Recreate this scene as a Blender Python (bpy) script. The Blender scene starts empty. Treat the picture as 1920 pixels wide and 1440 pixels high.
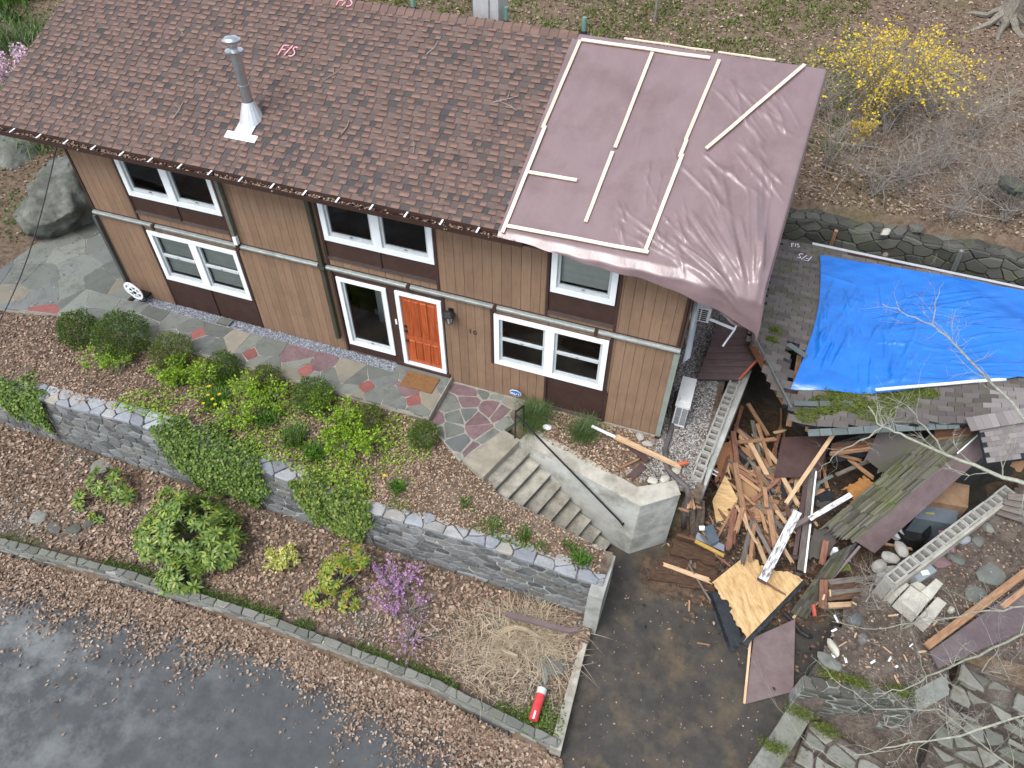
import bpy, bmesh, math, random
import numpy as np
from mathutils import Vector, Matrix

random.seed(11)
RNG = np.random.default_rng(11)
SC = bpy.context.scene
COL = SC.collection
PI = math.pi

# ------------------------------------------------------------------ camera, sky, sun, exposure
cam_d = bpy.data.cameras.new('camera')
cam = bpy.data.objects.new('camera', cam_d)
COL.objects.link(cam)
SC.camera = cam
_yaw, _pit, _rol = (-0.335388,0.816655,0.007962)
_f = Vector((math.sin(_yaw)*math.cos(_pit), math.cos(_yaw)*math.cos(_pit), -math.sin(_pit)))
_r = Vector((math.cos(_yaw), -math.sin(_yaw), 0))
_u = _r.cross(_f)
_r2 = _r*math.cos(_rol) + _u*math.sin(_rol)
_u2 = -_r*math.sin(_rol) + _u*math.cos(_rol)
_m = Matrix((_r2, _u2, -_f)).transposed().to_4x4()
_m.translation = Vector((14.2755,-10.5965,12.3548))
cam.matrix_world = _m
cam_d.sensor_width = 36.0
cam_d.lens = 1344.554/1920*36.0
cam_d.clip_end = 900
cam_d.clip_start = 0.05

SUN_EL, SUN_AZ = math.radians(58), math.radians(205)
world = bpy.data.worlds.new('World')
SC.world = world
world.use_nodes = True
wn = world.node_tree
bg = wn.nodes['Background']
sky = wn.nodes.new('ShaderNodeTexSky')
sky.sky_type = 'NISHITA'
sky.sun_disc = False
sky.sun_elevation = SUN_EL
sky.sun_rotation = SUN_AZ
sky.air_density = 1.0
sky.dust_density = 2.5
sky.ozone_density = 1.0
hs = wn.nodes.new('ShaderNodeHueSaturation')          # an overcast sky is nearly grey
hs.inputs['Saturation'].default_value = 0.5
wn.links.new(sky.outputs[0], hs.inputs['Color'])
wn.links.new(hs.outputs[0], bg.inputs[0])
bg.inputs[1].default_value = 0.15
sun_d = bpy.data.lights.new('sun', 'SUN')
sun_d.energy = 1.25
sun_d.angle = math.radians(28)
sun_d.color = (1.0, 0.985, 0.96)
sun = bpy.data.objects.new('sun', sun_d)
COL.objects.link(sun)
_sd = Vector((math.sin(SUN_AZ)*math.cos(SUN_EL), math.cos(SUN_AZ)*math.cos(SUN_EL), math.sin(SUN_EL)))
sun.rotation_euler = _sd.to_track_quat('Z', 'Y').to_euler()
vs = SC.view_settings
vs.view_transform = 'Standard'
vs.look = 'None'
vs.exposure = 0.97
vs.gamma = 1.0
vs.use_curve_mapping = False

# ------------------------------------------------------------------ materials
MATS = {}


def mat(name, cols, scale=6.0, rough=.8, bump=.3, bscale=60.0, var=.18, spec=.3, metal=0.0,
        stretch=(1, 1, 1), pick=False, coord='pos', detail=6.0, tint=None, tscale=1.2, tamt=.5, trans=0.0, hue=0.0,
        wet=None, lo=.3, hi=.7, tmask=None, band=None):
    """noise-driven colour between the given colours; every piece gets its own shade through a random value.
    pick=True: the piece's own random value picks the colour.  tint: a second, larger stain colour."""
    if name in MATS:
        return MATS[name]
    m = bpy.data.materials.new(name)
    m.use_nodes = True
    nt = m.node_tree
    N, L = nt.nodes, nt.links
    bs = N['Principled BSDF']
    if coord == 'pos':
        g = N.new('ShaderNodeNewGeometry')
        src = g.outputs['Position']
    else:
        g = N.new('ShaderNodeNewGeometry')
        src = N.new('ShaderNodeTexCoord').outputs['Object']
    mp = N.new('ShaderNodeMapping')
    mp.inputs['Scale'].default_value = stretch
    L.new(src, mp.inputs['Vector'])
    oi = N.new('ShaderNodeObjectInfo')
    ad = N.new('ShaderNodeMath'); ad.operation = 'ADD'
    L.new(g.outputs['Random Per Island'], ad.inputs[0])
    L.new(oi.outputs['Random'], ad.inputs[1])
    fr = N.new('ShaderNodeMath'); fr.operation = 'FRACT'
    L.new(ad.outputs[0], fr.inputs[0])
    rnd = fr.outputs[0]
    no = N.new('ShaderNodeTexNoise')
    no.inputs['Scale'].default_value = scale
    no.inputs['Detail'].default_value = detail
    no.inputs['Roughness'].default_value = .65
    L.new(mp.outputs[0], no.inputs['Vector'])
    cr = N.new('ShaderNodeValToRGB')
    els = cr.color_ramp.elements
    while len(els) < len(cols):
        els.new(.5)
    for i, c in enumerate(cols):
        t = i/max(1, len(cols)-1)
        els[i].position = t if pick else lo + (hi-lo)*t
        els[i].color = (c[0], c[1], c[2], 1)
    if len(cols) == 1:
        els[0].color = (*cols[0], 1); els[1].color = (*cols[0], 1)
    L.new(rnd if pick else no.outputs['Fac'], cr.inputs[0])
    col = cr.outputs[0]
    if tint is not None:
        n2 = N.new('ShaderNodeTexNoise')
        n2.inputs['Scale'].default_value = tscale
        n2.inputs['Detail'].default_value = 5
        n2.inputs['Roughness'].default_value = .7
        L.new(mp.outputs[0] if coord != 'pos' else src, n2.inputs['Vector'])
        r2 = N.new('ShaderNodeMapRange')
        r2.inputs['From Min'].default_value = .48
        r2.inputs['From Max'].default_value = .68
        r2.inputs['To Max'].default_value = tamt
        L.new(n2.outputs['Fac'], r2.inputs['Value'])
        mx = N.new('ShaderNodeMix'); mx.data_type = 'RGBA'
        fac = r2.outputs[0]
        if tmask:                                    # the stain only lies on one part of the surface: (axis, from, to)
            sx = N.new('ShaderNodeSeparateXYZ'); L.new(src, sx.inputs[0])
            r4 = N.new('ShaderNodeMapRange'); r4.inputs['From Min'].default_value = tmask[1]; r4.inputs['From Max'].default_value = tmask[2]
            L.new(sx.outputs[tmask[0]], r4.inputs['Value'])
            mu = N.new('ShaderNodeMath'); mu.operation = 'MULTIPLY'
            L.new(r4.outputs[0], mu.inputs[0]); L.new(fac, mu.inputs[1]); fac = mu.outputs[0]
        L.new(fac, mx.inputs['Factor'])
        L.new(col, mx.inputs['A'])
        mx.inputs['B'].default_value = (*tint, 1)
        col = mx.outputs['Result']
    if band:                                         # printed dark band across the top of each course: (slope dir, start, exposure, colour)
        dt = N.new('ShaderNodeVectorMath'); dt.operation = 'DOT_PRODUCT'; dt.inputs[1].default_value = band[0]
        L.new(src, dt.inputs[0])
        b1 = N.new('ShaderNodeMath'); b1.operation = 'SUBTRACT'; b1.inputs[1].default_value = band[1]
        L.new(dt.outputs['Value'], b1.inputs[0])
        b2 = N.new('ShaderNodeMath'); b2.operation = 'DIVIDE'; b2.inputs[1].default_value = band[2]
        L.new(b1.outputs[0], b2.inputs[0])
        b3 = N.new('ShaderNodeMath'); b3.operation = 'FRACT'
        L.new(b2.outputs[0], b3.inputs[0])
        r5 = N.new('ShaderNodeMapRange'); r5.inputs['From Min'].default_value = .35; r5.inputs['From Max'].default_value = .85; r5.inputs['To Max'].default_value = .8
        L.new(b3.outputs[0], r5.inputs['Value'])
        m5 = N.new('ShaderNodeMix'); m5.data_type = 'RGBA'
        L.new(r5.outputs[0], m5.inputs['Factor']); L.new(col, m5.inputs['A']); m5.inputs['B'].default_value = (*band[3], 1)
        col = m5.outputs['Result']
    hv = N.new('ShaderNodeHueSaturation')
    mr = N.new('ShaderNodeMapRange')
    mr.inputs['To Min'].default_value = 1-var
    mr.inputs['To Max'].default_value = 1+var
    if pick:
        wn_ = N.new('ShaderNodeMath'); wn_.operation = 'MULTIPLY'; wn_.inputs[1].default_value = 7.31
        L.new(rnd, wn_.inputs[0])
        f2 = N.new('ShaderNodeMath'); f2.operation = 'FRACT'
        L.new(wn_.outputs[0], f2.inputs[0])
        av = N.new('ShaderNodeMath'); av.operation = 'MULTIPLY_ADD'
        L.new(no.outputs['Fac'], av.inputs[0]); av.inputs[1].default_value = .9; av.inputs[2].default_value = -.2
        a3 = N.new('ShaderNodeMath'); a3.operation = 'ADD'
        L.new(f2.outputs[0], a3.inputs[0]); L.new(av.outputs[0], a3.inputs[1])
        a4 = N.new('ShaderNodeMath'); a4.operation = 'MULTIPLY'; a4.inputs[1].default_value = .6
        L.new(a3.outputs[0], a4.inputs[0])
        L.new(a4.outputs[0], mr.inputs['Value'])
    else:
        L.new(rnd, mr.inputs['Value'])
    L.new(mr.outputs[0], hv.inputs['Value'])
    if hue:
        h2 = N.new('ShaderNodeMapRange')
        h2.inputs['To Min'].default_value = .5-hue; h2.inputs['To Max'].default_value = .5+hue
        L.new(rnd, h2.inputs['Value']); L.new(h2.outputs[0], hv.inputs['Hue'])
    L.new(col, hv.inputs['Color'])
    L.new(hv.outputs[0], bs.inputs['Base Color'])
    bs.inputs['Roughness'].default_value = rough
    bs.inputs['Specular IOR Level'].default_value = spec
    bs.inputs['Metallic'].default_value = metal
    if wet:
        n3 = N.new('ShaderNodeTexNoise'); n3.inputs['Scale'].default_value = wet[0]; n3.inputs['Detail'].default_value = 4
        L.new(src, n3.inputs['Vector'])
        r3 = N.new('ShaderNodeMapRange'); r3.inputs['From Min'].default_value = .35; r3.inputs['From Max'].default_value = .65
        r3.inputs['To Min'].default_value = wet[1]; r3.inputs['To Max'].default_value = wet[2]
        L.new(n3.outputs['Fac'], r3.inputs['Value']); L.new(r3.outputs[0], bs.inputs['Roughness'])
    if bump:
        nb = N.new('ShaderNodeTexNoise')
        nb.inputs['Scale'].default_value = bscale
        nb.inputs['Detail'].default_value = 4
        L.new(mp.outputs[0], nb.inputs['Vector'])
        bp = N.new('ShaderNodeBump')
        bp.inputs['Strength'].default_value = bump
        bp.inputs['Distance'].default_value = .02
        L.new(nb.outputs['Fac'], bp.inputs['Height'])
        L.new(bp.outputs[0], bs.inputs['Normal'])
    if trans:
        tb = N.new('ShaderNodeBsdfTranslucent')
        L.new(hv.outputs[0], tb.inputs['Color'])
        ms = N.new('ShaderNodeMixShader'); ms.inputs[0].default_value = trans
        L.new(bs.outputs[0], ms.inputs[1]); L.new(tb.outputs[0], ms.inputs[2])
        L.new(ms.outputs[0], N['Material Output'].inputs['Surface'])
    MATS[name] = m
    return m


def glass_mat():
    m = bpy.data.materials.new('window_glass')
    m.use_nodes = True
    nt = m.node_tree
    N, L = nt.nodes, nt.links
    N.remove(N['Principled BSDF'])
    t = N.new('ShaderNodeBsdfTransparent'); t.inputs[0].default_value = (.86, .90, .89, 1)
    g = N.new('ShaderNodeBsdfGlossy'); g.inputs['Roughness'].default_value = .02
    f = N.new('ShaderNodeFresnel'); f.inputs[0].default_value = 1.5
    x = N.new('ShaderNodeMixShader')
    L.new(f.outputs[0], x.inputs[0]); L.new(t.outputs[0], x.inputs[1]); L.new(g.outputs[0], x.inputs[2])
    L.new(x.outputs[0], N['Material Output'].inputs['Surface'])
    return m


GLASS = glass_mat()

# ------------------------------------------------------------------ mesh helpers
WLOC = {}


class MB:
    def __init__(self):
        self.v, self.f = [], []

    def add(self, vs_, fs):
        b = len(self.v)
        self.v += [tuple(p) for p in vs_]
        self.f += [tuple(i+b for i in q) for q in fs]
        return self

    def box(self, x0, x1, y0, y1, z0, z1):
        vs_ = [(x0, y0, z0), (x1, y0, z0), (x1, y1, z0), (x0, y1, z0), (x0, y0, z1), (x1, y0, z1), (x1, y1, z1), (x0, y1, z1)]
        return self.add(vs_, [(0, 3, 2, 1), (4, 5, 6, 7), (0, 1, 5, 4), (1, 2, 6, 5), (2, 3, 7, 6), (3, 0, 4, 7)])

    def hexa(self, b, t):
        """b, t: four bottom and four top corners"""
        return self.add(list(b)+list(t), [(0, 3, 2, 1), (4, 5, 6, 7), (0, 1, 5, 4), (1, 2, 6, 5), (2, 3, 7, 6), (3, 0, 4, 7)])

    def beam(self, p0, p1, w, h, up=(0, 0, 1)):
        p0, p1 = Vector(p0), Vector(p1)
        d = (p1-p0).normalized()
        s = d.cross(Vector(up))
        if s.length < 1e-4:
            s = d.cross(Vector((0, 1, 0)))
        s.normalize(); u = s.cross(d)
        a = s*w/2; b = u*h/2
        return self.hexa([p0-a-b, p0+a-b, p1+a-b, p1-a-b], [p0-a+b, p0+a+b, p1+a+b, p1-a+b])

    def slab(self, poly, f, h0, h1, bev=.01):
        """a convex polygon (u, v) raised from h0 to h1 with a worn edge; f maps (u, v, h) to a point"""
        n = len(poly)
        cx = sum(p[0] for p in poly)/n; cy = sum(p[1] for p in poly)/n
        top = []
        for p in poly:
            dx, dy = cx-p[0], cy-p[1]
            l = math.hypot(dx, dy)+1e-9
            k = min(bev, l*.4)/l
            top.append((p[0]+dx*k, p[1]+dy*k))
        vs_ = [f(p[0], p[1], h0) for p in poly]+[f(p[0], p[1], h1-bev*.7) for p in poly]+[f(p[0], p[1], h1) for p in top]
        fs = []
        for i in range(n):
            j = (i+1) % n
            fs.append((i, j, n+j, n+i)); fs.append((n+i, n+j, 2*n+j, 2*n+i))
        fs.append(tuple(range(2*n, 3*n)))
        return self.add(vs_, fs)

    def prism(self, poly, z0, z1):
        n = len(poly)
        vs_ = [(p[0], p[1], z0) for p in poly]+[(p[0], p[1], z1) for p in poly]
        fs = [(i, (i+1) % n, n+(i+1) % n, n+i) for i in range(n)]
        fs.append(tuple(range(n, 2*n))); fs.append(tuple(reversed(range(n))))
        return self.add(vs_, fs)

    def tube(self, pts, r, n=8, caps=True):
        pts = [Vector(p) for p in pts]
        rs = r if isinstance(r, (list, tuple)) else [r]*len(pts)
        b = len(self.v)
        prev = None
        for i, p in enumerate(pts):
            d = (pts[min(i+1, len(pts)-1)]-pts[max(i-1, 0)])
            if d.length < 1e-9:
                d = Vector((0, 0, 1))
            d.normalize()
            if prev is None:
                a = d.orthogonal().normalized()
            else:
                a = (prev-d*prev.dot(d))
                a = a.normalized() if a.length > 1e-6 else d.orthogonal().normalized()
            prev = a
            c = d.cross(a)
            for k in range(n):
                t = 2*PI*k/n
                self.v.append(tuple(p+(a*math.cos(t)+c*math.sin(t))*rs[i]))
        for i in range(len(pts)-1):
            for k in range(n):
                k2 = (k+1) % n
                self.f.append((b+i*n+k, b+i*n+k2, b+(i+1)*n+k2, b+(i+1)*n+k))
        if caps:
            self.f.append(tuple(b+k for k in reversed(range(n))))
            e = b+(len(pts)-1)*n
            self.f.append(tuple(e+k for k in range(n)))
        return self

    def lathe(self, c, prof, n=20, axis='z'):
        """prof: list of (radius, height)"""
        b = len(self.v)
        for r, h in prof:
            for k in range(n):
                t = 2*PI*k/n
                self.v.append((c[0]+r*math.cos(t), c[1]+r*math.sin(t), c[2]+h))
        for i in range(len(prof)-1):
            for k in range(n):
                k2 = (k+1) % n
                self.f.append((b+i*n+k, b+i*n+k2, b+(i+1)*n+k2, b+(i+1)*n+k))
        self.f.append(tuple(b+k for k in reversed(range(n))))
        e = b+(len(prof)-1)*n
        self.f.append(tuple(e+k for k in range(n)))
        return self

    def rock(self, c, r, seed=0, sub=2, rough=.22, flat=None, rz=0.0):
        bm = bmesh.new()
        bmesh.ops.create_icosphere(bm, subdivisions=sub, radius=1)
        rn = random.Random(seed)
        planes = [(Vector((rn.gauss(0, 1), rn.gauss(0, 1), rn.gauss(0, 1))).normalized(), rn.uniform(.62, .95)) for _ in range(9)]
        cz, sz = math.cos(rz), math.sin(rz)
        vs_ = []
        for v in bm.verts:
            p = v.co.copy()
            for nn, dd in planes:
                k = p.dot(nn)
                if k > dd:
                    p -= nn*(k-dd)*.85
            p *= 1+rn.uniform(-rough, rough)*.25
            x, y, z = p.x*r[0], p.y*r[1], p.z*r[2]
            vs_.append((c[0]+x*cz-y*sz, c[1]+x*sz+y*cz, c[2]+z))
        fs = [tuple(l.index for l in f.verts) for f in bm.faces]
        bm.free()
        return self.add(vs_, fs)


def new_obj(name, verts, faces, m, parent=None, smooth=False, kind=None, label=None, cat=None, group=None, local=False):
    """one mesh object; vertices come in world space, the origin goes to their middle"""
    a = np.asarray(verts, dtype=np.float64).reshape(-1, 3)
    if local:
        c = np.zeros(3)
    else:
        c = (a.min(0)+a.max(0))/2
        if parent is None:
            c[2] = a[:, 2].min()
    a = a-c
    me = bpy.data.meshes.new(name)
    if isinstance(faces, np.ndarray):
        nf, k = faces.shape
        me.vertices.add(len(a)); me.vertices.foreach_set('co', a.astype(np.float32).ravel())
        me.loops.add(nf*k); me.loops.foreach_set('vertex_index', faces.astype(np.int32).ravel())
        me.polygons.add(nf)
        me.polygons.foreach_set('loop_start', np.arange(0, nf*k, k, dtype=np.int32))
        me.polygons.foreach_set('loop_total', np.full(nf, k, dtype=np.int32))
        me.update(calc_edges=True)
    else:
        me.from_pydata(a.tolist(), [], faces)
    if smooth:
        me.polygons.foreach_set('use_smooth', np.ones(len(me.polygons), dtype=bool))
    if m is not None:
        me.materials.append(m)
    o = bpy.data.objects.new(name, me)
    COL.objects.link(o)
    w = Vector(c)
    if parent is not None:
        o.parent = parent
        o.location = w-WLOC.get(parent.name, Vector((0, 0, 0))) if not local else Vector((0, 0, 0))
    else:
        o.location = w
    WLOC[o.name] = w
    tag(o, label, cat, group, kind)
    return o


def put(name, mb, m, parent=None, **k):
    return new_obj(name, mb.v, mb.f, m, parent, **k)


def tag(o, label=None, cat=None, group=None, kind=None):
    if label: o['label'] = label
    if cat: o['category'] = cat
    if group: o['group'] = group
    if kind: o['kind'] = kind
    return o


def thing(name, label, cat, loc=(0, 0, 0), group=None):
    o = bpy.data.objects.new(name, None)
    COL.objects.link(o)
    o.empty_display_size = .2
    o.location = loc
    WLOC[o.name] = Vector(loc)
    return tag(o, label, cat, group)


def board(name, p0, p1, w, h, m, roll=0.0, parent=None, ragged=0.0, seed=None, taper=1.0, **k):
    """a plank or beam from p0 to p1 with its length along local x, so the grain follows it; ragged: splintered end"""
    p0, p1 = Vector(p0), Vector(p1)
    d = p1-p0
    l = d.length
    x = d.normalized()
    up = Vector((0, 0, 1))
    s = up.cross(x)
    if s.length < 1e-3:
        s = Vector((0, 1, 0))
    s.normalize()
    z = x.cross(s)
    R3 = Matrix((x, s, z)).transposed() @ Matrix.Rotation(roll, 3, 'X')
    rn = random.Random(seed if seed is not None else hash((round(p0.x, 2), round(p1.y, 2))))
    n = 5
    ws = [(-.5+i/n)*w for i in range(n+1)]
    e1 = [rn.uniform(0, ragged) for _ in ws]
    e0 = [rn.uniform(0, ragged*.35) for _ in ws]
    vs_, fs = [], []
    segs = 4 if l > .8 else 2
    bow = [rn.uniform(-.006, .006)*l for _ in range(segs+1)]
    for si in range(segs+1):
        t = si/segs
        for hz in (-h/2, h/2):
            for i, y in enumerate(ws):
                xx = l*t
                if si == 0: xx += e0[i]
                if si == segs: xx -= e1[i]
                vs_.append((xx, y*(1+(taper-1)*t), hz+bow[si]*(0 if si in (0, segs) else 1)))
    c = 2*(n+1)
    for si in range(segs):
        a, b = si*c, (si+1)*c
        for i in range(n):
            fs.append((a+i, a+i+1, b+i+1, b+i)[::-1])
            fs.append((a+n+1+i, a+n+2+i, b+n+2+i, b+n+1+i))
        fs.append((a, a+n+1, b+n+1, b)[::-1]); fs.append((a+n, b+n, b+2*n+1, a+2*n+1)[::-1])
    for i in range(n):
        fs.append((i, i+1, n+2+i, n+1+i))
        q = segs*c
        fs.append((q+i, q+n+1+i, q+n+2+i, q+i+1))
    o = new_obj(name, vs_, fs, m, None, local=True)
    M4 = R3.to_4x4(); M4.translation = p0
    if parent is not None:
        o.parent = parent
        M4.translation = p0-WLOC[parent.name]
    o.matrix_local = M4
    WLOC[o.name] = p0
    tag(o, k.get('label'), k.get('cat'), k.get('group'), k.get('kind'))
    return o


# ------------------------------------------------------------------ polygons
def clip(poly, p, n):
    out = []
    for i in range(len(poly)):
        a, b = poly[i], poly[(i+1) % len(poly)]
        da = (a[0]-p[0])*n[0]+(a[1]-p[1])*n[1]
        db = (b[0]-p[0])*n[0]+(b[1]-p[1])*n[1]
        if da <= 0: out.append(a)
        if (da < 0 < db) or (db < 0 < da):
            t = da/(da-db)
            out.append((a[0]+(b[0]-a[0])*t, a[1]+(b[1]-a[1])*t))
    return out


def area(p):
    return .5*sum(p[i][0]*p[(i+1) % len(p)][1]-p[(i+1) % len(p)][0]*p[i][1] for i in range(len(p)))


def inset(poly, d):
    if area(poly) < 0: poly = poly[::-1]
    r = poly
    for i in range(len(poly)):
        a, b = poly[i], poly[(i+1) % len(poly)]
        ex, ey = b[0]-a[0], b[1]-a[1]
        l = math.hypot(ex, ey)
        if l < 1e-6: continue
        nx, ny = ey/l, -ex/l
        r = clip(r, (a[0]-nx*d, a[1]-ny*d), (nx, ny))
        if len(r) < 3: return []
    # drop doubled points
    o = []
    for p in r:
        if not o or math.hypot(p[0]-o[-1][0], p[1]-o[-1][1]) > .006: o.append(p)
    if len(o) > 2 and math.hypot(o[0][0]-o[-1][0], o[0][1]-o[-1][1]) < .006: o.pop()
    return o if len(o) > 2 else []


def voronoi(pts, bound, near=26):
    P = np.array(pts)
    out = []
    for i, p in enumerate(pts):
        d = ((P-P[i])**2).sum(1)
        cell = list(bound)
        for j in np.argsort(d)[1:near+1]:
            q = P[j]
            cell = clip(cell, ((p[0]+q[0])/2, (p[1]+q[1])/2), (q[0]-p[0], q[1]-p[1]))
            if len(cell) < 3: break
        out.append(cell if len(cell) > 2 else [])
    return out


def inside(poly, x, y):
    c = False
    j = len(poly)-1
    for i in range(len(poly)):
        a, b = poly[i], poly[j]
        if (a[1] > y) != (b[1] > y) and x < (b[0]-a[0])*(y-a[1])/(b[1]-a[1])+a[0]: c = not c
        j = i
    return c


def rough_poly(p, rn, amt):
    out = []
    for i in range(len(p)):
        a, b = p[i], p[(i+1) % len(p)]
        out.append((a[0]+rn.uniform(-amt, amt)*.6, a[1]+rn.uniform(-amt, amt)*.6))
        l = math.hypot(b[0]-a[0], b[1]-a[1])
        if l > .14:
            t = rn.uniform(.35, .65); k = rn.uniform(-amt, amt*.3)
            out.append((a[0]+(b[0]-a[0])*t+(b[1]-a[1])/l*k*-1, a[1]+(b[1]-a[1])*t+(b[0]-a[0])/l*k))
    return out


def jgrid(x0, x1, y0, y1, dx, dy, rn, j=.38):
    """points on a jittered brick-like grid"""
    out = []
    r = 0
    y = y0+dy/2
    while y < y1:
        x = x0+dx/2+(dx/2 if r % 2 else 0)-dx*.25
        while x < x1+dx*.2:
            out.append((x+rn.uniform(-j, j)*dx, y+rn.uniform(-j, j)*dy))
            x += dx
        y += dy; r += 1
    return out


def unit(a):
    return a/(np.linalg.norm(a, axis=1, keepdims=True)+1e-9)


# ------------------------------------------------------------------ leaves
def leaf_arrays(P, D, Nn, L, W, fold=.25, shape='diamond'):
    """P base points, D leaf axes, Nn normals, L lengths, W widths -> vertices, faces"""
    P = np.asarray(P, float); D = unit(np.asarray(D, float)); Nn = np.asarray(Nn, float)
    S = unit(np.cross(D, Nn)); U = np.cross(S, D)
    L = np.asarray(L, float)[:, None]; W = np.asarray(W, float)[:, None]
    n = len(P)
    if shape == 'diamond':
        V = np.stack([P, P+D*L*.5+S*W*.5+U*W*fold, P+D*L, P+D*L*.5-S*W*.5+U*W*fold], 1)
        F = np.array([[0, 1, 2], [0, 2, 3]])
    else:
        V = np.stack([P, P+D*L*.3+S*W*.42+U*W*fold, P+D*L*.68+S*W*.45+U*W*fold-U*L*.06, P+D*L-U*L*.16,
                      P+D*L*.68-S*W*.45+U*W*fold-U*L*.06, P+D*L*.3-S*W*.42+U*W*fold, P+D*L*.5], 1)
        F = np.array([[0, 1, 6], [1, 2, 6], [2, 3, 6], [6, 3, 4], [6, 4, 5], [6, 5, 0]])
    k = V.shape[1]
    V = V.reshape(-1, 3)
    F = (F[None]+np.arange(n)[:, None, None]*k).reshape(-1, 3)
    return V, F


def rdir(n, up=0.0):
    d = RNG.normal(size=(n, 3)); d[:, 2] += up
    return unit(d)


def join_arrays(lst):
    vs_, fs, b = [], [], 0
    for v, f in lst:
        vs_.append(v); fs.append(f+b); b += len(v)
    return np.concatenate(vs_), np.concatenate(fs)


def litter(name, P, m, size=(.05, .11), tilt=.45, kind='stuff', label=None, parent=None, lift=.012, cat=None):
    """fallen leaves lying about on the ground at the points P"""
    n = len(P)
    P = np.asarray(P, float).copy()
    P[:, 2] += RNG.uniform(0, lift*2.5, n)
    a = RNG.uniform(0, 2*PI, n)
    D = np.stack([np.cos(a), np.sin(a), RNG.normal(0, tilt*.6, n)], 1)
    Nn = unit(np.stack([RNG.normal(0, tilt, n), RNG.normal(0, tilt, n), np.ones(n)], 1))
    L = RNG.uniform(size[0], size[1], n)
    V, F = leaf_arrays(P, D, Nn, L, L*RNG.uniform(.45, .8, n), fold=.22)
    return new_obj(name, V, F, m, parent, kind=kind, label=label, cat=cat)

# ------------------------------------------------------------------ palette
LITTER = mat('dead_leaf', [(.11, .07, .048), (.225, .148, .102), (.35, .245, .175), (.47, .36, .275)], pick=True, scale=30, rough=.85, bump=0, var=.3, trans=.12)
LITTER_PALE = mat('pale_dead_leaf', [(.15, .102, .072), (.27, .193, .14), (.38, .285, .215), (.48, .385, .305)], pick=True, scale=30, rough=.85, bump=0, var=.25, trans=.12)
LITTER_DARK = mat('dark_dead_leaf', [(.09, .058, .04), (.17, .115, .08), (.27, .19, .138), (.39, .295, .225)], pick=True, scale=30, rough=.85, bump=0, var=.3, trans=.1)
SOIL = mat('soil', [(.045, .034, .025), (.10, .073, .053), (.165, .125, .095)], scale=9, rough=.95, bump=.8, bscale=45, tint=(.24, .2, .16), tscale=1.6, tamt=.5)
HILL = mat('forest_floor', [(.07, .048, .034), (.14, .10, .07), (.21, .155, .115)], scale=7, rough=.95, bump=.8, bscale=35, tint=(.10, .12, .04), tscale=.35, tamt=.35)
MULCH = mat('wood_chip', [(.10, .06, .04), (.22, .14, .092), (.36, .26, .18), (.48, .38, .28)], pick=True, scale=40, rough=.9, bump=0, var=.3)
ASPHALT = mat('asphalt', [(.058, .063, .067), (.09, .096, .10)], scale=3.2, rough=.75, bump=.6, bscale=160, tint=(.21, .225, .225), tscale=.8, tamt=.8, tmask=(0, 8.5, 3.5), wet=(.8, .5, .9), var=0)
DRIVE = mat('driveway_asphalt', [(.036, .034, .031), (.066, .06, .053)], scale=4, rough=.75, bump=.7, bscale=150, tint=(.125, .096, .06), tscale=1.4, tamt=.8, wet=(.6, .35, .9), var=0)
MORTAR = mat('mortar', [(.24, .23, .20), (.36, .345, .30)], scale=14, rough=.95, bump=.5, bscale=60)
FLAG = mat('flagstone_grey', [(.11, .118, .106), (.145, .155, .138), (.18, .19, .165), (.13, .14, .14)], pick=True, scale=5, rough=.75, bump=.4, bscale=22, var=.2, tint=(.085, .088, .08), tscale=2.8, tamt=.75)
FLAG_RED = mat('flagstone_red', [(.20, .075, .068), (.27, .105, .09)], scale=6, rough=.75, bump=.25, bscale=24)
FLAG_PURPLE = mat('flagstone_purple', [(.12, .078, .085), (.19, .125, .13)], scale=6, rough=.75, bump=.25, bscale=24)
FLAG_TAN = mat('flagstone_tan', [(.24, .215, .165), (.19, .175, .14)], scale=4, rough=.8, bump=.25, bscale=24, tint=(.16, .155, .14), tscale=1.5, tamt=.7)
PEBBLE_BLUE = mat('blue_gravel', [(.10, .115, .14), (.19, .21, .25), (.30, .32, .36), (.42, .43, .45)], pick=True, scale=40, rough=.8, bump=0, var=.25)
PEBBLE_PALE = mat('pale_gravel', [(.13, .12, .11), (.235, .225, .21), (.34, .33, .315), (.46, .45, .43)], pick=True, scale=40, rough=.8, bump=0, var=.25)
CONC = mat('concrete', [(.25, .235, .195), (.36, .345, .295), (.44, .425, .37)], scale=3.5, rough=.9, bump=.35, bscale=70, tint=(.14, .13, .10), tscale=1.1, tamt=.6)
CONC_PALE = mat('pale_concrete', [(.27, .275, .255), (.38, .385, .355), (.44, .445, .415)], scale=2.2, rough=.9, bump=.4, bscale=60, tint=(.15, .145, .115), tscale=1.3, tamt=.75)
STONE = mat('wall_stone', [(.075, .08, .08), (.125, .13, .13), (.18, .19, .195), (.155, .145, .125)], pick=True, scale=9, rough=.85, bump=.8, bscale=26, var=.35, tint=(.27, .28, .28), tscale=4.5, tamt=.45)
STONE_CAP = mat('cap_stone', [(.21, .225, .25), (.27, .29, .32), (.33, .35, .37), (.30, .27, .22)], pick=True, scale=9, rough=.85, bump=.5, bscale=26, var=.25, tint=(.14, .14, .13), tscale=4, tamt=.5)
STONE_DARK = mat('dark_wall_stone', [(.05, .051, .046), (.08, .08, .072), (.115, .115, .10)], pick=True, scale=9, rough=.9, bump=.6, bscale=26, var=.3, tint=(.08, .10, .045), tscale=2, tamt=.5)
JOINT = mat('wall_joint', [(.13, .128, .118), (.21, .205, .19)], scale=8, rough=.95, bump=.5, bscale=50, tint=(.50, .52, .48), tscale=1.6, tamt=.9)
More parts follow.
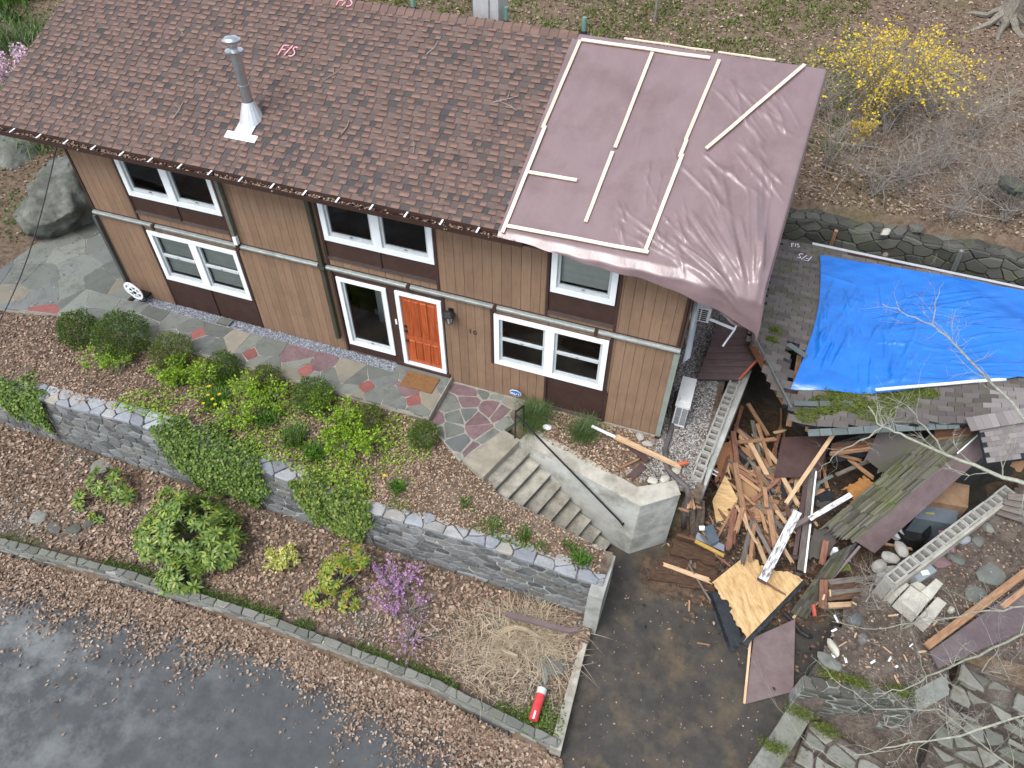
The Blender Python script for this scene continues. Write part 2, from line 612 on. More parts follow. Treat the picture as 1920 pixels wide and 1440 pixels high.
JOINT_WHITE = mat('limed_joint', [(.12, .12, .108), (.24, .245, .225)], scale=6, rough=.95, bump=.5, bscale=50, tint=(.56, .60, .545), tscale=2.0, tamt=.9)
JOINT_DARK = mat('dark_joint', [(.035, .035, .03), (.07, .07, .062)], scale=8, rough=.95, bump=.5, bscale=50, tint=(.20, .21, .19), tscale=2, tamt=.4)
MOSS = mat('moss', [(.045, .07, .012), (.09, .12, .02), (.14, .165, .03)], scale=14, rough=.95, bump=.9, bscale=90)


def fbm(x, y, s=1.0):
    return (np.sin(x*1.7*s+1.3*np.sin(y*1.1*s+.5))+np.sin(y*2.1*s+1.7*np.sin(x*.9*s+2.1))+.6*np.sin((x+y)*3.7*s+.9)+.5*np.sin((x-1.3*y)*5.3*s))/3.1


# ------------------------------------------------------------------ terrain heights
def lower_line(x):
    """front line of the low road-side wall"""
    return np.interp(x, [-14, -3, .6, 4, 7.3, 11, 13.75], [-8.3, -6.75, -6.47, -6.16, -6.03, -6.06, -6.32])


def drive_z(y):
    return np.interp(y, [-6.4, -2.2], [-2.42, -1.97])


def hill_z(x, y):
    z = 1.15+.27*(y-8.0)
    return z+.10*fbm(x, y, .5)+np.maximum(0, x-20)*.05


def right_z(x, y):
    """the bank on the right of the driveway and behind the block wall"""
    t = np.clip((y+3.6)/4.5, 0, 1)
    return -1.3+t*.55+np.maximum(0, x-20.5)*.06+.03*fbm(x, y, 1.6)


def left_z(x, y):
    return np.clip((-3.6-x)*.22, 0, 2.2)+np.clip((y-2.0)*.16, 0, 1.2)


def ground_z(x, y):
    if y > 8.3: return float(hill_z(x, y))
    if x > 15.1 and y > -1.2 and (x-19.05)*1.26-(y+1.5) < .15 and x < 22.4: return -2.02
    if y < float(lower_line(x))-.02 and x < 13.8: return -2.52
    if x < 13.7 and y < -3.4: return -2.2
    if 10.6 < x < 15.1 and -3.4 <= y < -.75: return -2.25
    if x < 13.7:
        if x < -.2: return float(left_z(x, y))-.02 if y > -1.5 else min(-.1, -.1+(y+1.5)*.2)
        if y > -.2: return -.3
        return float(np.interp(y, [-3.5, -1.3, 0], [-.75, -.15, -.15]))
    if y < -7.2: return -2.52
    xr = float(np.interp(y, [-7, -5.48, -3.68, -2.33, -1], [16.6, 17.1, 17.9, 18.4, 18.9]))
    if x < xr and y < -.9: return float(drive_z(y))-.12
    if x < 15.1 and y >= -1.2: return -.22
    if y < -2.3: return -2.6
    return max(-2.55, min(float(right_z(x, y))-.3, float(drive_z(y))-.2+max(0, x-19.5)*.5)) if y < 1.6 else float(right_z(x, y))-.02


gx_ = np.concatenate([np.array([-400, -200, -100, -60, -35, -22]), np.arange(-14, 30.01, .25), np.array([34, 40, 55, 90, 180, 400])])
gy_ = np.concatenate([np.array([-400, -200, -100, -50, -28, -18]), np.arange(-12, 26.01, .25), np.array([28, 31, 35, 42, 55, 90, 180, 400])])
gv = [(float(x), float(y), (ground_z(x, y) if y < 40 else ground_z(x, 40)+(y-40)*.04)) for y in gy_ for x in gx_]
nx_ = len(gx_)
gf = [(j*nx_+i, j*nx_+i+1, (j+1)*nx_+i+1, (j+1)*nx_+i) for j in range(len(gy_)-1) for i in range(nx_-1)]
new_obj('ground', gv, gf, HILL, kind='structure', smooth=True)


def sheet(name, x0, x1, y0, y1, f, m, step=.15, keep=None, **k):
    xs = np.arange(x0, x1+step*.5, step); ys = np.arange(y0, y1+step*.5, step)
    X, Y = np.meshgrid(xs, ys)
    Z = f(X, Y)
    V = np.stack([X, Y, Z], -1).reshape(-1, 3)
    n = len(xs)
    F = np.array([(j*n+i, j*n+i+1, (j+1)*n+i+1, (j+1)*n+i) for j in range(len(ys)-1) for i in range(n-1)
                  if keep is None or keep(xs[i]+step/2, ys[j]+step/2)], dtype=np.int64)
    return new_obj(name, V, F, m, smooth=True, **k)


# road, driveway
rd = MB()
xs = np.concatenate([[-120, -40], np.arange(-14, 13.9, .5), [16, 20, 40, 120]])
for i in range(len(xs)-1):
    a, b = xs[i], xs[i+1]
    ya = float(lower_line(min(a, 13.75)))+.1 if a < 13.8 else -6.4
    yb = float(lower_line(min(b, 13.75)))+.1 if b < 13.8 else -6.4
    rd.add([(a, -60, -2.42), (b, -60, -2.42), (b, yb, -2.42), (a, ya, -2.42)], [(0, 1, 2, 3)])
put('road', rd, ASPHALT, kind='structure')
dv = MB()
ys = np.linspace(-6.5, -1.2, 24)
for i in range(len(ys)-1):
    q = []
    for y in (ys[i], ys[i+1]):
        xr = float(np.interp(y, [-7, -5.48, -3.68, -2.33, -1], [16.7, 17.2, 18.0, 18.5, 19.0]))
        q.append((13.6, y, xr))
    (xa, y0, xb), (xc, y1, xd) = q
    dv.add([(xa, y0, float(drive_z(y0))+.004), (xb, y0, float(drive_z(y0))+.004), (xd, y1, float(drive_z(y1))+.004), (xc, y1, float(drive_z(y1))+.004)], [(0, 1, 2, 3)])
put('driveway', dv, DRIVE, kind='structure')
put('garage_floor', MB().box(15.2, 21.8, -1.25, 7.2, -2.02, -1.955), DRIVE, kind='structure')


# the dirt bank right of the driveway: planter level above the small wall, rough ground below it
def bank_z(x, y):
    z = np.array(right_z(x, y))
    edge = np.clip((y-(-4.02+.137*(x-17.78)))/.06, 0, 1)*(x < 20.4)
    low = -2.45+.03*fbm(x, y, 1.8)
    hi = np.where((x < 20.4) & (y < -3.3), np.maximum(z, -1.3), z)
    t = np.where(x < 20.4, np.where(y > -4.02+.137*(x-17.78), 1.0, 0.0), np.clip((y+2.5)/.5, 0, 1))
    return low+(hi-low)*t


def bank_keep(x, y):
    xr = float(np.interp(y, [-7, -5.48, -3.68, -2.33, -1], [16.75, 17.2, 17.95, 18.42, 18.95]))
    if x < xr: return False
    if y > -1.7 and (x-19.05)*1.26-(y+1.5) < .12: return False
    return True


BANK = mat('bank_soil', [(.032, .026, .022), (.07, .055, .046), (.12, .098, .084)], scale=11, rough=.95, bump=.9, bscale=50, tint=(.17, .15, .125), tscale=2.2, tamt=.5)
sheet('dirt_bank', 16.6, 27.0, -8.0, 7.9, bank_z, BANK, step=.15, keep=bank_keep, kind='structure')


# planting beds
def wall_top(x):
    return np.interp(x, [-6, -1, .6, 1.4, 2.4, 3.9, 6.4, 8.7, 11.2, 13.8], [-.5, -.42, -.25, -.2, -.07, -.02, -.36, -.60, -.48, -.60])


def upper_z(x, y):
    e = wall_top(x)-.04
    t = np.clip((y+3.55)/2.2, 0, 1)
    return e+(.02-e)*t**.9+.035*fbm(x, y, 2.2)+.015*fbm(x*3, y*3, 2)


def lower_z(x, y):
    t = np.clip((y-lower_line(x))/2.4, 0, 1)
    return -2.1+.10*t+.04*fbm(x, y, 1.4)+.015*fbm(x*3, y*3, 2)


def up_keep(x, y):
    if x > 9.0 and y > -1.30-(x-9.0)*.66 and x < 10.2: return False
    if x >= 10.2 and y > -2.04-(x-10.2)*.42 and x < 11.1: return False
    if x >= 11.1 and y > -2.44-(x-11.1)*.175-.08: return False
    return y > -3.5


sheet('upper_garden_bed', -7.0, 13.75, -3.55, -1.3, upper_z, SOIL, step=.075, keep=up_keep, kind='structure')
sheet('lower_garden_bed', -8.0, 13.8, -7.4, -3.6, lower_z, SOIL, keep=lambda x, y: y > lower_line(x)+.1 and x < 13.75, kind='structure')
sheet('house_side_bed', 11.2, 14.1, -1.65, 0.0, lambda x, y: -.07+.02*fbm(x, y, 3), SOIL, step=.1,
      keep=lambda x, y: y > -.78-(x-11.3)*.32, kind='structure')
sheet('side_yard', 13.7, 15.2, -1.55, 9.0, lambda x, y: -.09+np.clip((y-2.2)*.16, 0, 1.3)+.02*fbm(x, y, 3), SOIL, step=.1,
      keep=lambda x, y: y > -1.0-(x-14.0)*.35, kind='structure')


# ------------------------------------------------------------------ flagstones
def flagstones(name, bound, pts, z, hgt, cols, gap, rn, rough=.02, mort=MORTAR, zf=None, red=()):
    """a paved surface: a mortar bed that carries each stone as a piece of its own"""
    zf = zf or (lambda x, y: z)
    n = len(bound)
    base = MB()
    base.slab(bound, lambda u, v, h: (u, v, zf(u, v)+h), -.18, -hgt*.35, .004)
    root = put(name, base, mort, kind='structure')
    for ci, c in enumerate(voronoi(pts, bound)):
        c = inset(c, gap/2) if c else []
        if len(c) < 3 or abs(area(c)) < .006: continue
        c = rough_poly(c, rn, rough)
        h = rn.uniform(-.004, .004)
        mb = MB().slab(c, lambda u, v, hh: (u, v, zf(u, v)+hh), -.05, h, .008)
        mm = rn.choices(cols[0], cols[1])[0]
        if mm is FLAG_RED and abs(area(c)) > .30: mm = FLAG
        if ci in red: mm = FLAG_RED
        put('flagstone', mb, mm, root)
    return root


rn = random.Random(3)
WALK_Z = .15
pts = jgrid(-1.3, 9.1, -1.36, -.3, .82, .48, rn, j=.42)
reds = [(2.55, -.80), (4.2, -.98), (5.75, -1.0), (7.35, -.98), (8.55, -1.02)]       # small red stones set among the grey ones
pts = [p for p in pts if all(math.hypot(p[0]-q[0], p[1]-q[1]) > .34 for q in reds)]
ring = [(q[0]+.34*math.cos(t+q[0]), q[1]+.30*math.sin(t+q[0])) for q in reds for t in (0, 1.5, 3.0, 4.6)]
pts = reds+[p for p in ring if -1.34 < p[1] < -.36]+pts
flagstones('walkway', [(-1.3, -1.36), (9.07, -1.36), (9.07, -.1), (7.75, -.1), (7.75, -.3), (-1.3, -.3)] if False else [(-1.3, -1.36), (9.07, -1.36), (9.07, -.34), (-1.3, -.34)],
           pts, WALK_Z, .03, ([FLAG, FLAG_TAN, FLAG_PURPLE], [17, 1.2, 1]), .014, rn, red=range(len(reds)))
put('door_step', MB().box(7.72, 9.07, -.336, -.002, -.05, WALK_Z-.004), FLAG, kind='structure')
put('step_face', MB().box(9.072, 9.10, -1.36, -.02, -.16, WALK_Z-.012), CONC, kind='structure')
pts = jgrid(-9.5, -1.3, -2.2, 6.2, .95, .8, rn)
flagstones('patio', [(-8.2, -1.2), (-4.2, -1.9), (-1.32, -1.36), (-.02, -.34), (-.02, 5.5), (-4, 5.5)], pts+jgrid(-1.3, 0, -.3, 6.5, .6, .8, rn), .1, .03,
           ([FLAG, FLAG_TAN, FLAG_RED], [12, 2, .6]), .012, rn)
pts = jgrid(9.1, 11.5, -2.3, .05, .44, .40, rn, j=.46)
flagstones('landing', [(9.10, -1.40), (10.15, -2.12), (10.95, -.60), (11.25, -.02), (9.10, -.02)], pts, -.03, .03,
           ([FLAG, FLAG_PURPLE, FLAG_TAN], [10, 8, 1]), .05, rn, rough=.03, mort=MORTAR)
# slab set into the gravel
put('stepping_slab', MB().box(2.75, 3.12, -.30, -.1, .05, .17), FLAG, label='square grey slab set in the blue gravel below the lower left window', cat='paving slab')


def pebbles(name, P, r, m, label):
    n = len(P)
    base = np.array([(1, 0, -.3), (-.5, .86, -.3), (-.5, -.86, -.3), (.45, .5, .6), (-.6, 0, .5), (.3, -.6, .5)])
    F0 = np.array([[0, 1, 3], [1, 2, 4], [2, 0, 5], [0, 3, 5], [1, 4, 3], [2, 5, 4], [3, 4, 5]])
    a = RNG.uniform(0, 2*PI, n); R = RNG.uniform(r[0], r[1], n)
    B = base[None]*(1+RNG.normal(0, .25, (n, 6, 1)))
    ca, sa = np.cos(a)[:, None], np.sin(a)[:, None]
    X = B[..., 0]*ca-B[..., 1]*sa; Y = (B[..., 0]*sa+B[..., 1]*ca)*RNG.uniform(.5, 1, (n, 1))
    V = np.stack([X, Y, B[..., 2]*.7], -1)*R[:, None, None]+np.asarray(P)[:, None]
    F = (F0[None]+np.arange(n)[:, None, None]*6).reshape(-1, 3)
    return new_obj(name, V.reshape(-1, 3), F, m, kind='stuff', label=label)


put('gravel_bed', MB().box(.15, 7.72, -.342, -.004, -.1, .09), PEBBLE_BLUE, kind='structure')
n = 9000
P = np.stack([RNG.uniform(.2, 7.7, n), RNG.uniform(-.33, -.03, n), np.full(n, .10)], 1)
P[:, 2] += RNG.uniform(-.01, .02, n)
pebbles('gravel', P, (.012, .028), PEBBLE_BLUE, 'blue grey gravel strip along the foot of the front wall')
n = 16000
P = np.stack([RNG.uniform(13.35, 15.05, n), RNG.uniform(-1.55, 4.5, n), np.zeros(n)], 1)
P = P[((P[:, 1] > -1.12-(P[:, 0]-13.9)*.33+np.maximum(0, P[:, 0]-14.3)*.5) & (P[:, 0] > 14.0+.1*np.sin(P[:, 1]*9))) | ((P[:, 0] < 14.05) & (P[:, 1] > -1.28) & (P[:, 1] < -.35) & (P[:, 0] > 13.75+.3*np.sin(P[:, 1]*6)))]
P[:, 2] = -.085+np.clip((P[:, 1]-2.2)*.16, 0, 1.3)+.02*fbm(P[:, 0], P[:, 1], 3)+RNG.uniform(0, .02, len(P))
pebbles('side_gravel', P, (.014, .032), PEBBLE_PALE, 'pale gravel between the house and the left block wall')

# ------------------------------------------------------------------ house
SIDING = mat('tan_siding', [(.19, .12, .077), (.222, .142, .092), (.248, .16, .105)], scale=3.0, rough=.8, bump=.25, bscale=50, var=.09, stretch=(9, 9, .8), tint=(.14, .085, .054), tscale=.9, tamt=.45)
BROWN = mat('dark_brown_paint', [(.040, .021, .017), (.058, .032, .026)], scale=4, rough=.55, bump=.08, bscale=60, var=.06)
WHITE = mat('white_trim', [(.70, .74, .76), (.80, .83, .84)], scale=4, rough=.45, bump=.03, var=.04)
SASH = mat('grey_white_sash', [(.42, .46, .48), (.52, .56, .57)], scale=4, rough=.45, bump=.03, var=.05)
BLIND = mat('blind_slat', [(.44, .45, .42), (.55, .56, .53)], scale=4, rough=.6, bump=0, var=.06)
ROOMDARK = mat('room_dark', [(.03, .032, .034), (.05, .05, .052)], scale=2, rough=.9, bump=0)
OLIVE = mat('olive_downspout', [(.040, .038, .026), (.06, .056, .04)], scale=4, rough=.5, bump=.05)
GALV = mat('galvanised_rail', [(.15, .17, .16), (.235, .26, .25), (.30, .325, .315)], scale=7, rough=.45, bump=.1, metal=.25, stretch=(1, 6, 6), tint=(.14, .16, .14), tscale=3, tamt=.6)
GREENGREY = mat('green_grey_trim', [(.15, .175, .15), (.20, .23, .205)], scale=5, rough=.6, bump=.1)
DOORRED = mat('stained_door', [(.19, .035, .012), (.34, .075, .025), (.42, .115, .04)], scale=2.5, rough=.4, bump=.15, bscale=30, stretch=(10, 10, .7))
BLACK = mat('black_metal', [(.012, .012, .013), (.025, .025, .027)], scale=8, rough=.45, bump=.05)
METAL = mat('bright_flue', [(.55, .56, .57), (.68, .69, .70)], scale=5, rough=.22, bump=.02, metal=.95, var=.03)
LEADM = mat('aluminium_flashing', [(.52, .54, .56), (.66, .68, .70)], scale=9, rough=.4, bump=.12, bscale=20, metal=.5, var=.05)
_sl = Vector((0, 1, .4156)).normalized()
_bd = (tuple(_sl), float(Vector((0, -.42, 4.78+.4156*.08)).dot(_sl)), .142, (.062, .055, .06))
SHINGLE_TAB = mat('brown_shingle_tab', [(.175, .112, .088), (.21, .133, .103), (.24, .152, .118), (.195, .124, .098)], pick=True, scale=28, rough=.92, bump=.7, bscale=140, var=.10, spec=.15, band=_bd)
SHINGLE = mat('brown_shingle_base', [(.07, .066, .068), (.10, .084, .08), (.14, .104, .094), (.165, .116, .10), (.075, .069, .07)], pick=True, scale=28, rough=.92, bump=.7, bscale=140, var=.14, spec=.15)
SHINGLE_BACK = mat('brown_shingle_back', [(.075, .04, .034), (.12, .06, .048)], scale=9, rough=.92, bump=.6, bscale=60, tint=(.04, .028, .026), tscale=5, tamt=.6)
CAPSH = mat('ridge_shingle', [(.12, .082, .072), (.17, .11, .09), (.14, .092, .078)], pick=True, scale=20, rough=.92, bump=.5, bscale=120, var=.2)
UNDER = mat('roof_underlay', [(.028, .02, .019), (.04, .028, .026)], scale=9, rough=.95, bump=.2)
PINK = mat('pink_chalk', [(.75, .28, .34), (.85, .40, .45)], scale=40, rough=.9, bump=0)
COPPER_G = mat('green_vent_pipe', [(.10, .20, .17), (.17, .29, .25)], scale=8, rough=.6, bump=.1)

HX1 = 14.02
WT = 4.62
house = thing('house', 'two storey house with tan board siding and brown shingle roof', 'house', (7.0, 4.0, 0))

LO, UP0, UP1 = 2.56, 2.72, WT
openings = {0: [(1.38, 3.92, 0.0, 2.47), (6.38, 9.02, -.1, 2.52), (10.15, 12.69, .98, 2.47), (11.38, 12.76, -.1, 1.0)],
            1: [(1.34, 3.88, 2.88, WT), (6.36, 8.94, 2.86, WT), (11.33, 12.70, 2.78, WT)]}
bw = .203


def siding(x0, x1, z0, z1, ops, f):
    """boards side by side between x0 and x1, cut round the openings"""
    x = x0
    while x < x1-.02:
        e = min(x+bw, x1)
        spans = []
        cuts = sorted({x, e}|{c for o in ops for c in o[:2] if x < c < e})
        for a, b in zip(cuts[:-1], cuts[1:]):
            if b-a < .02: continue
            iv = [(z0, z1)]
            for o in ops:
                if o[0] < (a+b)/2 < o[1]:
                    nv = []
                    for (p, q) in iv:
                        if o[3] <= p or o[2] >= q: nv.append((p, q)); continue
                        if o[2] > p: nv.append((p, o[2]))
                        if o[3] < q: nv.append((o[3], q))
                    iv = nv
            spans += [(a, b, p, q) for p, q in iv if q-p > .03]
        for a, b, p, q in spans:
            j = random.uniform(0, .003)
            ax = a+(.0035 if abs(a-x) < 1e-6 else 0); bx = b-(.0035 if abs(b-e) < 1e-6 else 0)
            put('siding_board', MB().hexa([f(ax, -.018-j, p), f(bx, -.018-j, p), f(bx, 0, p), f(ax, 0, p)], [f(ax, -.018-j, q), f(bx, -.018-j, q), f(bx, 0, q), f(ax, 0, q)]), SIDING, house)
        x = e


front = lambda x, y, z: (x, y, z)
siding(0.0, HX1, 0.0, LO, openings[0], front)
siding(0.0, HX1, UP0, UP1, openings[1], front)
# sheathing, with the room behind left open so that the panes look into a dark room
core = MB()
core.box(0, HX1, 7.8, 8, -.3, WT)
core.box(.002, .2, .004, 7.8, -.3, WT)
core.box(HX1-.2, HX1-.002, .004, 7.8, -.3, WT)
core.box(.2, HX1-.2, .12, 7.8, 2.52, 2.76)
core.box(.2, HX1-.2, .12, 7.8, WT-.15, WT)
core.box(.2, HX1-.2, 2.6, 2.7, -.3, WT-.16)
core.box(.2, HX1-.2, .12, 2.6, -.35, -.02)


def sheath(z0, z1, holes):
    xs_ = sorted({0.004, HX1-.004}|{h for o in holes for h in o[:2]})
    for a, b in zip(xs_[:-1], xs_[1:]):
        iv = [(z0, z1)]
        for o in holes:
            if o[0] < (a+b)/2 < o[1]:
                nv = []
                for p, q in iv:
                    if o[2] > p: nv.append((p, min(q, o[2])))
                    if o[3] < q: nv.append((max(p, o[3]), q))
                iv = [t for t in nv if t[1]-t[0] > 1e-3]
        for p, q in iv: core.box(a, b, .001, .12, p, q)


glz = {0: [(1.50, 3.80, 1.08, 2.37), (6.56, 7.55, .48, 2.33), (10.27, 12.57, 1.08, 2.37)], 1: [(1.45, 3.77, 3.46, 4.42), (6.48, 8.82, 3.46, 4.42), (11.47, 12.56, 3.46, 4.42)]}
sheath(-.3, 2.64, glz[0]); sheath(2.64, WT, glz[1])
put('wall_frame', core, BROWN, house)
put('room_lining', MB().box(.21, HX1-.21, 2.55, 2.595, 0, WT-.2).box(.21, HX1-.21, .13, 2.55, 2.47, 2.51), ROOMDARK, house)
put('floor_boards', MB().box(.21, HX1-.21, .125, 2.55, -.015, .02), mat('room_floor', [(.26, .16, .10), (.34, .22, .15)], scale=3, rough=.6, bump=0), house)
put('foundation', MB().box(-.01, HX1+.01, -.03, 8.02, -.4, -.012), CONC, house)
put('skirting', MB().beam((6.3, 1.5, .12), (7.9, .9, .12), .05, .12), WHITE, house)
put('porch_column', MB().box(6.55, 6.78, 1.25, 1.45, .02, 2.3), WHITE, house)
put('storage_box', MB().box(7.2, 7.48, .32, .6, .02, .34), WHITE, house)

# right gable wall in plain boards, left gable wall
for xg, order in ((HX1+.004, (0, 1, 2, 3, 4)), (-.004, (4, 3, 2, 1, 0))):
    put('gable_wall', MB().add([(xg, 0, -.1), (xg, 8, -.1), (xg, 8, WT), (xg, 4, 6.5), (xg, 0, WT)], [order]), SIDING, house)

# bands and trims
put('band_board', MB().box(-.02, HX1+.02, -.035, .0, LO, UP0), BROWN, house)
for a, b in ((0.0, 1.72), (1.76, 4.0), (4.1, 6.08), (6.28, 8.24), (8.28, 10.2), (10.24, 12.36), (12.4, 14.06)):
    mb = MB()
    n = 8
    for k in range(n):
        t0, t1 = -PI/2+PI*k/n, -PI/2+PI*(k+1)/n
        mb.add([(x, -.036-.075*math.cos(t), 2.645+.055*math.sin(t)) for x, t in ((a, t0), (b, t0), (b, t1), (a, t1))], [(0, 1, 2, 3)])
    mb.add([(b, -.036-.075*math.cos(-PI/2+PI*k/n), 2.645+.055*math.sin(-PI/2+PI*k/n)) for k in range(n+1)], [tuple(range(n+1))])
    mb.add([(a, -.036-.075*math.cos(-PI/2+PI*k/n), 2.645+.055*math.sin(-PI/2+PI*k/n)) for k in range(n+1)], [tuple(range(n, -1, -1))])
    put('metal_rail', mb, GALV, house)
for x in (1.74, 4.05, 6.18, 8.26, 10.22, 12.38):
    put('rail_joint', MB().box(x-.035, x+.035, -.13, -.034, 2.58, 2.71), BROWN, house)
for x, z0, z1 in ((0.03, UP0, WT), (1.34, 0, LO), (3.93, 0, LO), (1.31, UP0, WT), (3.90, UP0, WT), (6.34, UP0, WT), (8.95, UP0, WT), (11.31, UP0, WT),
                  (12.72, UP0, WT), (HX1-.03, UP0, WT), (6.36, 0, LO), (9.03, 1.9, LO), (10.13, .96, LO), (12.71, .96, LO), (11.38, 0, .96), (12.76, 0, .96), (HX1-.03, 0, LO)):
    put('trim_strip', MB().box(x-.028, x+.028, -.045, -.0215, z0+.004, z1-.004), BROWN, house)


def dark_panel(x0, x1, z0, z1, mid=None):
    put('dark_panel', MB().box(x0, x1, -.012, 0, z0, z1), BROWN, house)
    if mid: put('panel_strip', MB().box(mid-.02, mid+.02, -.04, -.013, z0, z1), BROWN, house)
    put('panel_sill', MB().box(x0, x1, -.05, -.013, z0+.005, z0+.05).box(x0, x1, -.035, -.013, z0+.055, z0+.075), mat('sill_brown', [(.075, .055, .05), (.10, .075, .068)], scale=6, rough=.6, bump=.05), house)


dark_panel(1.37, 3.90, 0.03, .99, 2.66)
dark_panel(1.34, 3.87, 2.90, 3.37, 2.6)
dark_panel(6.37, 8.92, 2.88, 3.37, 7.65)
dark_panel(11.34, 12.69, 2.80, 3.37)
dark_panel(11.41, 12.73, -.02, .99)
put('dark_panel', MB().box(6.38, 9.02, -.016, 0, 2.43, 2.55), BROWN, house)
put('dark_panel', MB().box(7.68, 7.86, -.016, 0, .0, 2.43), BROWN, house)
dark_panel(6.39, 7.68, .06, .37)
put('door_sill', MB().box(7.70, 9.06, -.10, -.001, .17, .225), BROWN, house)


def window(x0, x1, z0, z1, panes, hung=False, blinds=None, cas=.115, mull=.20):
    w = put('window', MB().box(x0, x1, -.052, -.019, z0, z0+cas).box(x0, x1, -.052, -.019, z1-cas, z1)
            .box(x0, x0+cas, -.052, -.019, z0+cas, z1-cas).box(x1-cas, x1, -.052, -.019, z0+cas, z1-cas), WHITE, house)
    iw = (x1-x0-2*cas-mull*(panes-1))/panes
    for k in range(panes):
        a = x0+cas+k*(iw+mull); b = a+iw
        if k: put('mullion', MB().box(a-mull, a, -.05, -.019, z0+cas, z1-cas), WHITE, w)
        p, q = z0+cas, z1-cas
        s = .055
        put('sash', MB().box(a, b, .0, .06, p, p+.075).box(a, b, .0, .06, q-s, q).box(a, a+s, .0, .06, p+.075, q-s).box(b-s, b, .0, .06, p+.075, q-s), SASH, w)
        put('jamb', MB().box(a-.02, a-.001, -.018, .11, p, q).box(b+.001, b+.02, -.018, .11, p, q).box(a-.02, b+.02, -.018, .11, p-.02, p-.001), SASH, w)
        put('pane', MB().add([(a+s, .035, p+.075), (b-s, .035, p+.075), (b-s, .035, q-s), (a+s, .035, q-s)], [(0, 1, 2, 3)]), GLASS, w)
        if hung:
            zc = (p+q)/2+.03
            put('meeting_rail', MB().box(a+s, b-s, -.02, .055, zc-.028, zc+.028), SASH, w)
        put('sash_lock', MB().box((a+b)/2-.03, (a+b)/2+.03, -.03, .002, p+.06, p+.075) if not hung else MB().box((a+b)/2-.03, (a+b)/2+.03, -.035, -.02, (p+q)/2+.03, (p+q)/2+.05), mat('lock_grey', [(.2, .2, .2), (.25, .25, .25)], bump=0), w)
        if blinds:
            z = p+.08+blinds*(q-p)
            while z < q-.02:
                put('blind_slat', MB().add([(a+.04, .095, z), (b-.04, .095, z), (b-.04, .112, z+.034), (a+.04, .112, z+.034)], [(0, 1, 2, 3)]), BLIND, w)
                z += .042
    return w


window(1.41, 3.89, .995, 2.45, 2, hung=True, blinds=.02)
window(10.18, 12.66, .995, 2.45, 2, hung=True)
window(1.37, 3.85, 3.385, 4.50, 2)
window(6.39, 8.91, 3.385, 4.50, 2)
window(11.37, 12.66, 3.385, 4.50, 1, blinds=.02)
window(6.45, 7.67, .39, 2.42, 1, cas=.10)

# front door
door = put('door', MB().box(7.99, 8.87, -.008, .05, .30, 2.33), DOORRED, house)
put('door_frame', MB().box(7.885, 7.985, -.06, .02, .228, 2.43).box(8.875, 8.975, -.06, .02, .228, 2.43).box(7.985, 8.875, -.06, .02, 2.335, 2.43).box(7.985, 8.875, -.06, .02, .228, .295), WHITE, door)
for c in range(4):
    a = 8.07+c*.19
    for p, q in ((.42, 1.02), (1.16, 2.22)):
        put('door_panel', MB().slab([(a, p), (a+.15, p), (a+.15, q), (a, q)], lambda u, v, h: (u, -.009-h, v), 0, .016, .03), DOORRED, door)
for c in range(5):
    a = 8.037+c*.19
    put('door_rail', MB().box(a-.014, a+.014, -.014, -.0085, 1.17, 2.24), DOORRED, door)
for z, r in ((1.42, .032), (1.28, .034), (.98, .03)):
    m_ = MB()
    m_.tube([(8.04, -.01, z), (8.04, -.055, z), (8.04, -.06, z)], [r, r, r*.7], 10)
    put('door_handle', m_, BLACK, door)
put('door_bell', MB().box(7.79, 7.83, -.04, -.017, 1.42, 1.56), WHITE, house)

# lantern
lan = put('wall_lantern', MB().box(9.15, 9.25, -.045, -.021, 2.02, 2.30), BLACK, house)
m_ = MB()
m_.lathe((9.2, -.15, 1.97), [(.05, 0), (.065, .02), (.02, .02)], 4)
m_.lathe((9.2, -.15, 2.2), [(.13, 0), (.135, .02), (.07, .09), (.03, .11), (.012, .15)], 8)
for k in range(6):
    t = PI/3*k
    m_.tube([(9.2+.065*math.cos(t), -.15+.065*math.sin(t), 1.98), (9.2+.095*math.cos(t), -.15+.095*math.sin(t), 2.21)], .009, 5)
m_.tube([(9.2, -.03, 2.27), (9.2, -.1, 2.34), (9.2, -.15, 2.33)], .012, 6)
put('lantern_cage', m_, BLACK, lan)
put('lantern_glass', MB().lathe((9.2, -.15, 1.985), [(.055, 0), (.085, .21)], 6), mat('frosted_glass', [(.30, .31, .30), (.38, .39, .38)], rough=.25, bump=0), lan)


def text_obj(name, s, size, m, M4, parent=None, ext=.004, **k):
    cu = bpy.data.curves.new(name, 'FONT')
    cu.body = s; cu.size = size; cu.extrude = ext; cu.align_x = 'CENTER'; cu.align_y = 'CENTER'
    t = bpy.data.objects.new(name, cu)
    COL.objects.link(t)
    dg = bpy.context.evaluated_depsgraph_get(); dg.update()
    me = bpy.data.meshes.new_from_object(t.evaluated_get(dg))
    bpy.data.objects.remove(t)
    me.materials.clear(); me.materials.append(m)
    o = bpy.data.objects.new(name, me)
    COL.objects.link(o)
    o.parent = parent
    if parent is not None: M4 = Matrix.Translation(-WLOC[parent.name]) @ M4
    o.matrix_local = M4
    tag(o, **k)
    return o


RX = Matrix.Rotation(PI/2, 4, 'X')
text_obj('house_number', '1', .17, BLACK, Matrix.Translation((9.62, -.03, 1.77)) @ RX, house)
text_obj('house_number', '0', .17, BLACK, Matrix.Translation((9.73, -.03, 1.75)) @ RX, house)

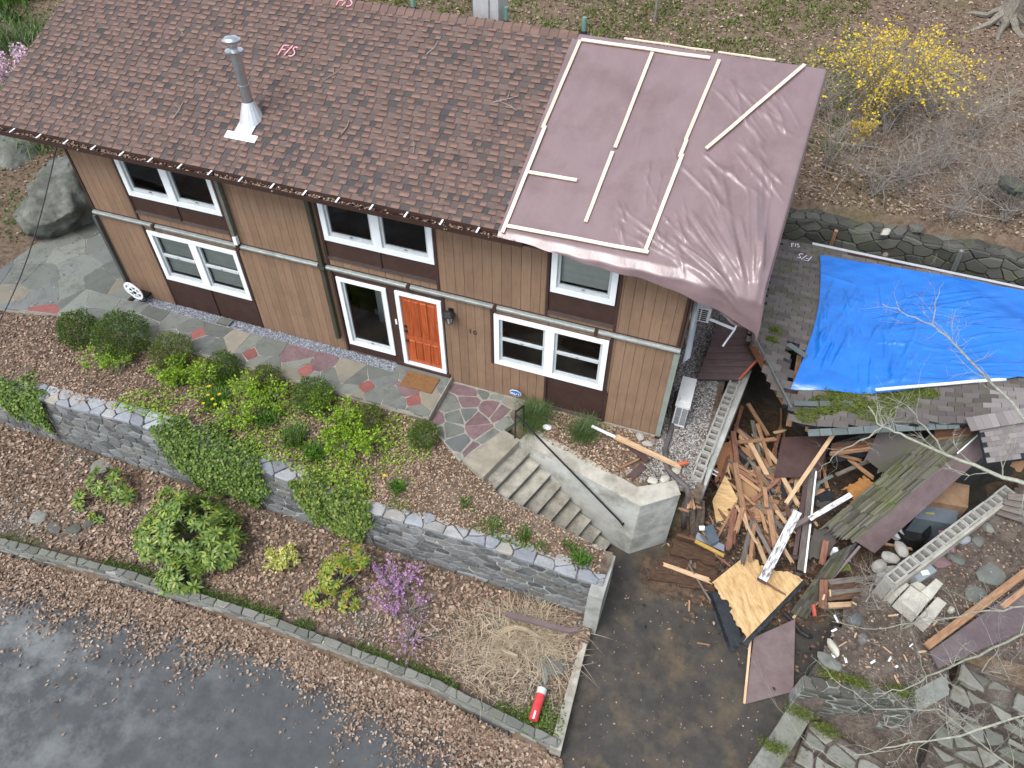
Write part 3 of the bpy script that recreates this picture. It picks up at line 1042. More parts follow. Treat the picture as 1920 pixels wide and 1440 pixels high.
# downspouts
put('downspout', MB().box(6.155, 6.25, -.145, -.055, .55, 2.57).box(6.155, 6.25, -.145, -.055, 2.72, 4.55).box(6.14, 6.265, -.15, -.05, 2.60, 2.70), OLIVE, house)
put('downspout', MB().box(4.01, 4.10, -.14, -.055, 2.98, 4.55), mat('grey_olive', [(.12, .13, .11), (.17, .18, .155)], scale=5, rough=.5), house)
put('downspout', MB().box(4.01, 4.10, -.142, -.055, 2.74, 2.94), WHITE, house)
put('downspout', MB().box(-.05, .04, -.12, -.046, .1, 2.56), mat('slate_downspout', [(.05, .055, .055), (.075, .08, .08)], scale=5, rough=.5), house)
put('corner_trim', MB().box(HX1-.06, HX1+.05, -.06, -.046, .02, 2.56).box(HX1+.006, HX1+.05, -.046, .12, .02, 2.56), GREENGREY, house)
put('corner_base', MB().box(HX1-.06, HX1+.05, -.065, .12, -.3, .018), BROWN, house)

# ------------------------------------------------------------------ roof
SL = .4156
RXL, RXR = -1.65, 15.15
RY0, RY1 = -.42, 4.0


def rz(y, off=0.0):
    return 4.78+SL*(y+.5)+off


nrm = Vector((0, -SL, 1)).normalized()
tdir = Vector((0, 1, SL)).normalized()          # up the slope
E0 = Vector((0, RY0, rz(RY0)))
SLEN = (RY1-RY0)*math.sqrt(1+SL*SL)


def onroof(x, s, h=0.0):
    """a point x along the eave, s up the slope, h above the deck"""
    p = E0+tdir*s+nrm*h
    return (x, p.y, p.z)


roof = put('roof', MB().hexa([onroof(RXL, 0, -.16), onroof(RXR, 0, -.16), onroof(RXR, SLEN, -.16), onroof(RXL, SLEN, -.16)],
                             [onroof(RXL, 0, -.004), onroof(RXR, 0, -.004), onroof(RXR, SLEN, -.004), onroof(RXL, SLEN, -.004)]), UNDER, house)
bz = rz(4.0)
back = MB()
nc = 28
for i in range(nc):
    y0, y1 = 4.02+i*.16, 4.02+(i+1)*.16
    z0, z1 = bz-SL*(y0-4)+.006, bz-SL*(y1-4)+.018
    back.add([(RXL, y0, z0), (RXR, y0, z0), (RXR, y1, z1), (RXL, y1, z1)], [(0, 1, 2, 3)])
    back.add([(RXL, y1, z1), (RXR, y1, z1), (RXR, y1, z1-.014), (RXL, y1, z1-.014)], [(0, 1, 2, 3)])
put('rear_slope', back, SHINGLE_BACK, roof)
put('roof_edge', MB().box(RXL, RXR, 8.45, 8.5, 4.6, 4.9), BROWN, roof)
put('soffit', MB().box(RXL, RXR, RY0+.02, 8.4, WT+.005, WT+.03), BROWN, roof)
put('fascia', MB().box(RXL, RXR, RY0-.022, RY0+.018, WT, rz(RY0)-.012), BROWN, roof)
for xx in (RXL-.03, RXR):
    put('rake_board', MB().hexa([(xx, RY0, rz(RY0)-.2), (xx+.03, RY0, rz(RY0)-.2), (xx+.03, 4, bz-.2), (xx, 4, bz-.2)], [(xx, RY0, rz(RY0)), (xx+.03, RY0, rz(RY0)), (xx+.03, 4, bz), (xx, 4, bz)]), BROWN, roof)

# shingles: every tab is a wedge of its own; the rest of the roof in one mesh
EXPO = .142
ncr = int(SLEN/EXPO)+1
rnS = random.Random(5)
tabs = []
for c in range(ncr):
    s0 = c*EXPO
    x = RXL+rnS.uniform(-.2, 0)
    up = rnS.random() < .5
    while x < 10.6:
        w = rnS.uniform(.10, .20) if up else rnS.uniform(.07, .22)
        tabs.append((c, s0, max(x, RXL), min(x+w, 10.62), up))
        x += w; up = not up
camv = Vector((14.2755,-10.5965,12.3548))
tabs = [t for t in tabs if t[3]-t[2] > .03]
tabs.sort(key=lambda t: ((Vector(onroof((t[2]+t[3])/2, t[1]))-camv).length))
rest, rest2 = MB(), MB()


def tab(mb, t):
    c, s0, a, b, up = t
    s1 = min(s0+EXPO+.05, SLEN+.01)
    h0 = .03 if up else .014
    h1 = .006
    g = .0015
    d = rnS.uniform(-.004, .004)
    s0 = s0+(d if up else .004)
    vs_ = [onroof(a+g, s0, 0), onroof(b-g, s0, 0), onroof(b-g, s1, 0), onroof(a+g, s1, 0), onroof(a+g, s0, h0), onroof(b-g, s0, h0), onroof(b-g, s1, h1), onroof(a+g, s1, h1)]
    mb.add(vs_, [(4, 5, 6, 7), (0, 1, 5, 4), (1, 2, 6, 5), (3, 0, 4, 7)])


for k, t in enumerate(tabs):
    if k < 300:
        mb = MB(); tab(mb, t); put('shingle', mb, SHINGLE_TAB if t[4] else SHINGLE, roof)
    else:
        tab(rest if t[4] else rest2, t)
put('shingles', rest, SHINGLE_TAB, roof, kind='stuff')
put('shingles', rest2, SHINGLE, roof, kind='stuff')
x = RXL
while x < 10.45:
    w = .2
    mb = MB()
    pr_ = [(-.17, -.17*SL-.002), (-.06, .006), (0, .035), (.06, .006), (.17, -.17*SL-.002)]
    lift = rnS.uniform(.0, .006)
    for i in range(4):
        (y0, z0), (y1, z1) = pr_[i], pr_[i+1]
        mb.add([(x-.05, 4+y0, bz+z0+.012), (x+w, 4+y0, bz+z0+.032+lift), (x+w, 4+y1, bz+z1+.032+lift), (x-.05, 4+y1, bz+z1+.012)], [(0, 1, 2, 3)])
    mb.add([(x+w, 4+y, bz+z+.032+lift) for y, z in pr_]+[(x+w, 4+y, bz+z) for y, z in pr_], [(i, i+5, i+6, i+1) for i in range(4)])
    put('ridge_cap', mb, CAPSH, roof)
    x += w

# gutter with hangers and old leaves
gt = MB()
GYO = RY0-.15
pg = [(RY0-.024, rz(RY0)-.03), (RY0-.024, rz(RY0)-.13), (GYO+.02, rz(RY0)-.13), (GYO, rz(RY0)-.03), (GYO-.012, rz(RY0)-.028), (GYO+.008, rz(RY0)-.145), (RY0-.02, rz(RY0)-.145)]
n = len(pg)
xa, xb = RXL, 10.95
gt.add([(xa, y, z) for y, z in pg]+[(xb, y, z) for y, z in pg], [(i, i+1, n+i+1, n+i) for i in range(n-1)]+[tuple(range(n)), tuple(range(2*n-1, n-1, -1))])
gut = put('gutter', gt, BROWN, house)
x = -1.36
while x < 10.6:
    put('gutter_hanger', MB().beam((x, GYO-.014, rz(RY0)-.012), (x, RY0-.01, rz(RY0)+.002), .035, .008), WHITE, gut)
    x += .715
P = np.stack([RNG.uniform(xa+.1, xb, 1500), RNG.uniform(GYO+.02, RY0-.035, 1500), np.full(1500, rz(RY0)-.07)], 1)
P = P[(np.sin(P[:, 0]*1.3)+RNG.normal(0, .5, len(P))) > -.7]
litter('gutter_leaves', P, LITTER, (.03, .07), tilt=.6, parent=gut)

# stove flue with its flashing and cap
fx, fy = 4.60, .86
fz = rz(fy)
fl = put('flue_pipe', MB().lathe((fx, fy, fz+.28), [(.105, 0), (.105, .40)], 24).lathe((fx, fy, fz+.68), [(.112, 0), (.112, .025)], 24).lathe((fx, fy, fz+.705), [(.105, 0), (.105, .62)], 24), METAL, house, smooth=False)
cone = MB()
k_ = 16
for i in range(k_):
    t0, t1 = 2*PI*i/k_, 2*PI*(i+1)/k_
    bot = lambda t: (fx+.24*math.cos(t), fy+.26*math.sin(t)-.04, rz(fy+.26*math.sin(t)-.04)+.03)
    top = lambda t: (fx+.115*math.cos(t), fy+.115*math.sin(t), fz+.36)
    cone.add([bot(t0), bot(t1), top(t1), top(t0)], [(0, 1, 2, 3)])
put('flashing_cone', cone, LEADM, fl)
sq = lambda a, b, c, d, h0, h1: MB().hexa([(a, c, rz(c)+h0), (b, c, rz(c)+h0), (b, d, rz(d)+h0), (a, d, rz(d)+h0)], [(a, c, rz(c)+h1), (b, c, rz(c)+h1), (b, d, rz(d)+h1), (a, d, rz(d)+h1)])
put('flashing_plate', sq(fx-.36, fx+.36, fy-.56, fy-.40, .026, .036), WHITE, fl)
put('flashing_plate', sq(fx-.20, fx+.20, fy-.42, fy-.16, .028, .040), LEADM, fl)
put('storm_collar', MB().lathe((fx, fy, fz+1.32), [(.14, 0), (.17, .02), (.175, .04), (.12, .05)], 24), METAL, fl)
put('flue_cap', MB().lathe((fx, fy, fz+1.37), [(.08, 0), (.08, .09), (.165, .14), (.175, .19), (.15, .20)], 24).lathe((fx, fy, fz+1.57), [(.15, 0), (.12, .03), (.02, .05)], 24), METAL, fl)

# vents and the metal chimney box behind the ridge
for x, y in ((5.06, 4.6), (6.55, 4.7), (8.72, 4.75), (10.5, 4.6)):
    z = bz-SL*(y-4)
    v_ = put('vent_pipe', MB().lathe((x, y, z), [(.05, 0), (.05, .38)], 12), COPPER_G, house)
    put('vent_boot', MB().lathe((x, y, z), [(.15, 0), (.13, .04), (.075, .07), (.06, .12)], 12), BLACK, v_)
ch = put('chimney', MB().box(8.05, 8.62, 4.55, 5.1, 6.1, 6.98), LEADM, house)
put('chimney_seam', MB().box(8.40, 8.425, 4.535, 4.55, 6.2, 6.97).box(8.03, 8.05, 4.55, 4.6, 6.2, 6.97), GALV, ch)
RoofM = Matrix(((1, 0, 0), (0, tdir.y, nrm.y), (0, tdir.z, nrm.z))).to_4x4()
def chalk(name, label, m, M4, parent, s, w=.022):
    """hand-drawn F/S in chalk strokes"""
    st = [[(-.5, -.45), (-.46, .4)], [(-.46, .4), (-.12, .46)], [(-.47, .05), (-.2, .08)], [(-.1, -.4), (.12, .5)],
          [(.5, .36), (.38, .44), (.26, .36), (.27, .2), (.42, .06), (.5, -.12), (.44, -.3), (.3, -.4), (.2, -.34)]]
    mb = MB()
    for q in st:
        for a, b in zip(q[:-1], q[1:]):
            mb.beam((a[0]*s, a[1]*s*.9, 0), (b[0]*s, b[1]*s*.9, 0), w, .003)
    o = new_obj(name, mb.v, mb.f, m, parent, local=True)
    o.matrix_local = Matrix.Translation(-WLOC[parent.name]) @ M4
    o['label'] = label


p_ = (4.62,2.49,6.08)
chalk('chalk_mark', 'pink chalk letters F/S on the shingles', PINK, Matrix.Translation(p_) @ RoofM, roof, .36)
p_ = (5.32,3.93,6.68)
chalk('chalk_mark', 'pink chalk scrawl near the ridge', PINK, Matrix.Translation(p_) @ RoofM, roof, .34)

# ------------------------------------------------------------------ stone walls
def stone_wall(name, label, path, ztop, zbot, thick, dx, dz, rn, mstone=STONE, mjoint=JOINT, mcap=STONE_CAP, capdx=.42, gap=.022, proud=.045, cap=True, capw=None, jcap=None):
    """path: points along the foot of the face, the face looks to the right-hand side of the walk direction"""
    pts = [Vector((p[0], p[1], 0)) for p in path]
    cum = [0]
    for a, b in zip(pts[:-1], pts[1:]): cum.append(cum[-1]+(b-a).length)

    def at(u):
        u = max(0, min(cum[-1]-1e-6, u))
        for i in range(len(pts)-1):
            if u <= cum[i+1]: break
        d = (pts[i+1]-pts[i]).normalized()
        return pts[i]+d*(u-cum[i]), Vector((d.y, -d.x, 0)), i

    Lw = cum[-1]
    root = thing(name, label, 'wall', tuple(pts[len(pts)//2])); root['kind'] = 'thing'
    H = 1.0

    def f(u, v, h):
        p, nn, _ = at(u)
        z0, z1 = zbot(p.x), ztop(p.x)
        q = p+nn*h
        return (q.x, q.y, z0+(z1-z0)*v)

    core = MB()
    n = max(2, int(Lw/.5))
    for i in range(n):
        a, b = Lw*i/n, Lw*(i+1)/n
        c8 = [f(a, -.15, 0), f(b, -.15, 0), f(b, -.15, -thick), f(a, -.15, -thick)]
        t8 = [f(a, .985, 0), f(b, .985, 0), f(b, .985, -thick), f(a, .985, -thick)]
        core.hexa(c8, t8)
    put('wall_core', core, mjoint, root)
    hm = sum(ztop(p.x)-zbot(p.x) for p in pts)/len(pts)
    P = jgrid(0, Lw, 0, hm, dx, dz, rn, j=.34)
    # stones are wider than tall: measure in squeezed space
    k = dx/dz*.8
    sq_ = [(p[0]/k, p[1]) for p in P]
    cells = voronoi(sq_, [(0, 0), (Lw/k, 0), (Lw/k, hm), (0, hm)])
    made = []
    for c in cells:
        c = [(p[0]*k, p[1]) for p in c]
        c = inset(c, gap/2)
        if len(c) < 3 or abs(area(c)) < .004: continue
        c = rough_poly(c, rn, .018)
        c = [(min(max(p[0], 0), Lw), min(max(p[1], -.02), hm+.01)) for p in c]
        pr = proud*rn.uniform(.4, 1.3)
        mb = MB().slab(c, lambda u, v, h: f(u, v/hm, h), -.03, pr, .022)
        made.append(mb)
    made.sort(key=lambda q: (Vector(q.v[0])-camv).length)
    for q in made[:300]: put('stone', q, mstone, root)
    if len(made) > 300:
        far = MB()
        for q in made[300:]: far.add(q.v, q.f)
        put('stones', far, mstone, root, kind='stuff')
    if cap:
        cw = capw or thick+.04
        P = jgrid(0, Lw, -.03, cw-.03, capdx, cw/2, rn, j=.4)
        for c in voronoi(P, [(0, -.04), (Lw, -.04), (Lw, cw), (0, cw)]):
            c = inset(c, gap/2)
            if len(c) < 3 or abs(area(c)) < .006: continue
            c = rough_poly(c, rn, .02)
            hh = rn.uniform(0, .02)

            def g(u, v, h):
                p, nn, _ = at(u)
                q = p-nn*v
                return (q.x, q.y, ztop(p.x)+h)
            put('cap_stone', MB().slab(c, g, -.05, .025+hh, .018), mcap, root)
    return root


rn = random.Random(21)
up_top = lambda x: float(wall_top(x))
up_bot = lambda x: -2.06
stone_wall('garden_wall', 'tall grey stone retaining wall between the two garden terraces', [(-6.0, -3.75), (0, -3.62), (13.78, -3.62)], up_top, up_bot, .40, .37, .185, rn, capw=.44, gap=.032, proud=.028)
lo_top = lambda x: -1.95
lo_bot = lambda x: -2.45
xs = [-9, -3, .6, 4, 7.3, 11, 13.75]
stone_wall('roadside_wall', 'low stone wall with limed joints along the road', [(x, float(lower_line(x))) for x in xs], lo_top, lo_bot, .12, .40, .15, rn, mjoint=JOINT_WHITE, capdx=.5, gap=.032, capw=.13, proud=.022,
           mstone=mat('roadside_stone', [(.15, .155, .145), (.21, .215, .20), (.265, .265, .245)], pick=True, scale=9, rough=.9, bump=.5, bscale=26, var=.25, tint=(.12, .13, .085), tscale=1.6, tamt=.45), mcap=mat('roadside_cap', [(.12, .125, .11), (.19, .19, .17)], pick=True, scale=9, rough=.9, bump=.5, bscale=26, var=.22, tint=(.11, .12, .07), tscale=2, tamt=.6))
# concrete kerb along the driveway side of the lower bed
kb = MB()
for i in range(6):
    y0, y1 = -6.36+i*.46, -6.36+(i+1)*.46
    x0, x1 = 13.62+i*.0, 13.62
    z0, z1 = -2.0+.008*math.sin(i*2), -2.0+.008*math.sin(i*2+2)
    kb.hexa([(13.6, y0, -2.6), (13.82-.02*i, y0, -2.6), (13.80-.02*i, y1, -2.6), (13.6, y1, -2.6)], [(13.6, y0, z0), (13.82-.02*i, y0, z0), (13.80-.02*i, y1, z1), (13.6, y1, z1)])
put('driveway_kerb', kb, CONC, label='weathered concrete kerb between the lower garden bed and the driveway', cat='kerb', kind='thing')

# ------------------------------------------------------------------ garden stairs
S0 = Vector((11.18, -1.13, 0)); sd = Vector((.95, -.313, 0)).normalized(); se = Vector((-.313, -.95, 0)).normalized()


def stp(s, w, z):
    p = S0+sd*s+se*w
    return (p.x, p.y, z)


stairs = thing('garden_stairs', 'worn concrete stairs leading down from the landing to the driveway', 'stairs', (12.2, -2.0, -1.9)); stairs['kind'] = 'thing'
put('top_slab', MB().prism([(10.77,-2.35,-0.05)[:2], (11.18,-1.13,-0.05)[:2], (10.55,-0.92,-0.05)[:2], (10.18,-2.07,-0.05)[:2]], -.22, -.05), mat('dark_concrete', [(.17, .155, .12), (.27, .25, .20)], scale=4, rough=.9, bump=.35, bscale=70, tint=(.36, .345, .29), tscale=1.3, tamt=.6), stairs)
STEPM = mat('step_concrete', [(.19, .175, .14), (.31, .295, .245), (.38, .365, .31)], scale=4.5, rough=.9, bump=.4, bscale=70, tint=(.11, .10, .075), tscale=2, tamt=.6, var=.12)
for i in range(1, 10):
    z = -.05-.19*i
    s0, s1 = (i-1)*.285-.03, i*.285
    w1 = 1.26-.03*i
    wa = -.02
    if i <= 2: w1 += .04
    b4 = [stp(s0, wa, z-.16), stp(s1-.03, wa, z-.16), stp(s1-.03, w1, z-.16), stp(s0, w1, z-.16)]
    t4 = [stp(s0, wa, z-.05), stp(s1-.03, wa, z-.05), stp(s1-.03, w1, z-.05), stp(s0, w1, z-.05)]
    mb = MB().hexa(b4, t4)
    mb.hexa([stp(s0, wa, z-.049), stp(s1, wa, z-.049), stp(s1, w1+.01, z-.049), stp(s0, w1+.01, z-.049)], [stp(s0, wa, z+random.uniform(-.004, .004)), stp(s1, wa, z-.004), stp(s1, w1+.01, z-.006), stp(s0, w1+.01, z)])
    put('step', mb, STEPM, stairs)
pl = [(11.08,-2.26,-0.28), (11.95,-2.51,-0.33), (12.72,-2.72,-0.38), (13.46,-2.96,-0.46), (13.66,-3.11,-0.55), (13.84,-2.91,-0.50), (13.06,-2.71,-0.42), (12.31,-2.53,-0.36), (11.60,-2.35,-0.30)]
tp = [(11.12, -2.42), (13.84, -2.90)]
sw = MB()
nn_ = 10
for i in range(nn_):
    t0, t1 = i/nn_, (i+1)/nn_

    def ed(t, w, z): return (tp[0][0]+(tp[1][0]-tp[0][0])*t+.17*w*0, tp[0][1]+(tp[1][1]-tp[0][1])*t-w, z)
    za, zb = -.36-.24*t0, -.36-.24*t1
    sw.hexa([ed(t0, .0, -2.2), ed(t1, .0, -2.2), ed(t1, .30, -2.2), ed(t0, .30, -2.2)][::-1], [ed(t0, .0, za), ed(t1, .0, zb), ed(t1, .30, zb), ed(t0, .30, za)][::-1])
put('side_wall', sw, CONC, stairs)
put('end_wall', MB().prism([(13.54, -3.9), (13.83, -3.9), (13.845, -2.9), (13.54, -2.9)], -2.3, -.605), CONC_PALE, stairs)

cw = thing('concrete_wall', 'pale concrete retaining wall on the right of the garden stairs', 'wall', (13.2, -1.5, -1.9)); cw['kind'] = 'thing'
put('wall_body', MB().prism([(11.16, -1.16), (14.06, -1.93), (14.78, -1.36), (14.62, -1.06), (13.9, -1.50), (11.36, -.72)], -2.2, -.065), CONC_PALE, cw)
put('wall_top', MB().prism([(11.15, -1.17), (14.07, -1.945), (14.79, -1.37), (14.62, -1.05), (13.9, -1.49), (11.36, -.70)], -.064, -.045), CONC, cw)

rail = thing('handrail', 'slim black metal handrail running down beside the garden stairs', 'handrail', (11.0, -1.15, 0)); rail['kind'] = 'thing'
put('rail_bar', MB().tube([(11.16, -.86, .80), (11.06, -1.12, .84), (11.10, -1.20, .84), (13.72, -1.92, -.82), (13.80, -1.935, -.92), (13.80, -1.86, -.94)], .021, 8), BLACK, rail)
put('rail_post', MB().tube([(11.05, -1.12, -.05), (11.06, -1.12, .84)], .02, 8), BLACK, rail)
put('rail_post', MB().tube([(11.16, -.86, -.05), (11.16, -.86, .80)], .018, 8), BLACK, rail)
put('rail_bracket', MB().tube([(12.75, -1.655, -.21), (12.73, -1.60, -.28)], .014, 6), BLACK, rail)

# ------------------------------------------------------------------ wall behind the garage, planter wall, stone steps
rn = random.Random(8)
stone_wall('hillside_wall', 'dark rough stone retaining wall behind the garage roof', [(14.6, 8.02), (19.4, 8.10), (25.5, 8.0)], lambda x: 1.08+.05*math.sin(x*3.1)+.03*math.sin(x*7.7), lambda x: -.1, .5, .5, .26, rn, mstone=STONE_DARK, mjoint=JOINT_DARK,
           mcap=STONE_DARK, capdx=.45, gap=.03, proud=.07)
stone_wall('planter_wall', 'small stone planter wall with pale mortar beside the driveway', [(17.78, -4.02), (19.75, -3.75)], lambda x: -1.22, lambda x: -2.42, .22, .42, .15, rn, mjoint=JOINT_WHITE, capdx=.34, proud=.02, gap=.05, mstone=STONE_DARK, mcap=STONE_DARK)
put('planter_end', MB().prism([(19.76, -3.79), (20.33, -3.25), (20.30, -2.85), (19.70, -3.42)], -2.45, -1.2), mat('planter_stone', [(.13, .14, .125), (.22, .23, .21)], scale=5, rough=.9, bump=.6, bscale=20, tint=(.09, .11, .05), tscale=2), label='rough stone block closing the right end of the planter wall', cat='stone', kind='thing')
kb = MB()
q = [(18.55,-2.33,-1.85), (18.15,-3.15,-1.86), (17.81,-3.92,-1.90), (17.49,-4.69,-1.95), (17.11,-5.53,-2.02), (16.94,-6.00,-2.05)]
for a, b in zip(q[:-1], q[1:]):
    kb.hexa([(a[0]-.02, a[1], -2.6), (b[0]-.02, b[1], -2.6), (b[0]+.62, b[1]+.2, -2.6), (a[0]+.62, a[1]+.2, -2.6)][::-1], [(a[0], a[1], a[2]), (b[0], b[1], b[2]), (b[0]+.55, b[1]+.2, b[2]-.12), (a[0]+.55, a[1]+.2, a[2]-.12)][::-1])
put('stone_kerb', kb, mat('kerb_stone', [(.10, .105, .092), (.17, .172, .15), (.23, .23, .205)], scale=5, rough=.9, bump=.9, bscale=16, tint=(.075, .09, .03), tscale=2.5, tamt=.7), label='mossy stone kerb along the right side of the driveway', cat='kerb', kind='thing')

# ------------------------------------------------------------------ brown tarp on the house roof
TARP = mat('brown_tarp', [(.175, .122, .126), (.21, .148, .152)], scale=3, rough=.31, bump=.3, bscale=9, var=.02, spec=.75, stretch=(1, .45, .45), tint=(.11, .068, .066), tscale=.9, tamt=.5)
BATTEN = mat('pale_batten', [(.62, .50, .38), (.72, .61, .49)], scale=3, rough=.75, bump=.1, bscale=40, coord='obj', stretch=(1, 10, 10))
BLUET = mat('blue_tarp', [(.008, .13, .50), (.014, .175, .62)], scale=3, rough=.27, bump=.4, bscale=11, var=.02, spec=.8, stretch=(.5, 1, 1))


def folds(S, T, lines):
    """height of creases that run along the given lines"""
    H = np.zeros_like(S)
    for (a, b, c, d, w, amp) in lines:
        dx, dy = c-a, d-b
        l2 = dx*dx+dy*dy
        t = ((S-a)*dx+(T-b)*dy)/l2
        tc = np.clip(t, 0, 1)
        # slight bend along the crease
        off = .12*np.sin(tc*3.0+a*5)*math.sqrt(l2)*.12
        ds = ((S-a)*(-dy)+(T-b)*dx)/math.sqrt(l2)+off
        en = np.clip(t*5, 0, 1)*np.clip((1-t)*3, 0, 1)
        H += amp*en*np.exp(-np.abs(ds/w)**1.4)
    return H


tn = thing('roof_tarp', 'large brown tarp fixed with pale battens over the right end of the house roof', 'tarp', (12.9, 1.8, 4.6))
nx, ny = 210, 210
S, T = np.meshgrid(np.linspace(0, 1, nx), np.linspace(0, 1, ny))
X = 10.46+S*(15.22-10.46)
smax = SLEN+.12
drop = np.interp(S, [0, .15, .35, .62, .8, 1.0], [.10, .13, .24, .34, .50, .62])
s_ = -drop+T*(smax+drop)
lines = []
rl = random.Random(4)
for k in range(38):                                  # creases fanning out of the lower right corner
    a = rl.uniform(.35, 1.5)
    r0, r1 = rl.uniform(.1, .9), rl.uniform(1.4, 3.4)
    cx, cy = 15.1, -.45
    lines.append((cx-r0*math.cos(a), cy+r0*math.sin(a), cx-r1*math.cos(a+rl.uniform(-.1, .1)), cy+r1*math.sin(a+rl.uniform(-.1, .1)), rl.uniform(.03, .07), rl.uniform(.015, .05)))
for k in range(34):                                  # diagonal pulls below the slanting batten
    x0, y0 = rl.uniform(13.0, 14.4), rl.uniform(2.2, 4.4)
    l = rl.uniform(.7, 1.9); a = rl.uniform(-1.15, -.6)
    lines.append((x0, y0, x0+l*math.cos(a), y0+l*math.sin(a), rl.uniform(.025, .06), rl.uniform(.01, .035)))
for k in range(26):                                  # steep creases right of the third batten
    x0, y0 = rl.uniform(12.2, 13.4), rl.uniform(.6, 2.9)
    l = rl.uniform(.5, 1.4); a = rl.uniform(-1.5, -.9)
    lines.append((x0, y0, x0+l*math.cos(a), y0+l*math.sin(a), rl.uniform(.02, .05), rl.uniform(.008, .025)))
for k in range(14):
    x0, y0 = rl.uniform(10.7, 12.9), rl.uniform(-.4, .6)
    l = rl.uniform(.3, .9); a = rl.uniform(-.5, .5)
    lines.append((x0, y0, x0+l*math.cos(a), y0+l*math.sin(a), rl.uniform(.02, .04), rl.uniform(.006, .015)))
H = folds(X, s_, lines)*1.15
H += .012*fbm(X*1.5, s_*1.5, 1.0)*np.clip((S-.25)*2, .1, 1)+.018
H = np.maximum(H*np.clip((X-10.6)*2.5, .25, 1), .034)
over = np.clip(-s_, 0, None)                         # cloth past the eave hangs down
over_x = np.clip(X-15.12, 0, None)
base_s = np.maximum(s_, -.16)
Ex = X+0
px = E0.y+tdir.y*base_s+nrm.y*H
pz = E0.z+tdir.z*base_s+nrm.z*H
hang = np.clip(over-.16, 0, None)
py = px-.02*np.sin(X*9)*np.clip(over*4, 0, 1)-.03*np.sin(X*4.1+1)*np.clip(hang*4, 0, 1)-H*.6*np.clip(hang*6, 0, 1)
pz = pz-hang*1.0-np.clip(over, 0, .16)*.35
top = np.clip(s_-SLEN, 0, None)
pz = pz-top*1.0
# the outer side edge droops over the rake
pz = pz-np.clip(S-.985, 0, 1)*9.0*.9
Ex = X-np.clip(S-.985, 0, 1)*1.6
Ex = Ex+np.interp(s_, [-.5, 0, SLEN], [.02, 0, .18])*S
# lower right corner is pulled out and down
pull = np.clip((S-.72)/.28, 0, 1)**1.5*np.clip((.0-s_)/.35, 0, 1)
pz = pz-pull*.32
py = py-pull*.05
Ex = Ex+pull*.06
V = np.stack([Ex, py, pz], -1).reshape(-1, 3)
F = np.array([(j*nx+i, j*nx+i+1, (j+1)*nx+i+1, (j+1)*nx+i) for j in range(ny-1) for i in range(nx-1)])
put_t = new_obj('tarp_sheet', V, F, TARP, tn, smooth=True)
# flap tucked under the overhang at the gable
fl_ = MB()
nn2 = 24
ws = []
for j in range(9):
    for i in range(nn2):
        u, v = i/(nn2-1), j/8
        a = Vector((14.03, -.46, 4.52)).lerp(Vector((15.26, -.62, 3.98)), u)
        b = Vector((14.12, .35, 4.55)).lerp(Vector((15.24, 1.7, 4.35)), u)
        p = a.lerp(b, v)
        p.z += -.14*math.sin(PI*u)*(1-v)-.10*math.sin(v*PI)+.03*math.sin(u*17+v*4)*(1-v)
        ws.append(tuple(p))
fl_.add(ws, [(j*nn2+i, j*nn2+i+1, (j+1)*nn2+i+1, (j+1)*nn2+i) for j in range(8) for i in range(nn2-1)])
put('tarp_flap', fl_, TARP, tn, smooth=True)


def batten(a, b, w=.06):
    board('batten', a, b, w, .024, BATTEN, roll=math.atan(SL)*0, parent=tn, seed=3)


for a, b in (((10.64,3.79,6.64), (10.56,1.70,5.78)), ((10.60,1.74,5.81), (10.55,-0.50,4.86)), ((10.66,3.80,6.65), (13.21,3.82,6.65)), ((12.11,3.74,6.63), (12.01,1.56,5.72)), ((11.99,1.48,5.68), (11.93,0.02,5.07)),
             ((13.39,3.79,6.65), (13.21,1.96,5.89)), ((13.23,1.95,5.91), (13.20,1.58,5.75)), ((13.23,1.67,5.77), (13.09,-0.27,4.96)), ((10.58,-0.36,4.92), (13.15,-0.32,4.96)), ((10.61,0.76,5.38), (11.53,0.78,5.39)), ((14.93,3.93,6.73), (13.61,1.84,5.86))):
    a, b = Vector(a), Vector(b)
    # lie flat on the slope: roll about the batten so its broad side faces the roof normal
    d = (b-a).normalized(); s = Vector((0, 0, 1)).cross(d).normalized(); z = d.cross(s)
    roll = math.atan2(-nrm.dot(s), nrm.dot(z))
    board('batten', a, b, .065, .024, BATTEN, roll=roll, parent=tn, seed=3)
board('batten', (11.4, 4.42, bz-.10), (13.2, 4.42, bz-.10), .05, .02, BATTEN, parent=tn, seed=3)
board('batten', (13.3, 4.40, bz-.10), (14.4, 4.40, bz-.10), .05, .02, BATTEN, parent=tn, seed=3)

# ------------------------------------------------------------------ garage
GSH = mat('grey_shingle', [(.085, .075, .072), (.115, .102, .098), (.14, .125, .12)], pick=True, scale=14, rough=.92, bump=.6, bscale=90, var=.16, tint=(.07, .085, .03), tscale=1.6, tamt=.55)
GSH_PALE = mat('pale_shingle', [(.16, .145, .14), (.20, .185, .18), (.235, .215, .21)], pick=True, scale=14, rough=.92, bump=.5, bscale=90, var=.14)
GSH_WORN = mat('worn_shingle', [(.07, .066, .054), (.115, .108, .088), (.165, .155, .13)], pick=True, scale=14, rough=.92, bump=.7, bscale=60, var=.25, tint=(.10, .12, .03), tscale=1.3, tamt=.7)
FELT = mat('dark_felt', [(.012, .014, .018), (.03, .035, .042)], scale=6, rough=.8, bump=.4, bscale=30)
CAPBLUE = mat('slate_cap', [(.085, .105, .105), (.12, .145, .145)], scale=6, rough=.85, bump=.3, bscale=50)
W_FRESH = mat('fresh_wood', [(.36, .23, .13), (.50, .34, .20), (.58, .42, .27)], scale=4, rough=.75, bump=.25, bscale=30, coord='obj', stretch=(1, 9, 9), var=.15)
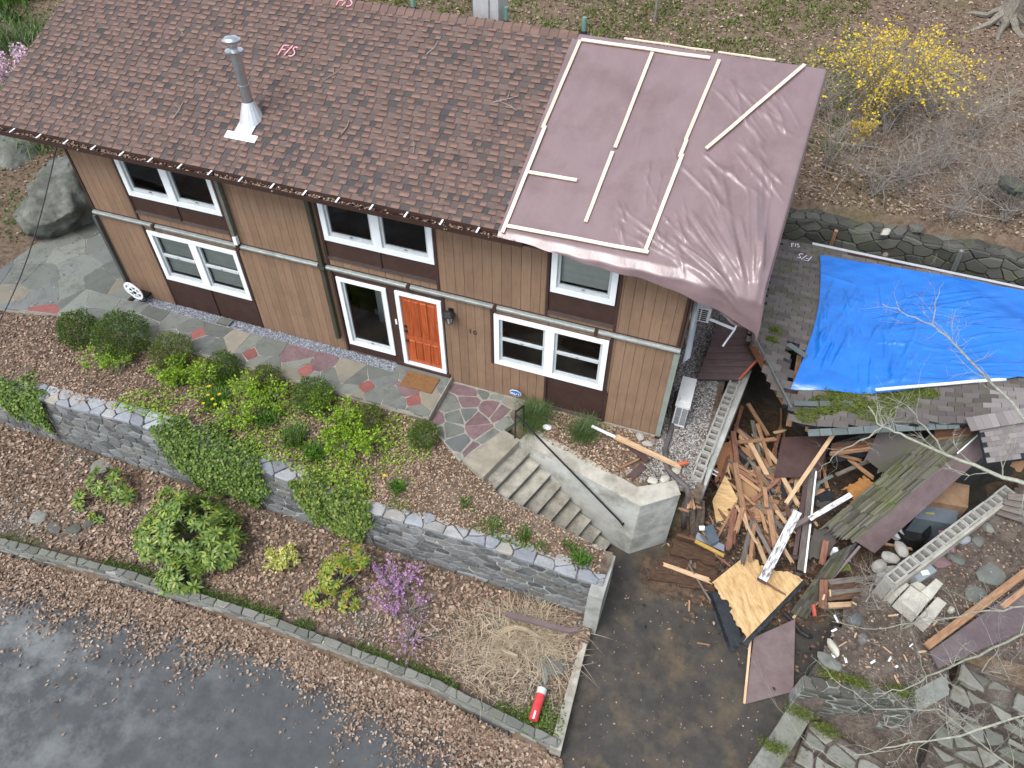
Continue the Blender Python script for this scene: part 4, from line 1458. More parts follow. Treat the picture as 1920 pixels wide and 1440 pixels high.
W_ORANGE = mat('orange_wood', [(.19, .10, .055), (.30, .17, .095), (.40, .245, .145)], scale=4, rough=.8, bump=.3, bscale=30, coord='obj', stretch=(1, 9, 9), var=.2)
W_RED = mat('red_wood', [(.10, .045, .03), (.17, .08, .052), (.25, .13, .085)], scale=4, rough=.8, bump=.3, bscale=30, coord='obj', stretch=(1, 9, 9), var=.2)
W_GREY = mat('grey_wood', [(.075, .062, .052), (.14, .12, .105), (.20, .18, .16)], scale=4, rough=.85, bump=.3, bscale=30, coord='obj', stretch=(1, 9, 9), var=.2)
W_DARK = mat('rotten_wood', [(.035, .02, .013), (.085, .048, .03), (.14, .085, .055)], scale=5, rough=.9, bump=.5, bscale=30, coord='obj', stretch=(1, 6, 6), var=.2)
PLY = mat('plywood', [(.40, .24, .10), (.56, .38, .18), (.64, .47, .25)], scale=2.2, rough=.75, bump=.15, bscale=30, coord='obj', stretch=(1, 4, 4), tint=(.26, .13, .05), tscale=3.5, tamt=.75)
PAINTB = mat('brown_painted_panel', [(.062, .036, .034), (.085, .052, .050)], scale=3, rough=.5, bump=.08, bscale=40, var=.08, tint=(.12, .09, .09), tscale=2, tamt=.35)
PAINTL = mat('weathered_brown_fascia', [(.12, .085, .085), (.16, .118, .118)], scale=4, rough=.5, bump=.08, var=.08, tint=(.22, .18, .18), tscale=3, tamt=.3)
CMU = mat('concrete_block', [(.29, .285, .26), (.38, .375, .345)], scale=8, rough=.95, bump=.5, bscale=90, var=.08, tint=(.20, .19, .16), tscale=2.5, tamt=.5)


# roof surface that is left standing: height by blending a few measured points
ctrl = np.array([(15.84,6.95,1.00), (18.17,6.80,1.00), (21.63,6.79,1.00), (22.77,6.87,1.00), (15.62,2.72,0.95), (16.62,1.36,0.45), (16.90,1.01,0.35), (17.92,1.13,0.60), (19.49,1.41,0.95), (19.97,1.44,1.25), (20.87,1.73,1.50), (21.64,2.10,1.60),
                 (15.73,4.76,1.00), (17.73,3.87,0.95), (19.43,3.93,1.10), (21.04,4.29,1.30), (17.39,2.12,0.75)])


def groof(x, y):
    d2 = (ctrl[:, 0]-x)**2+(ctrl[:, 1]-y)**2+.15
    w = 1/d2**1.5
    return float((w*ctrl[:, 2]).sum()/w.sum())


gpoly = [tuple(q[:2]) for q in ((15.84,6.95,1.00), (18.17,6.80,1.00), (21.63,6.79,1.00), (22.77,6.87,1.00), (21.64,2.10,1.60), (20.87,1.73,1.50), (19.97,1.44,1.25), (19.49,1.41,0.95), (17.92,1.13,0.60), (16.90,1.01,0.35), (16.66,1.29,0.45), (15.62,2.72,0.95), (15.62,3.48,0.97))]
ghole = [tuple(q[:2]) for q in ((16.39,3.10,0.93), (16.85,2.70,0.90), (16.72,1.87,0.75), (16.60,1.60,0.60), (16.44,2.25,0.80))]
ghole2 = [tuple(q[:2]) for q in ((17.12,1.41,0.50), (17.33,1.52,0.50), (17.48,1.63,0.55), (17.51,1.47,0.55), (17.29,1.28,0.50))]
garage = thing('garage', 'partly collapsed garage with a mossy grey shingle roof and block walls', 'garage', (18.2, 3.2, -1.95)); garage['kind'] = 'thing'
gd = MB()
stp_ = .12
xs = np.arange(15.4, 23.4, stp_); ys = np.arange(.2, 7.1, stp_)
idx = {}


def gvert(i, j, lo=0.0):
    k = (i, j, lo)
    if k not in idx:
        idx[k] = len(gd.v)
        x, y = xs[i], ys[j]
        gd.v.append((x, y, groof(x, y)-.012-lo))
    return idx[k]


for j in range(len(ys)-1):
    for i in range(len(xs)-1):
        cx, cy = xs[i]+stp_/2, ys[j]+stp_/2
        if inside(gpoly, cx, cy) and not inside(ghole, cx, cy) and not inside(ghole2, cx, cy):
            gd.f.append((gvert(i, j), gvert(i+1, j), gvert(i+1, j+1), gvert(i, j+1)))
            gd.f.append((gvert(i, j, .06), gvert(i, j+1, .06), gvert(i+1, j+1, .06), gvert(i+1, j, .06)))
groot = put('roof', gd, FELT, garage)
# three-tab shingles
rg = random.Random(9)
gt_tabs = []
y = 6.92; r = 0
while y > .3:
    x = 15.4+(.15 if r % 2 else 0)+rg.uniform(-.02, .02)
    while x < 23:
        w = .30
        cx, cy = x+w/2, y-.07
        if (inside(gpoly, cx-.1, cy) or inside(gpoly, cx+.1, cy)) and not inside(ghole, cx, cy) and not inside(ghole2, cx, cy): gt_tabs.append((x, y, w))
        x += w
    y -= .137; r += 1


def gtab(mb, t):
    x, y, w = t
    g = rg.uniform(.003, .008)
    sk = rg.uniform(-.012, .012)
    yb, yt = y-.145, y+.02
    z = lambda a, b: groof(a, b)
    h0, h1 = .022+rg.uniform(0, .014), .004
    b = [(x+g, yt+sk, z(x+g, yt)), (x+w-g, yt-sk, z(x+w-g, yt)), (x+w-g, yb, z(x+w-g, yb)), (x+g, yb, z(x+g, yb))]
    mb.add([(p[0], p[1], p[2]-.01) for p in b]+[(b[0][0], b[0][1], b[0][2]+h0), (b[1][0], b[1][1], b[1][2]+h0), (b[2][0], b[2][1], b[2][2]+h1), (b[3][0], b[3][1], b[3][2]+h1)],
           [(7, 6, 5, 4), (4, 5, 1, 0), (5, 6, 2, 1), (7, 4, 0, 3)])


bt = [tuple(q[:2]) for q in ((16.80,6.52,1.05), (21.63,6.72,1.05), (21.16,2.96,1.40), (18.35,2.14,0.90), (17.42,1.97,0.70), (16.59,1.86,0.80), (16.93,3.19,0.95), (16.99,5.21,1.00))]
vis = [t for t in gt_tabs if not inside(bt, t[0]+.15, t[1]-.07)]
hid = [t for t in gt_tabs if inside(bt, t[0]+.15, t[1]-.07)]
vis.sort(key=lambda t: (Vector((t[0], t[1], .8))-camv).length)
rest = MB()
for k, t in enumerate(vis):
    if k < 300:
        mb = MB(); gtab(mb, t); put('shingle', mb, GSH if not (t[0] > 20.2 and t[1] < 2.6) else GSH_PALE, groot)
    else: gtab(rest, t)
for t in hid: gtab(rest, t)
put('shingles', rest, GSH, groot, kind='stuff')
# cap strips along the broken ridge
capl = [(17.06,0.79,0.42), (17.53,0.92,0.50), (18.13,1.09,0.62), (18.71,1.21,0.78), (19.43,1.38,0.95), (19.83,1.42,1.10)]
for a, b in zip(capl[:-1], capl[1:]):
    a, b = Vector(a), Vector(b)
    n_ = 2
    for k in range(n_):
        p, q = a.lerp(b, k/n_), a.lerp(b, (k+.96)/n_)
        put('ridge_strip', MB().beam(p, q, .16, .02, up=(0, -.35, 1)), CAPBLUE, groot)
for a, b in (((19.89,1.27,1.30), (20.38,1.45,1.45)), ((20.38,1.45,1.45), (20.94,1.71,1.55))):
    a, b = Vector(a), Vector(b)
    for k in range(4):
        p, q = a.lerp(b, k/4), a.lerp(b, (k+.98)/4)
        put('ridge_strip', MB().beam(p, q, .30, .03, up=(0, -.25, 1)), GSH_PALE, groot)
put('ridge_strip', MB().beam((16.32,2.82,1.00), (16.74,2.57,0.98), .14, .02), CAPBLUE, groot)
for a, b in (((16.67,1.41,0.58), (17.17,1.53,0.62)), ((17.20,1.55,0.62), (17.87,1.71,0.70))):
    put('ridge_strip', MB().beam(a, b, .12, .02, up=(0, -.3, 1)), CAPBLUE, groot)
# moss on the lower part of the roof
nm = 0
for (u_, v_, r_) in ((17.3, 1.55, .35), (17.8, 1.75, .4), (18.3, 1.6, .4), (18.7, 1.95, .35), (18.9, 2.25, .3), (18.2, 2.2, .3), (17.5, 1.95, .25), (19.25, 2.2, .22), (15.95, 2.9, .12), (16.0, 3.3, .12), (17.0, 1.25, .25)):
    nn3 = int(900*r_/.35)
    a = RNG.uniform(0, 2*PI, nn3); q = np.sqrt(RNG.uniform(0, 1, nn3))*r_
    Pm = np.stack([u_+q*np.cos(a), v_+q*np.sin(a)*.7, np.zeros(nn3)], 1)
    Pm = Pm[[inside(gpoly, p[0], p[1]) for p in Pm]]
    Pm[:, 2] = [groof(p[0], p[1])+.02 for p in Pm]
    litter('moss', Pm, MOSS, (.03, .07), tilt=.5, parent=groot, lift=.008)
# rear gutter edge
put('rear_fascia', MB().hexa([(15.84, 7.0, .8), (22.6, 6.84, .8), (22.6, 6.88, .8), (15.84, 7.04, .8)], [(15.84, 7.0, .99), (22.6, 6.84, .99), (22.6, 6.88, .99), (15.84, 7.04, .99)]), PAINTB, garage)
put('rear_gutter', MB().hexa([(16.6, 7.05, .9), (22.6, 6.89, .9), (22.6, 6.99, .9), (16.6, 7.15, .9)], [(16.6, 7.05, .965), (22.6, 6.89, .965), (22.6, 6.99, .98), (16.6, 7.15, .98)]), LEADM, garage)
# walls of the garage that still stand, seen only as dark depth under the roof
put('rear_wall', MB().box(15.9, 22.2, 6.55, 6.75, -1.95, .8), CONC, garage)
# rake boards on the left
put('rake_board', MB().beam((15.45,3.70,0.94), (15.53,2.65,0.90), .05, .24), PAINTB, garage)
put('rake_board', MB().beam((15.56,2.70,0.86), (16.56,1.56,0.36), .05, .26), mat('raw_rake', [(.20, .085, .05), (.30, .14, .08)], scale=5, rough=.8, bump=.3, bscale=30), garage)
put('rake_trim', MB().beam((15.63,2.67,1.00), (16.65,1.33,0.50), .04, .03), CAPBLUE, garage)
# left gable panel with its boards
gp4 = [(14.55,1.96,0.05), (15.48,2.27,0.05), (15.79,2.72,0.45), (15.34,3.61,0.95), (14.72,3.36,0.80)]
o_, e1_, e2_ = Vector(gp4[0]), Vector(gp4[1])-Vector(gp4[0]), Vector(gp4[4])-Vector(gp4[0])
nb = 9
gw = MB()
for k in range(nb):
    t0, t1 = k/nb, (k+.965)/nb
    def edge(t):
        l = o_+e2_*t
        if t < .36: r_ = Vector(gp4[1]).lerp(Vector(gp4[2]), t/.36)
        else: r_ = Vector(gp4[2]).lerp(Vector(gp4[3]), (t-.36)/.64)
        return l, r_
    la, ra = edge(t0); lb, rb = edge(t1)
    nd = (ra-la).cross(lb-la).normalized()*.02
    put('gable_board', MB().hexa([la-nd, ra-nd, rb-nd, lb-nd], [la, ra, rb, lb]), PAINTB, garage)
put('gable_backing', MB().add([Vector(p)-Vector((0, 0, .05)) for p in gp4], [(0, 1, 2, 3, 4)]), BLACK, garage)
board('broken_edge', (15.49,2.26,0.07), (15.78,2.66,0.47), .05, .04, mat('red_raw', [(.38, .08, .04), (.5, .16, .09)], scale=6, rough=.8), parent=garage)


# ------------------------------------------------------------------ block walls with open cores
def block_wall(name, label, p0, p1, ztop, zbot, w, n, side, tilt=0.0):
    p0, p1 = Vector(p0), Vector(p1)
    d = (p1-p0); l = d.length/n; d.normalize(); s = Vector((d.y, -d.x, 0))
    root = thing(name, label, 'wall', tuple((p0+p1)/2+Vector((0, 0, zbot)))); root['kind'] = 'thing'
    rr = random.Random(2)
    for k in range(n):
        a = p0+d*(l*k)+s*rr.uniform(-.012, .012)
        zt = ztop+rr.uniform(-.006, .006)+tilt*k
        mb = MB()

        def bx(u0, u1, v0, v1, z0, z1):
            c = [a+d*u0+s*v0, a+d*u1+s*v0, a+d*u1+s*v1, a+d*u0+s*v1]
            mb.hexa([(q.x, q.y, z0) for q in c][::-1], [(q.x, q.y, z1) for q in c][::-1])
        L1 = l-.012
        t = .042
        bx(0, L1, 0, t, zt-.2, zt); bx(0, L1, w-t, w, zt-.2, zt)
        for u in (0, L1/2-.018, L1-.036): bx(u, u+.036, t, w-t, zt-.2, zt-.006)
        put('concrete_block', mb, CMU, root)
    c = [p0+s*.01, p1+s*.01, p1+s*(w-.01), p0+s*(w-.01)]
    put('wall_body', MB().hexa([(q.x, q.y, zbot) for q in c][::-1], [(q.x, q.y, ztop-.2) for q in c][::-1]), CMU, root)
    return root, d, s


bw1, d1, s1 = block_wall('block_wall', 'left row of open grey concrete blocks beside the side yard', (14.90, -.88, 0), (15.36, 2.9, 0), .02, -2.0, .24, 10, 1)
c = [Vector((14.90, -.88, 0))+s1*.245, Vector((15.36, 2.9, 0))+s1*.245, Vector((15.36, 2.9, 0))+s1*.40, Vector((14.90, -.88, 0))+s1*.36]
put('render_face', MB().hexa([(q.x, q.y, -2.0) for q in c][::-1], [(q.x, q.y, -.10) for q in c][::-1]), CONC_PALE, bw1)
bw2, d2_, s2_ = block_wall('block_wall', 'right row of open grey concrete blocks rising out of the dirt bank', (18.92, -1.62, 0), (21.40, 1.55, 0), -.42, -2.0, .24, 10, 1)
c = [Vector((18.92, -1.62, 0))+s2_*.245, Vector((21.40, 1.55, 0))+s2_*.245, Vector((21.40, 1.55, 0))+s2_*.30, Vector((18.92, -1.62, 0))+s2_*.30]
put('render_face', MB().hexa([(q.x, q.y, -2.0) for q in c][::-1], [(q.x, q.y, -.45) for q in c][::-1]), CONC, bw2)

# ------------------------------------------------------------------ blue tarp
bn = thing('blue_tarp', 'creased bright blue tarp spread over the collapsed garage roof', 'tarp', (19, 4.4, 1.0))
nx, ny = 170, 120
S, T = np.meshgrid(np.linspace(0, 1, nx), np.linspace(0, 1, ny))
tl, tr, br, bl = [Vector(q) for q in ((16.81,6.51,1.06), (21.83,6.72,1.06), (21.32,3.02,1.40), (16.57,1.84,0.80))]
V = np.zeros((ny, nx, 3))
for j in range(ny):
    for i in range(nx):
        s, t = S[j, i], T[j, i]                      # t=0 bottom, 1 top
        p = bl.lerp(br, s).lerp(tl.lerp(tr, s), t)
        e = (1-s)**3
        p.x += .19*math.sin(PI*min(1, t*1.02))*e
        p.y -= .16*math.sin(PI*s)*(1-t)**4*(1.2-s)*1.6
        V[j, i] = (p.x, p.y, 0)
rl = random.Random(14)
lines = []
for k in range(60):                                   # steep pleats in the left third
    x0, y0 = rl.uniform(16.9, 18.9), rl.uniform(1.6, 4.6)
    l = rl.uniform(.6, 2.0); a = rl.uniform(1.2, 1.75)
    lines.append((x0, y0, x0+l*math.cos(a), y0+l*math.sin(a), rl.uniform(.02, .05), rl.uniform(.015, .06)))
for k in range(60):                                   # long shallow pulls to the right
    x0, y0 = rl.uniform(18.0, 20.5), rl.uniform(2.0, 5.2)
    l = rl.uniform(.8, 2.6); a = rl.uniform(.0, .55)
    lines.append((x0, y0, x0+l*math.cos(a), y0+l*math.sin(a), rl.uniform(.02, .05), rl.uniform(.012, .04)))
for k in range(16):
    x0, y0 = rl.uniform(16.6, 20.5), rl.uniform(4.9, 6.6)
    l = rl.uniform(.5, 1.6); a = rl.uniform(-.3, .1) if rl.random() < .5 else rl.uniform(-1.8, -1.3)
    lines.append((x0, y0, x0+l*math.cos(a), y0+l*math.sin(a), rl.uniform(.02, .04), rl.uniform(.008, .025)))
H = folds(V[..., 0], V[..., 1], lines)
H += .02*fbm(V[..., 0]*2, V[..., 1]*2, 1.0)+.05
for j in range(ny):
    for i in range(nx):
        z = groof(V[j, i, 0], V[j, i, 1])
        V[j, i, 2] = z
V[..., 2] += np.clip(H, .03, .3)+.02
V[..., 2] -= np.clip(.03-T, 0, 1)*1.2
F = np.array([(j*nx+i, j*nx+i+1, (j+1)*nx+i+1, (j+1)*nx+i) for j in range(ny-1) for i in range(nx-1)])
new_obj('tarp_sheet', V.reshape(-1, 3), F, BLUET, bn, smooth=True)
board('batten', Vector((18.21,1.93,1.05)), Vector((20.70,2.83,1.38)), .06, .03, WHITE, parent=bn)
RoofG = Matrix.Rotation(.0, 4, 'Z')
chalk('chalk_mark', 'white chalk letters F/S on the grey shingles', mat('white_chalk', [(.6, .58, .66), (.7, .68, .74)], bump=0), Matrix.Translation(Vector((16.42,6.26,1.07))) @ Matrix.Rotation(-.25+PI, 4, 'Z'), groot, .30)
chalk('chalk_mark', 'white chalk scrawl at the top of the grey shingles', MATS['white_chalk'], Matrix.Translation(Vector((16.16,6.72,1.06))) @ Matrix.Rotation(.2, 4, 'Z'), groot, .2)

# ------------------------------------------------------------------ rubble heap that carries the debris
GD = 'debris of the collapsed garage'


def heap_z(x, y):
    b = .55*np.exp(-((x-16.6)/1.2)**2-((y+.3)/1.3)**2)+.5*np.exp(-((x-17.9)/1.1)**2-((y-.6)/1.0)**2)+.30*np.exp(-((x-15.7)/.5)**2-((y+.9)/.8)**2)+.35*np.exp(-((x-16.3)/.8)**2-((y-1.6)/1.2)**2)
    b = b+.22*np.exp(-((x-15.0)/.6)**2-((y+1.9)/.5)**2)
    b = b*np.clip((y+3.2)/1.0, 0, 1)
    return -1.97+b*1.1+np.clip(b, 0, .25)*.35*fbm(x*2.2, y*2.2, 1.6)


RUB = mat('rubble', [(.03, .022, .017), (.075, .05, .034), (.13, .085, .055)], scale=7, rough=.95, bump=.9, bscale=40, tint=(.10, .065, .035), tscale=2.4, tamt=.7)
sheet('rubble_heap', 14.4, 20.4, -3.1, 3.8, lambda x, y: heap_z(x, y)-.006, RUB, step=.08, kind='stuff',
      keep=lambda x, y: (x > 14.95 or y < -1.9) and heap_z(x, y) > -1.955 or (x > 15.3 and y > -.9 and (x-19.05)*1.26-(y+1.5) < -.1), label='dark rubble and shingle crumbs on the garage floor')
# crumbs of wood, bark and shingle
n = 5200
P = np.stack([RNG.normal(16.6, .95, n), RNG.normal(-.7, 1.1, n), np.zeros(n)], 1)
P = P[(P[:, 0] > 14.5) & (P[:, 0] < 19) & (P[:, 1] > -4.6) & (P[:, 1] < 3) & ((P[:, 0] > 15.35) | (P[:, 1] < -2.05))]
P[:, 2] = np.maximum([float(heap_z(p[0], p[1])) for p in P], [float(drive_z(p[1])) if p[1] < -1.2 else -1.95 for p in P])+.01
m1 = RNG.uniform(size=len(P))
litter('wood_crumbs', P[m1 < .2], mat('wood_crumb', [(.16, .10, .06), (.28, .18, .11), (.40, .29, .19)], pick=True, scale=30, rough=.85, bump=0, var=.2), (.03, .10), tilt=.4, label='splinters and wood crumbs strewn round the debris')
litter('shingle_crumbs', P[m1 >= .3], mat('shingle_crumb', [(.02, .02, .022), (.06, .055, .05), (.12, .08, .055), (.18, .11, .07)], pick=True, scale=30, rough=.9, bump=0, var=.2), (.04, .14), tilt=.35, label='dark crumbs of shingle and bark round the debris')


def deb(label, p0, p1, w, h, m, roll=0.0, ragged=.06, name='broken_board', cat='board', group=GD, taper=1.0):
    return board(name, p0, p1, w, h, m, roll=roll, ragged=ragged, label=label, cat=cat, group=group, taper=taper)


def sheet_piece(name, label, pts, th, m, cat='panel', ragged=(), amt=.05, seed=1, group=GD, nseg=6):
    """a flat panel with corner points pts (in order); ragged: indices of broken edges"""
    rr = random.Random(seed)
    P_ = [Vector(p) for p in pts]
    c = sum(P_, Vector())/len(P_)
    nn = Vector()
    for i in range(len(P_)): nn += (P_[i]-c).cross(P_[(i+1) % len(P_)]-c)
    nn.normalize()
    if nn.z < 0: P_.reverse(); nn = -nn; ragged = [(len(P_)-2-i) % len(P_) for i in ragged]
    out = []
    for i in range(len(P_)):
        a, b = P_[i], P_[(i+1) % len(P_)]
        out.append(a)
        if i in ragged:
            e = (b-a); inn = nn.cross(e).normalized()
            dd = rr.uniform(0, amt)
            for k in range(1, nseg*3):
                if rr.random() < .45: dd = rr.uniform(-amt*.2, amt)
                out.append(a.lerp(b, (k+rr.uniform(-.45, .45))/(nseg*3))+inn*(dd+rr.uniform(-amt*.12, amt*.12)))
    x = (P_[1]-P_[0]).normalized(); y = nn.cross(x)
    M3 = Matrix((x, y, nn)).transposed()
    loc = c
    inv = M3.transposed()
    lv = [inv @ (p-loc) for p in out]
    n_ = len(lv)
    vs_ = [(p.x, p.y, 0) for p in lv]+[(p.x, p.y, -th) for p in lv]
    fs = [tuple(range(n_)), tuple(range(2*n_-1, n_-1, -1))]+[(i, n_+i, n_+(i+1) % n_, (i+1) % n_) for i in range(n_)]
    o = new_obj(name, vs_, fs, m, None, local=True)
    M4 = M3.to_4x4(); M4.translation = loc
    o.matrix_world = M4
    o.matrix_basis = M4
    WLOC[o.name] = loc
    tag(o, label, cat, group)
    return o


# ------------------------------------------------------------------ panels and sheets
sheet_piece('plywood_sheet', 'large pale plywood sheet with a splintered left edge on the driveway', [(16.45,-1.52,-1.20), (17.63,-1.72,-1.30), (16.68,-3.31,-1.62), (15.87,-2.30,-1.50)], .022, PLY, ragged=(0, 2), amt=.14, seed=3, nseg=9)
sheet_piece('roof_felt', 'strip of dark roofing under the left edge of the plywood sheet', [(15.83,-2.44,-1.62), (16.23,-2.18,-1.60), (16.70,-3.24,-1.80), (16.53,-3.47,-1.95), (16.19,-3.07,-1.90)], .02, FELT, ragged=(0, 2, 3, 4), amt=.08, seed=4)
sheet_piece('roof_felt', 'dark roofing edge showing along the right side of the plywood sheet', [(17.54,-1.58,-1.36), (17.72,-1.70,-1.36), (16.80,-3.30,-1.75), (16.61,-3.25,-1.75)], .02, FELT, ragged=(1,), amt=.03, seed=5)
sheet_piece('brown_panel', 'dark brown siding panel lying on the driveway below the plywood', [(16.91,-3.02,-1.85), (17.65,-2.40,-1.70), (17.80,-3.79,-2.00), (16.96,-4.31,-2.08)], .02, PAINTL)
board('edge_strip', (16.85,-3.04,-1.84), (16.93,-4.32,-2.06), .045, .03, W_FRESH, label='pale wooden strip along the left edge of the lying brown panel', cat='strip', group=GD)
sheet_piece('brown_panel', 'square dark brown panel in the middle of the debris', [(16.77,1.58,-0.75), (17.82,1.82,-0.55), (17.63,0.63,-0.75), (16.74,0.50,-0.95)], .02, PAINTB)
sheet_piece('plywood_piece', 'pointed tan plywood piece standing among the boards', [(15.54,-0.49,-1.15), (15.65,0.03,-0.75), (16.06,-0.36,-1.00), (15.93,-0.95,-1.25), (15.73,-0.94,-1.30)], .018, PLY, ragged=(2, 3), seed=6)
sheet_piece('plywood_piece', 'long tan plywood piece leaning right of the brown board', [(15.86,0.53,-0.95), (16.22,0.40,-0.90), (16.73,-0.66,-1.25), (16.39,-0.56,-1.30)], .018, mat('dull_ply', [(.28, .16, .08), (.38, .23, .12)], scale=3, rough=.8, bump=.2, coord='obj', stretch=(1, 6, 6), tint=(.18, .09, .045), tscale=3), ragged=(2,), seed=7)
sheet_piece('plywood_piece', 'reddish plywood piece with torn edges under the loose boards', [(16.43,0.96,-1.15), (16.94,0.65,-1.10), (16.90,-0.08,-1.30), (16.50,0.11,-1.30)], .018, mat('pink_ply', [(.30, .15, .09), (.40, .22, .14)], scale=3, rough=.8, bump=.2, coord='obj', stretch=(1, 5, 5)), ragged=(0, 1, 2, 3), amt=.08, seed=8)
sheet_piece('plywood_piece', 'orange plywood leaning against the left block wall', [(15.36,0.80,-1.10), (15.66,1.52,-1.00), (15.88,0.81,-1.20), (15.55,0.16,-1.30)], .018, mat('orange_ply', [(.25, .11, .055), (.36, .18, .09)], scale=3, rough=.8, bump=.2, coord='obj', stretch=(1, 5, 5), tint=(.09, .05, .03), tscale=4), ragged=(0, 2, 3), amt=.08, seed=9)
sheet_piece('rotten_floor', 'rotten brown plank floor section lying on the driveway', [(14.82,-1.54,-1.62), (15.94,-1.41,-1.62), (16.01,-2.34,-1.78), (14.59,-2.50,-1.84)], .05, W_DARK, ragged=(0, 2, 3), amt=.10, seed=10)
sheet_piece('rotten_floor', 'second layer of rotten planks on the brown floor section', [(14.90,-1.51,-1.50), (15.92,-1.56,-1.52), (15.92,-1.83,-1.56), (14.92,-1.89,-1.56)], .06, W_DARK, ragged=(1, 2, 3), amt=.06, seed=11)
sheet_piece('particle_board', 'crumbled orange particle board left of the hanging roof section', [(18.21,0.74,-1.00), (18.63,1.17,-0.90), (19.00,1.02,-0.85), (19.00,0.64,-0.90), (18.56,0.49,-1.05)], .05, mat('rot_orange', [(.22, .10, .035), (.36, .18, .06)], scale=9, rough=.95, bump=.8, bscale=30, coord='obj'), ragged=(0, 1, 2, 3, 4), amt=.10, seed=12)
sheet_piece('particle_board', 'small orange board lump below the hanging roof section', [(18.37,0.38,-0.95), (18.71,0.66,-0.85), (18.78,0.49,-0.85), (18.46,0.27,-0.95)], .05, MATS['rot_orange'], ragged=(0, 1, 2, 3), amt=.05, seed=13)
sheet_piece('shingle_sheet', 'dark shingle sheet fallen flat beside the long dark gutter', [(17.76,-0.40,-1.20), (18.30,-0.01,-1.10), (18.21,-0.88,-1.40), (17.66,-1.14,-1.45)], .03, GSH, ragged=(0, 1, 2), amt=.08, seed=14)
sheet_piece('roof_felt', 'torn dark felt hanging below the mossy garage roof edge', [(18.40,1.43,0.45), (19.43,1.64,0.60), (19.33,1.15,-0.30), (18.89,0.84,-0.60), (18.50,1.08,-0.60)], .02, GSH, ragged=(1, 2, 3), amt=.12, seed=15)
sheet_piece('roof_felt', 'dark felt sheet behind the rafters', [(17.64,1.29,-0.10), (18.71,1.57,0.20), (18.89,1.70,-0.60), (17.90,1.07,-0.70)], .02, FELT, ragged=(2,), seed=16)
sheet_piece('brown_panel', 'brown board panel lying on the bank at the right edge, seen under twigs', [(19.87,-2.70,-0.90), (20.03,-2.96,-0.95), (21.98,-1.35,-0.80), (22.11,-0.17,-0.75)], .03, mat('lying_panel', [(.11, .085, .09), (.16, .125, .13)], scale=4, rough=.6, bump=.15, tint=(.22, .19, .19), tscale=3, tamt=.4))
board('panel_frame', (19.83,-2.62,-0.86), (21.73,-0.37,-0.72), .14, .06, W_ORANGE, label='orange wooden edge beam of the brown panel on the bank', cat='beam', group=GD)
board('panel_frame', (21.23,-1.31,-0.80), (21.76,-0.67,-0.74), .10, .05, W_ORANGE, label='short orange batten lying across the brown panel on the bank', cat='batten', group=GD)

# ------------------------------------------------------------------ boards
deb('long pale stud lying across the brown panel', (17.83,1.60,0.45), (17.01,-0.32,-0.75), .085, .045, W_FRESH, ragged=.03)
deb('orange stud slanting down from the garage doorway', (15.89,2.53,-0.90), (16.53,1.86,-1.15), .09, .045, W_ORANGE)
deb('orange stud crossing the grey board near its top', (16.19,1.98,-0.95), (16.69,0.93,-1.15), .085, .05, W_ORANGE)
deb('short orange stud lying level behind the loose boards', (15.80,1.30,-1.05), (16.70,1.70,-1.00), .09, .05, W_ORANGE)
deb('grey weathered stud under the orange ones', (16.08,2.14,-1.05), (16.56,0.61,-1.20), .09, .05, W_GREY)
deb('grey weathered stud below the reddish plywood', (16.56,0.03,-1.05), (16.87,-0.71,-1.25), .075, .05, W_GREY)
deb('thick reddish board standing near the left block wall', (15.65,1.37,-0.75), (15.91,0.59,-1.00), .12, .05, W_RED)
deb('wide reddish brown board in front of the plywood pieces', (15.83,0.47,-0.80), (16.34,-0.94,-1.15), .12, .05, W_ORANGE)
deb('reddish stud close along the left block wall', (15.65,0.12,-1.20), (15.80,2.61,-1.10), .08, .05, W_RED)
deb('dark stud against the left block wall', (15.44,0.52,-1.40), (15.60,2.44,-1.30), .08, .05, W_DARK)
for k, (a, b, mm, lb) in enumerate((((15.89,0.47,-0.85), (16.38,0.36,-0.95), W_ORANGE, 'uppermost lath of the fanned lath bundle'), ((15.91,0.35,-0.86), (16.45,0.20,-0.98), W_RED, 'second lath of the fanned lath bundle'),
                                ((15.94,0.25,-0.88), (16.53,0.02,-1.00), W_ORANGE, 'lowest lath of the fanned lath bundle'))):
    deb(lb, a, b, .07, .03, mm, roll=.3*k)
deb('short pale block of stud right of the lath bundle', (16.55,0.08,-0.90), (16.67,-0.37,-1.00), .085, .07, W_ORANGE, ragged=.01)
deb('orange board pointing down under the tan plywood', (16.04,-0.39,-1.00), (15.79,-1.32,-1.35), .05, .04, W_ORANGE)
deb('reddish board sliding down from the lath bundle', (16.25,-0.42,-1.10), (16.75,-0.85,-1.35), .06, .04, W_RED)
deb('orange splinter board leaning behind the brown panel', (16.99,0.64,-1.10), (16.79,-0.00,-1.25), .10, .04, W_ORANGE)
deb('dark thin lath under the brown panel', (17.38,0.63,-1.05), (16.72,-0.03,-1.20), .035, .03, W_DARK)
deb('tan block of broken stud beside the white edged gutter', (17.02,-0.26,-1.15), (16.80,-0.84,-1.35), .08, .06, W_ORANGE, ragged=.05)
deb('brown board end under the white edged gutter', (16.97,-0.90,-1.30), (16.74,-1.31,-1.45), .15, .03, W_RED)
deb('thin pinkish lath sticking out left of the blue grey box', (15.35,-1.32,-1.00), (15.87,-1.79,-1.25), .05, .03, W_ORANGE)
deb('thin reddish lath ending at the plywood sheet', (15.85,-1.76,-1.28), (16.17,-1.90,-1.30), .04, .03, W_RED)
deb('reddish lath lying in front of the concrete wall', (14.95,-1.45,-1.40), (15.57,-1.48,-1.35), .05, .03, W_RED)
deb('thin lath lying on top of the plywood sheet', (16.72,-2.00,-1.25), (17.36,-2.15,-1.36), .04, .03, W_RED, ragged=.02)
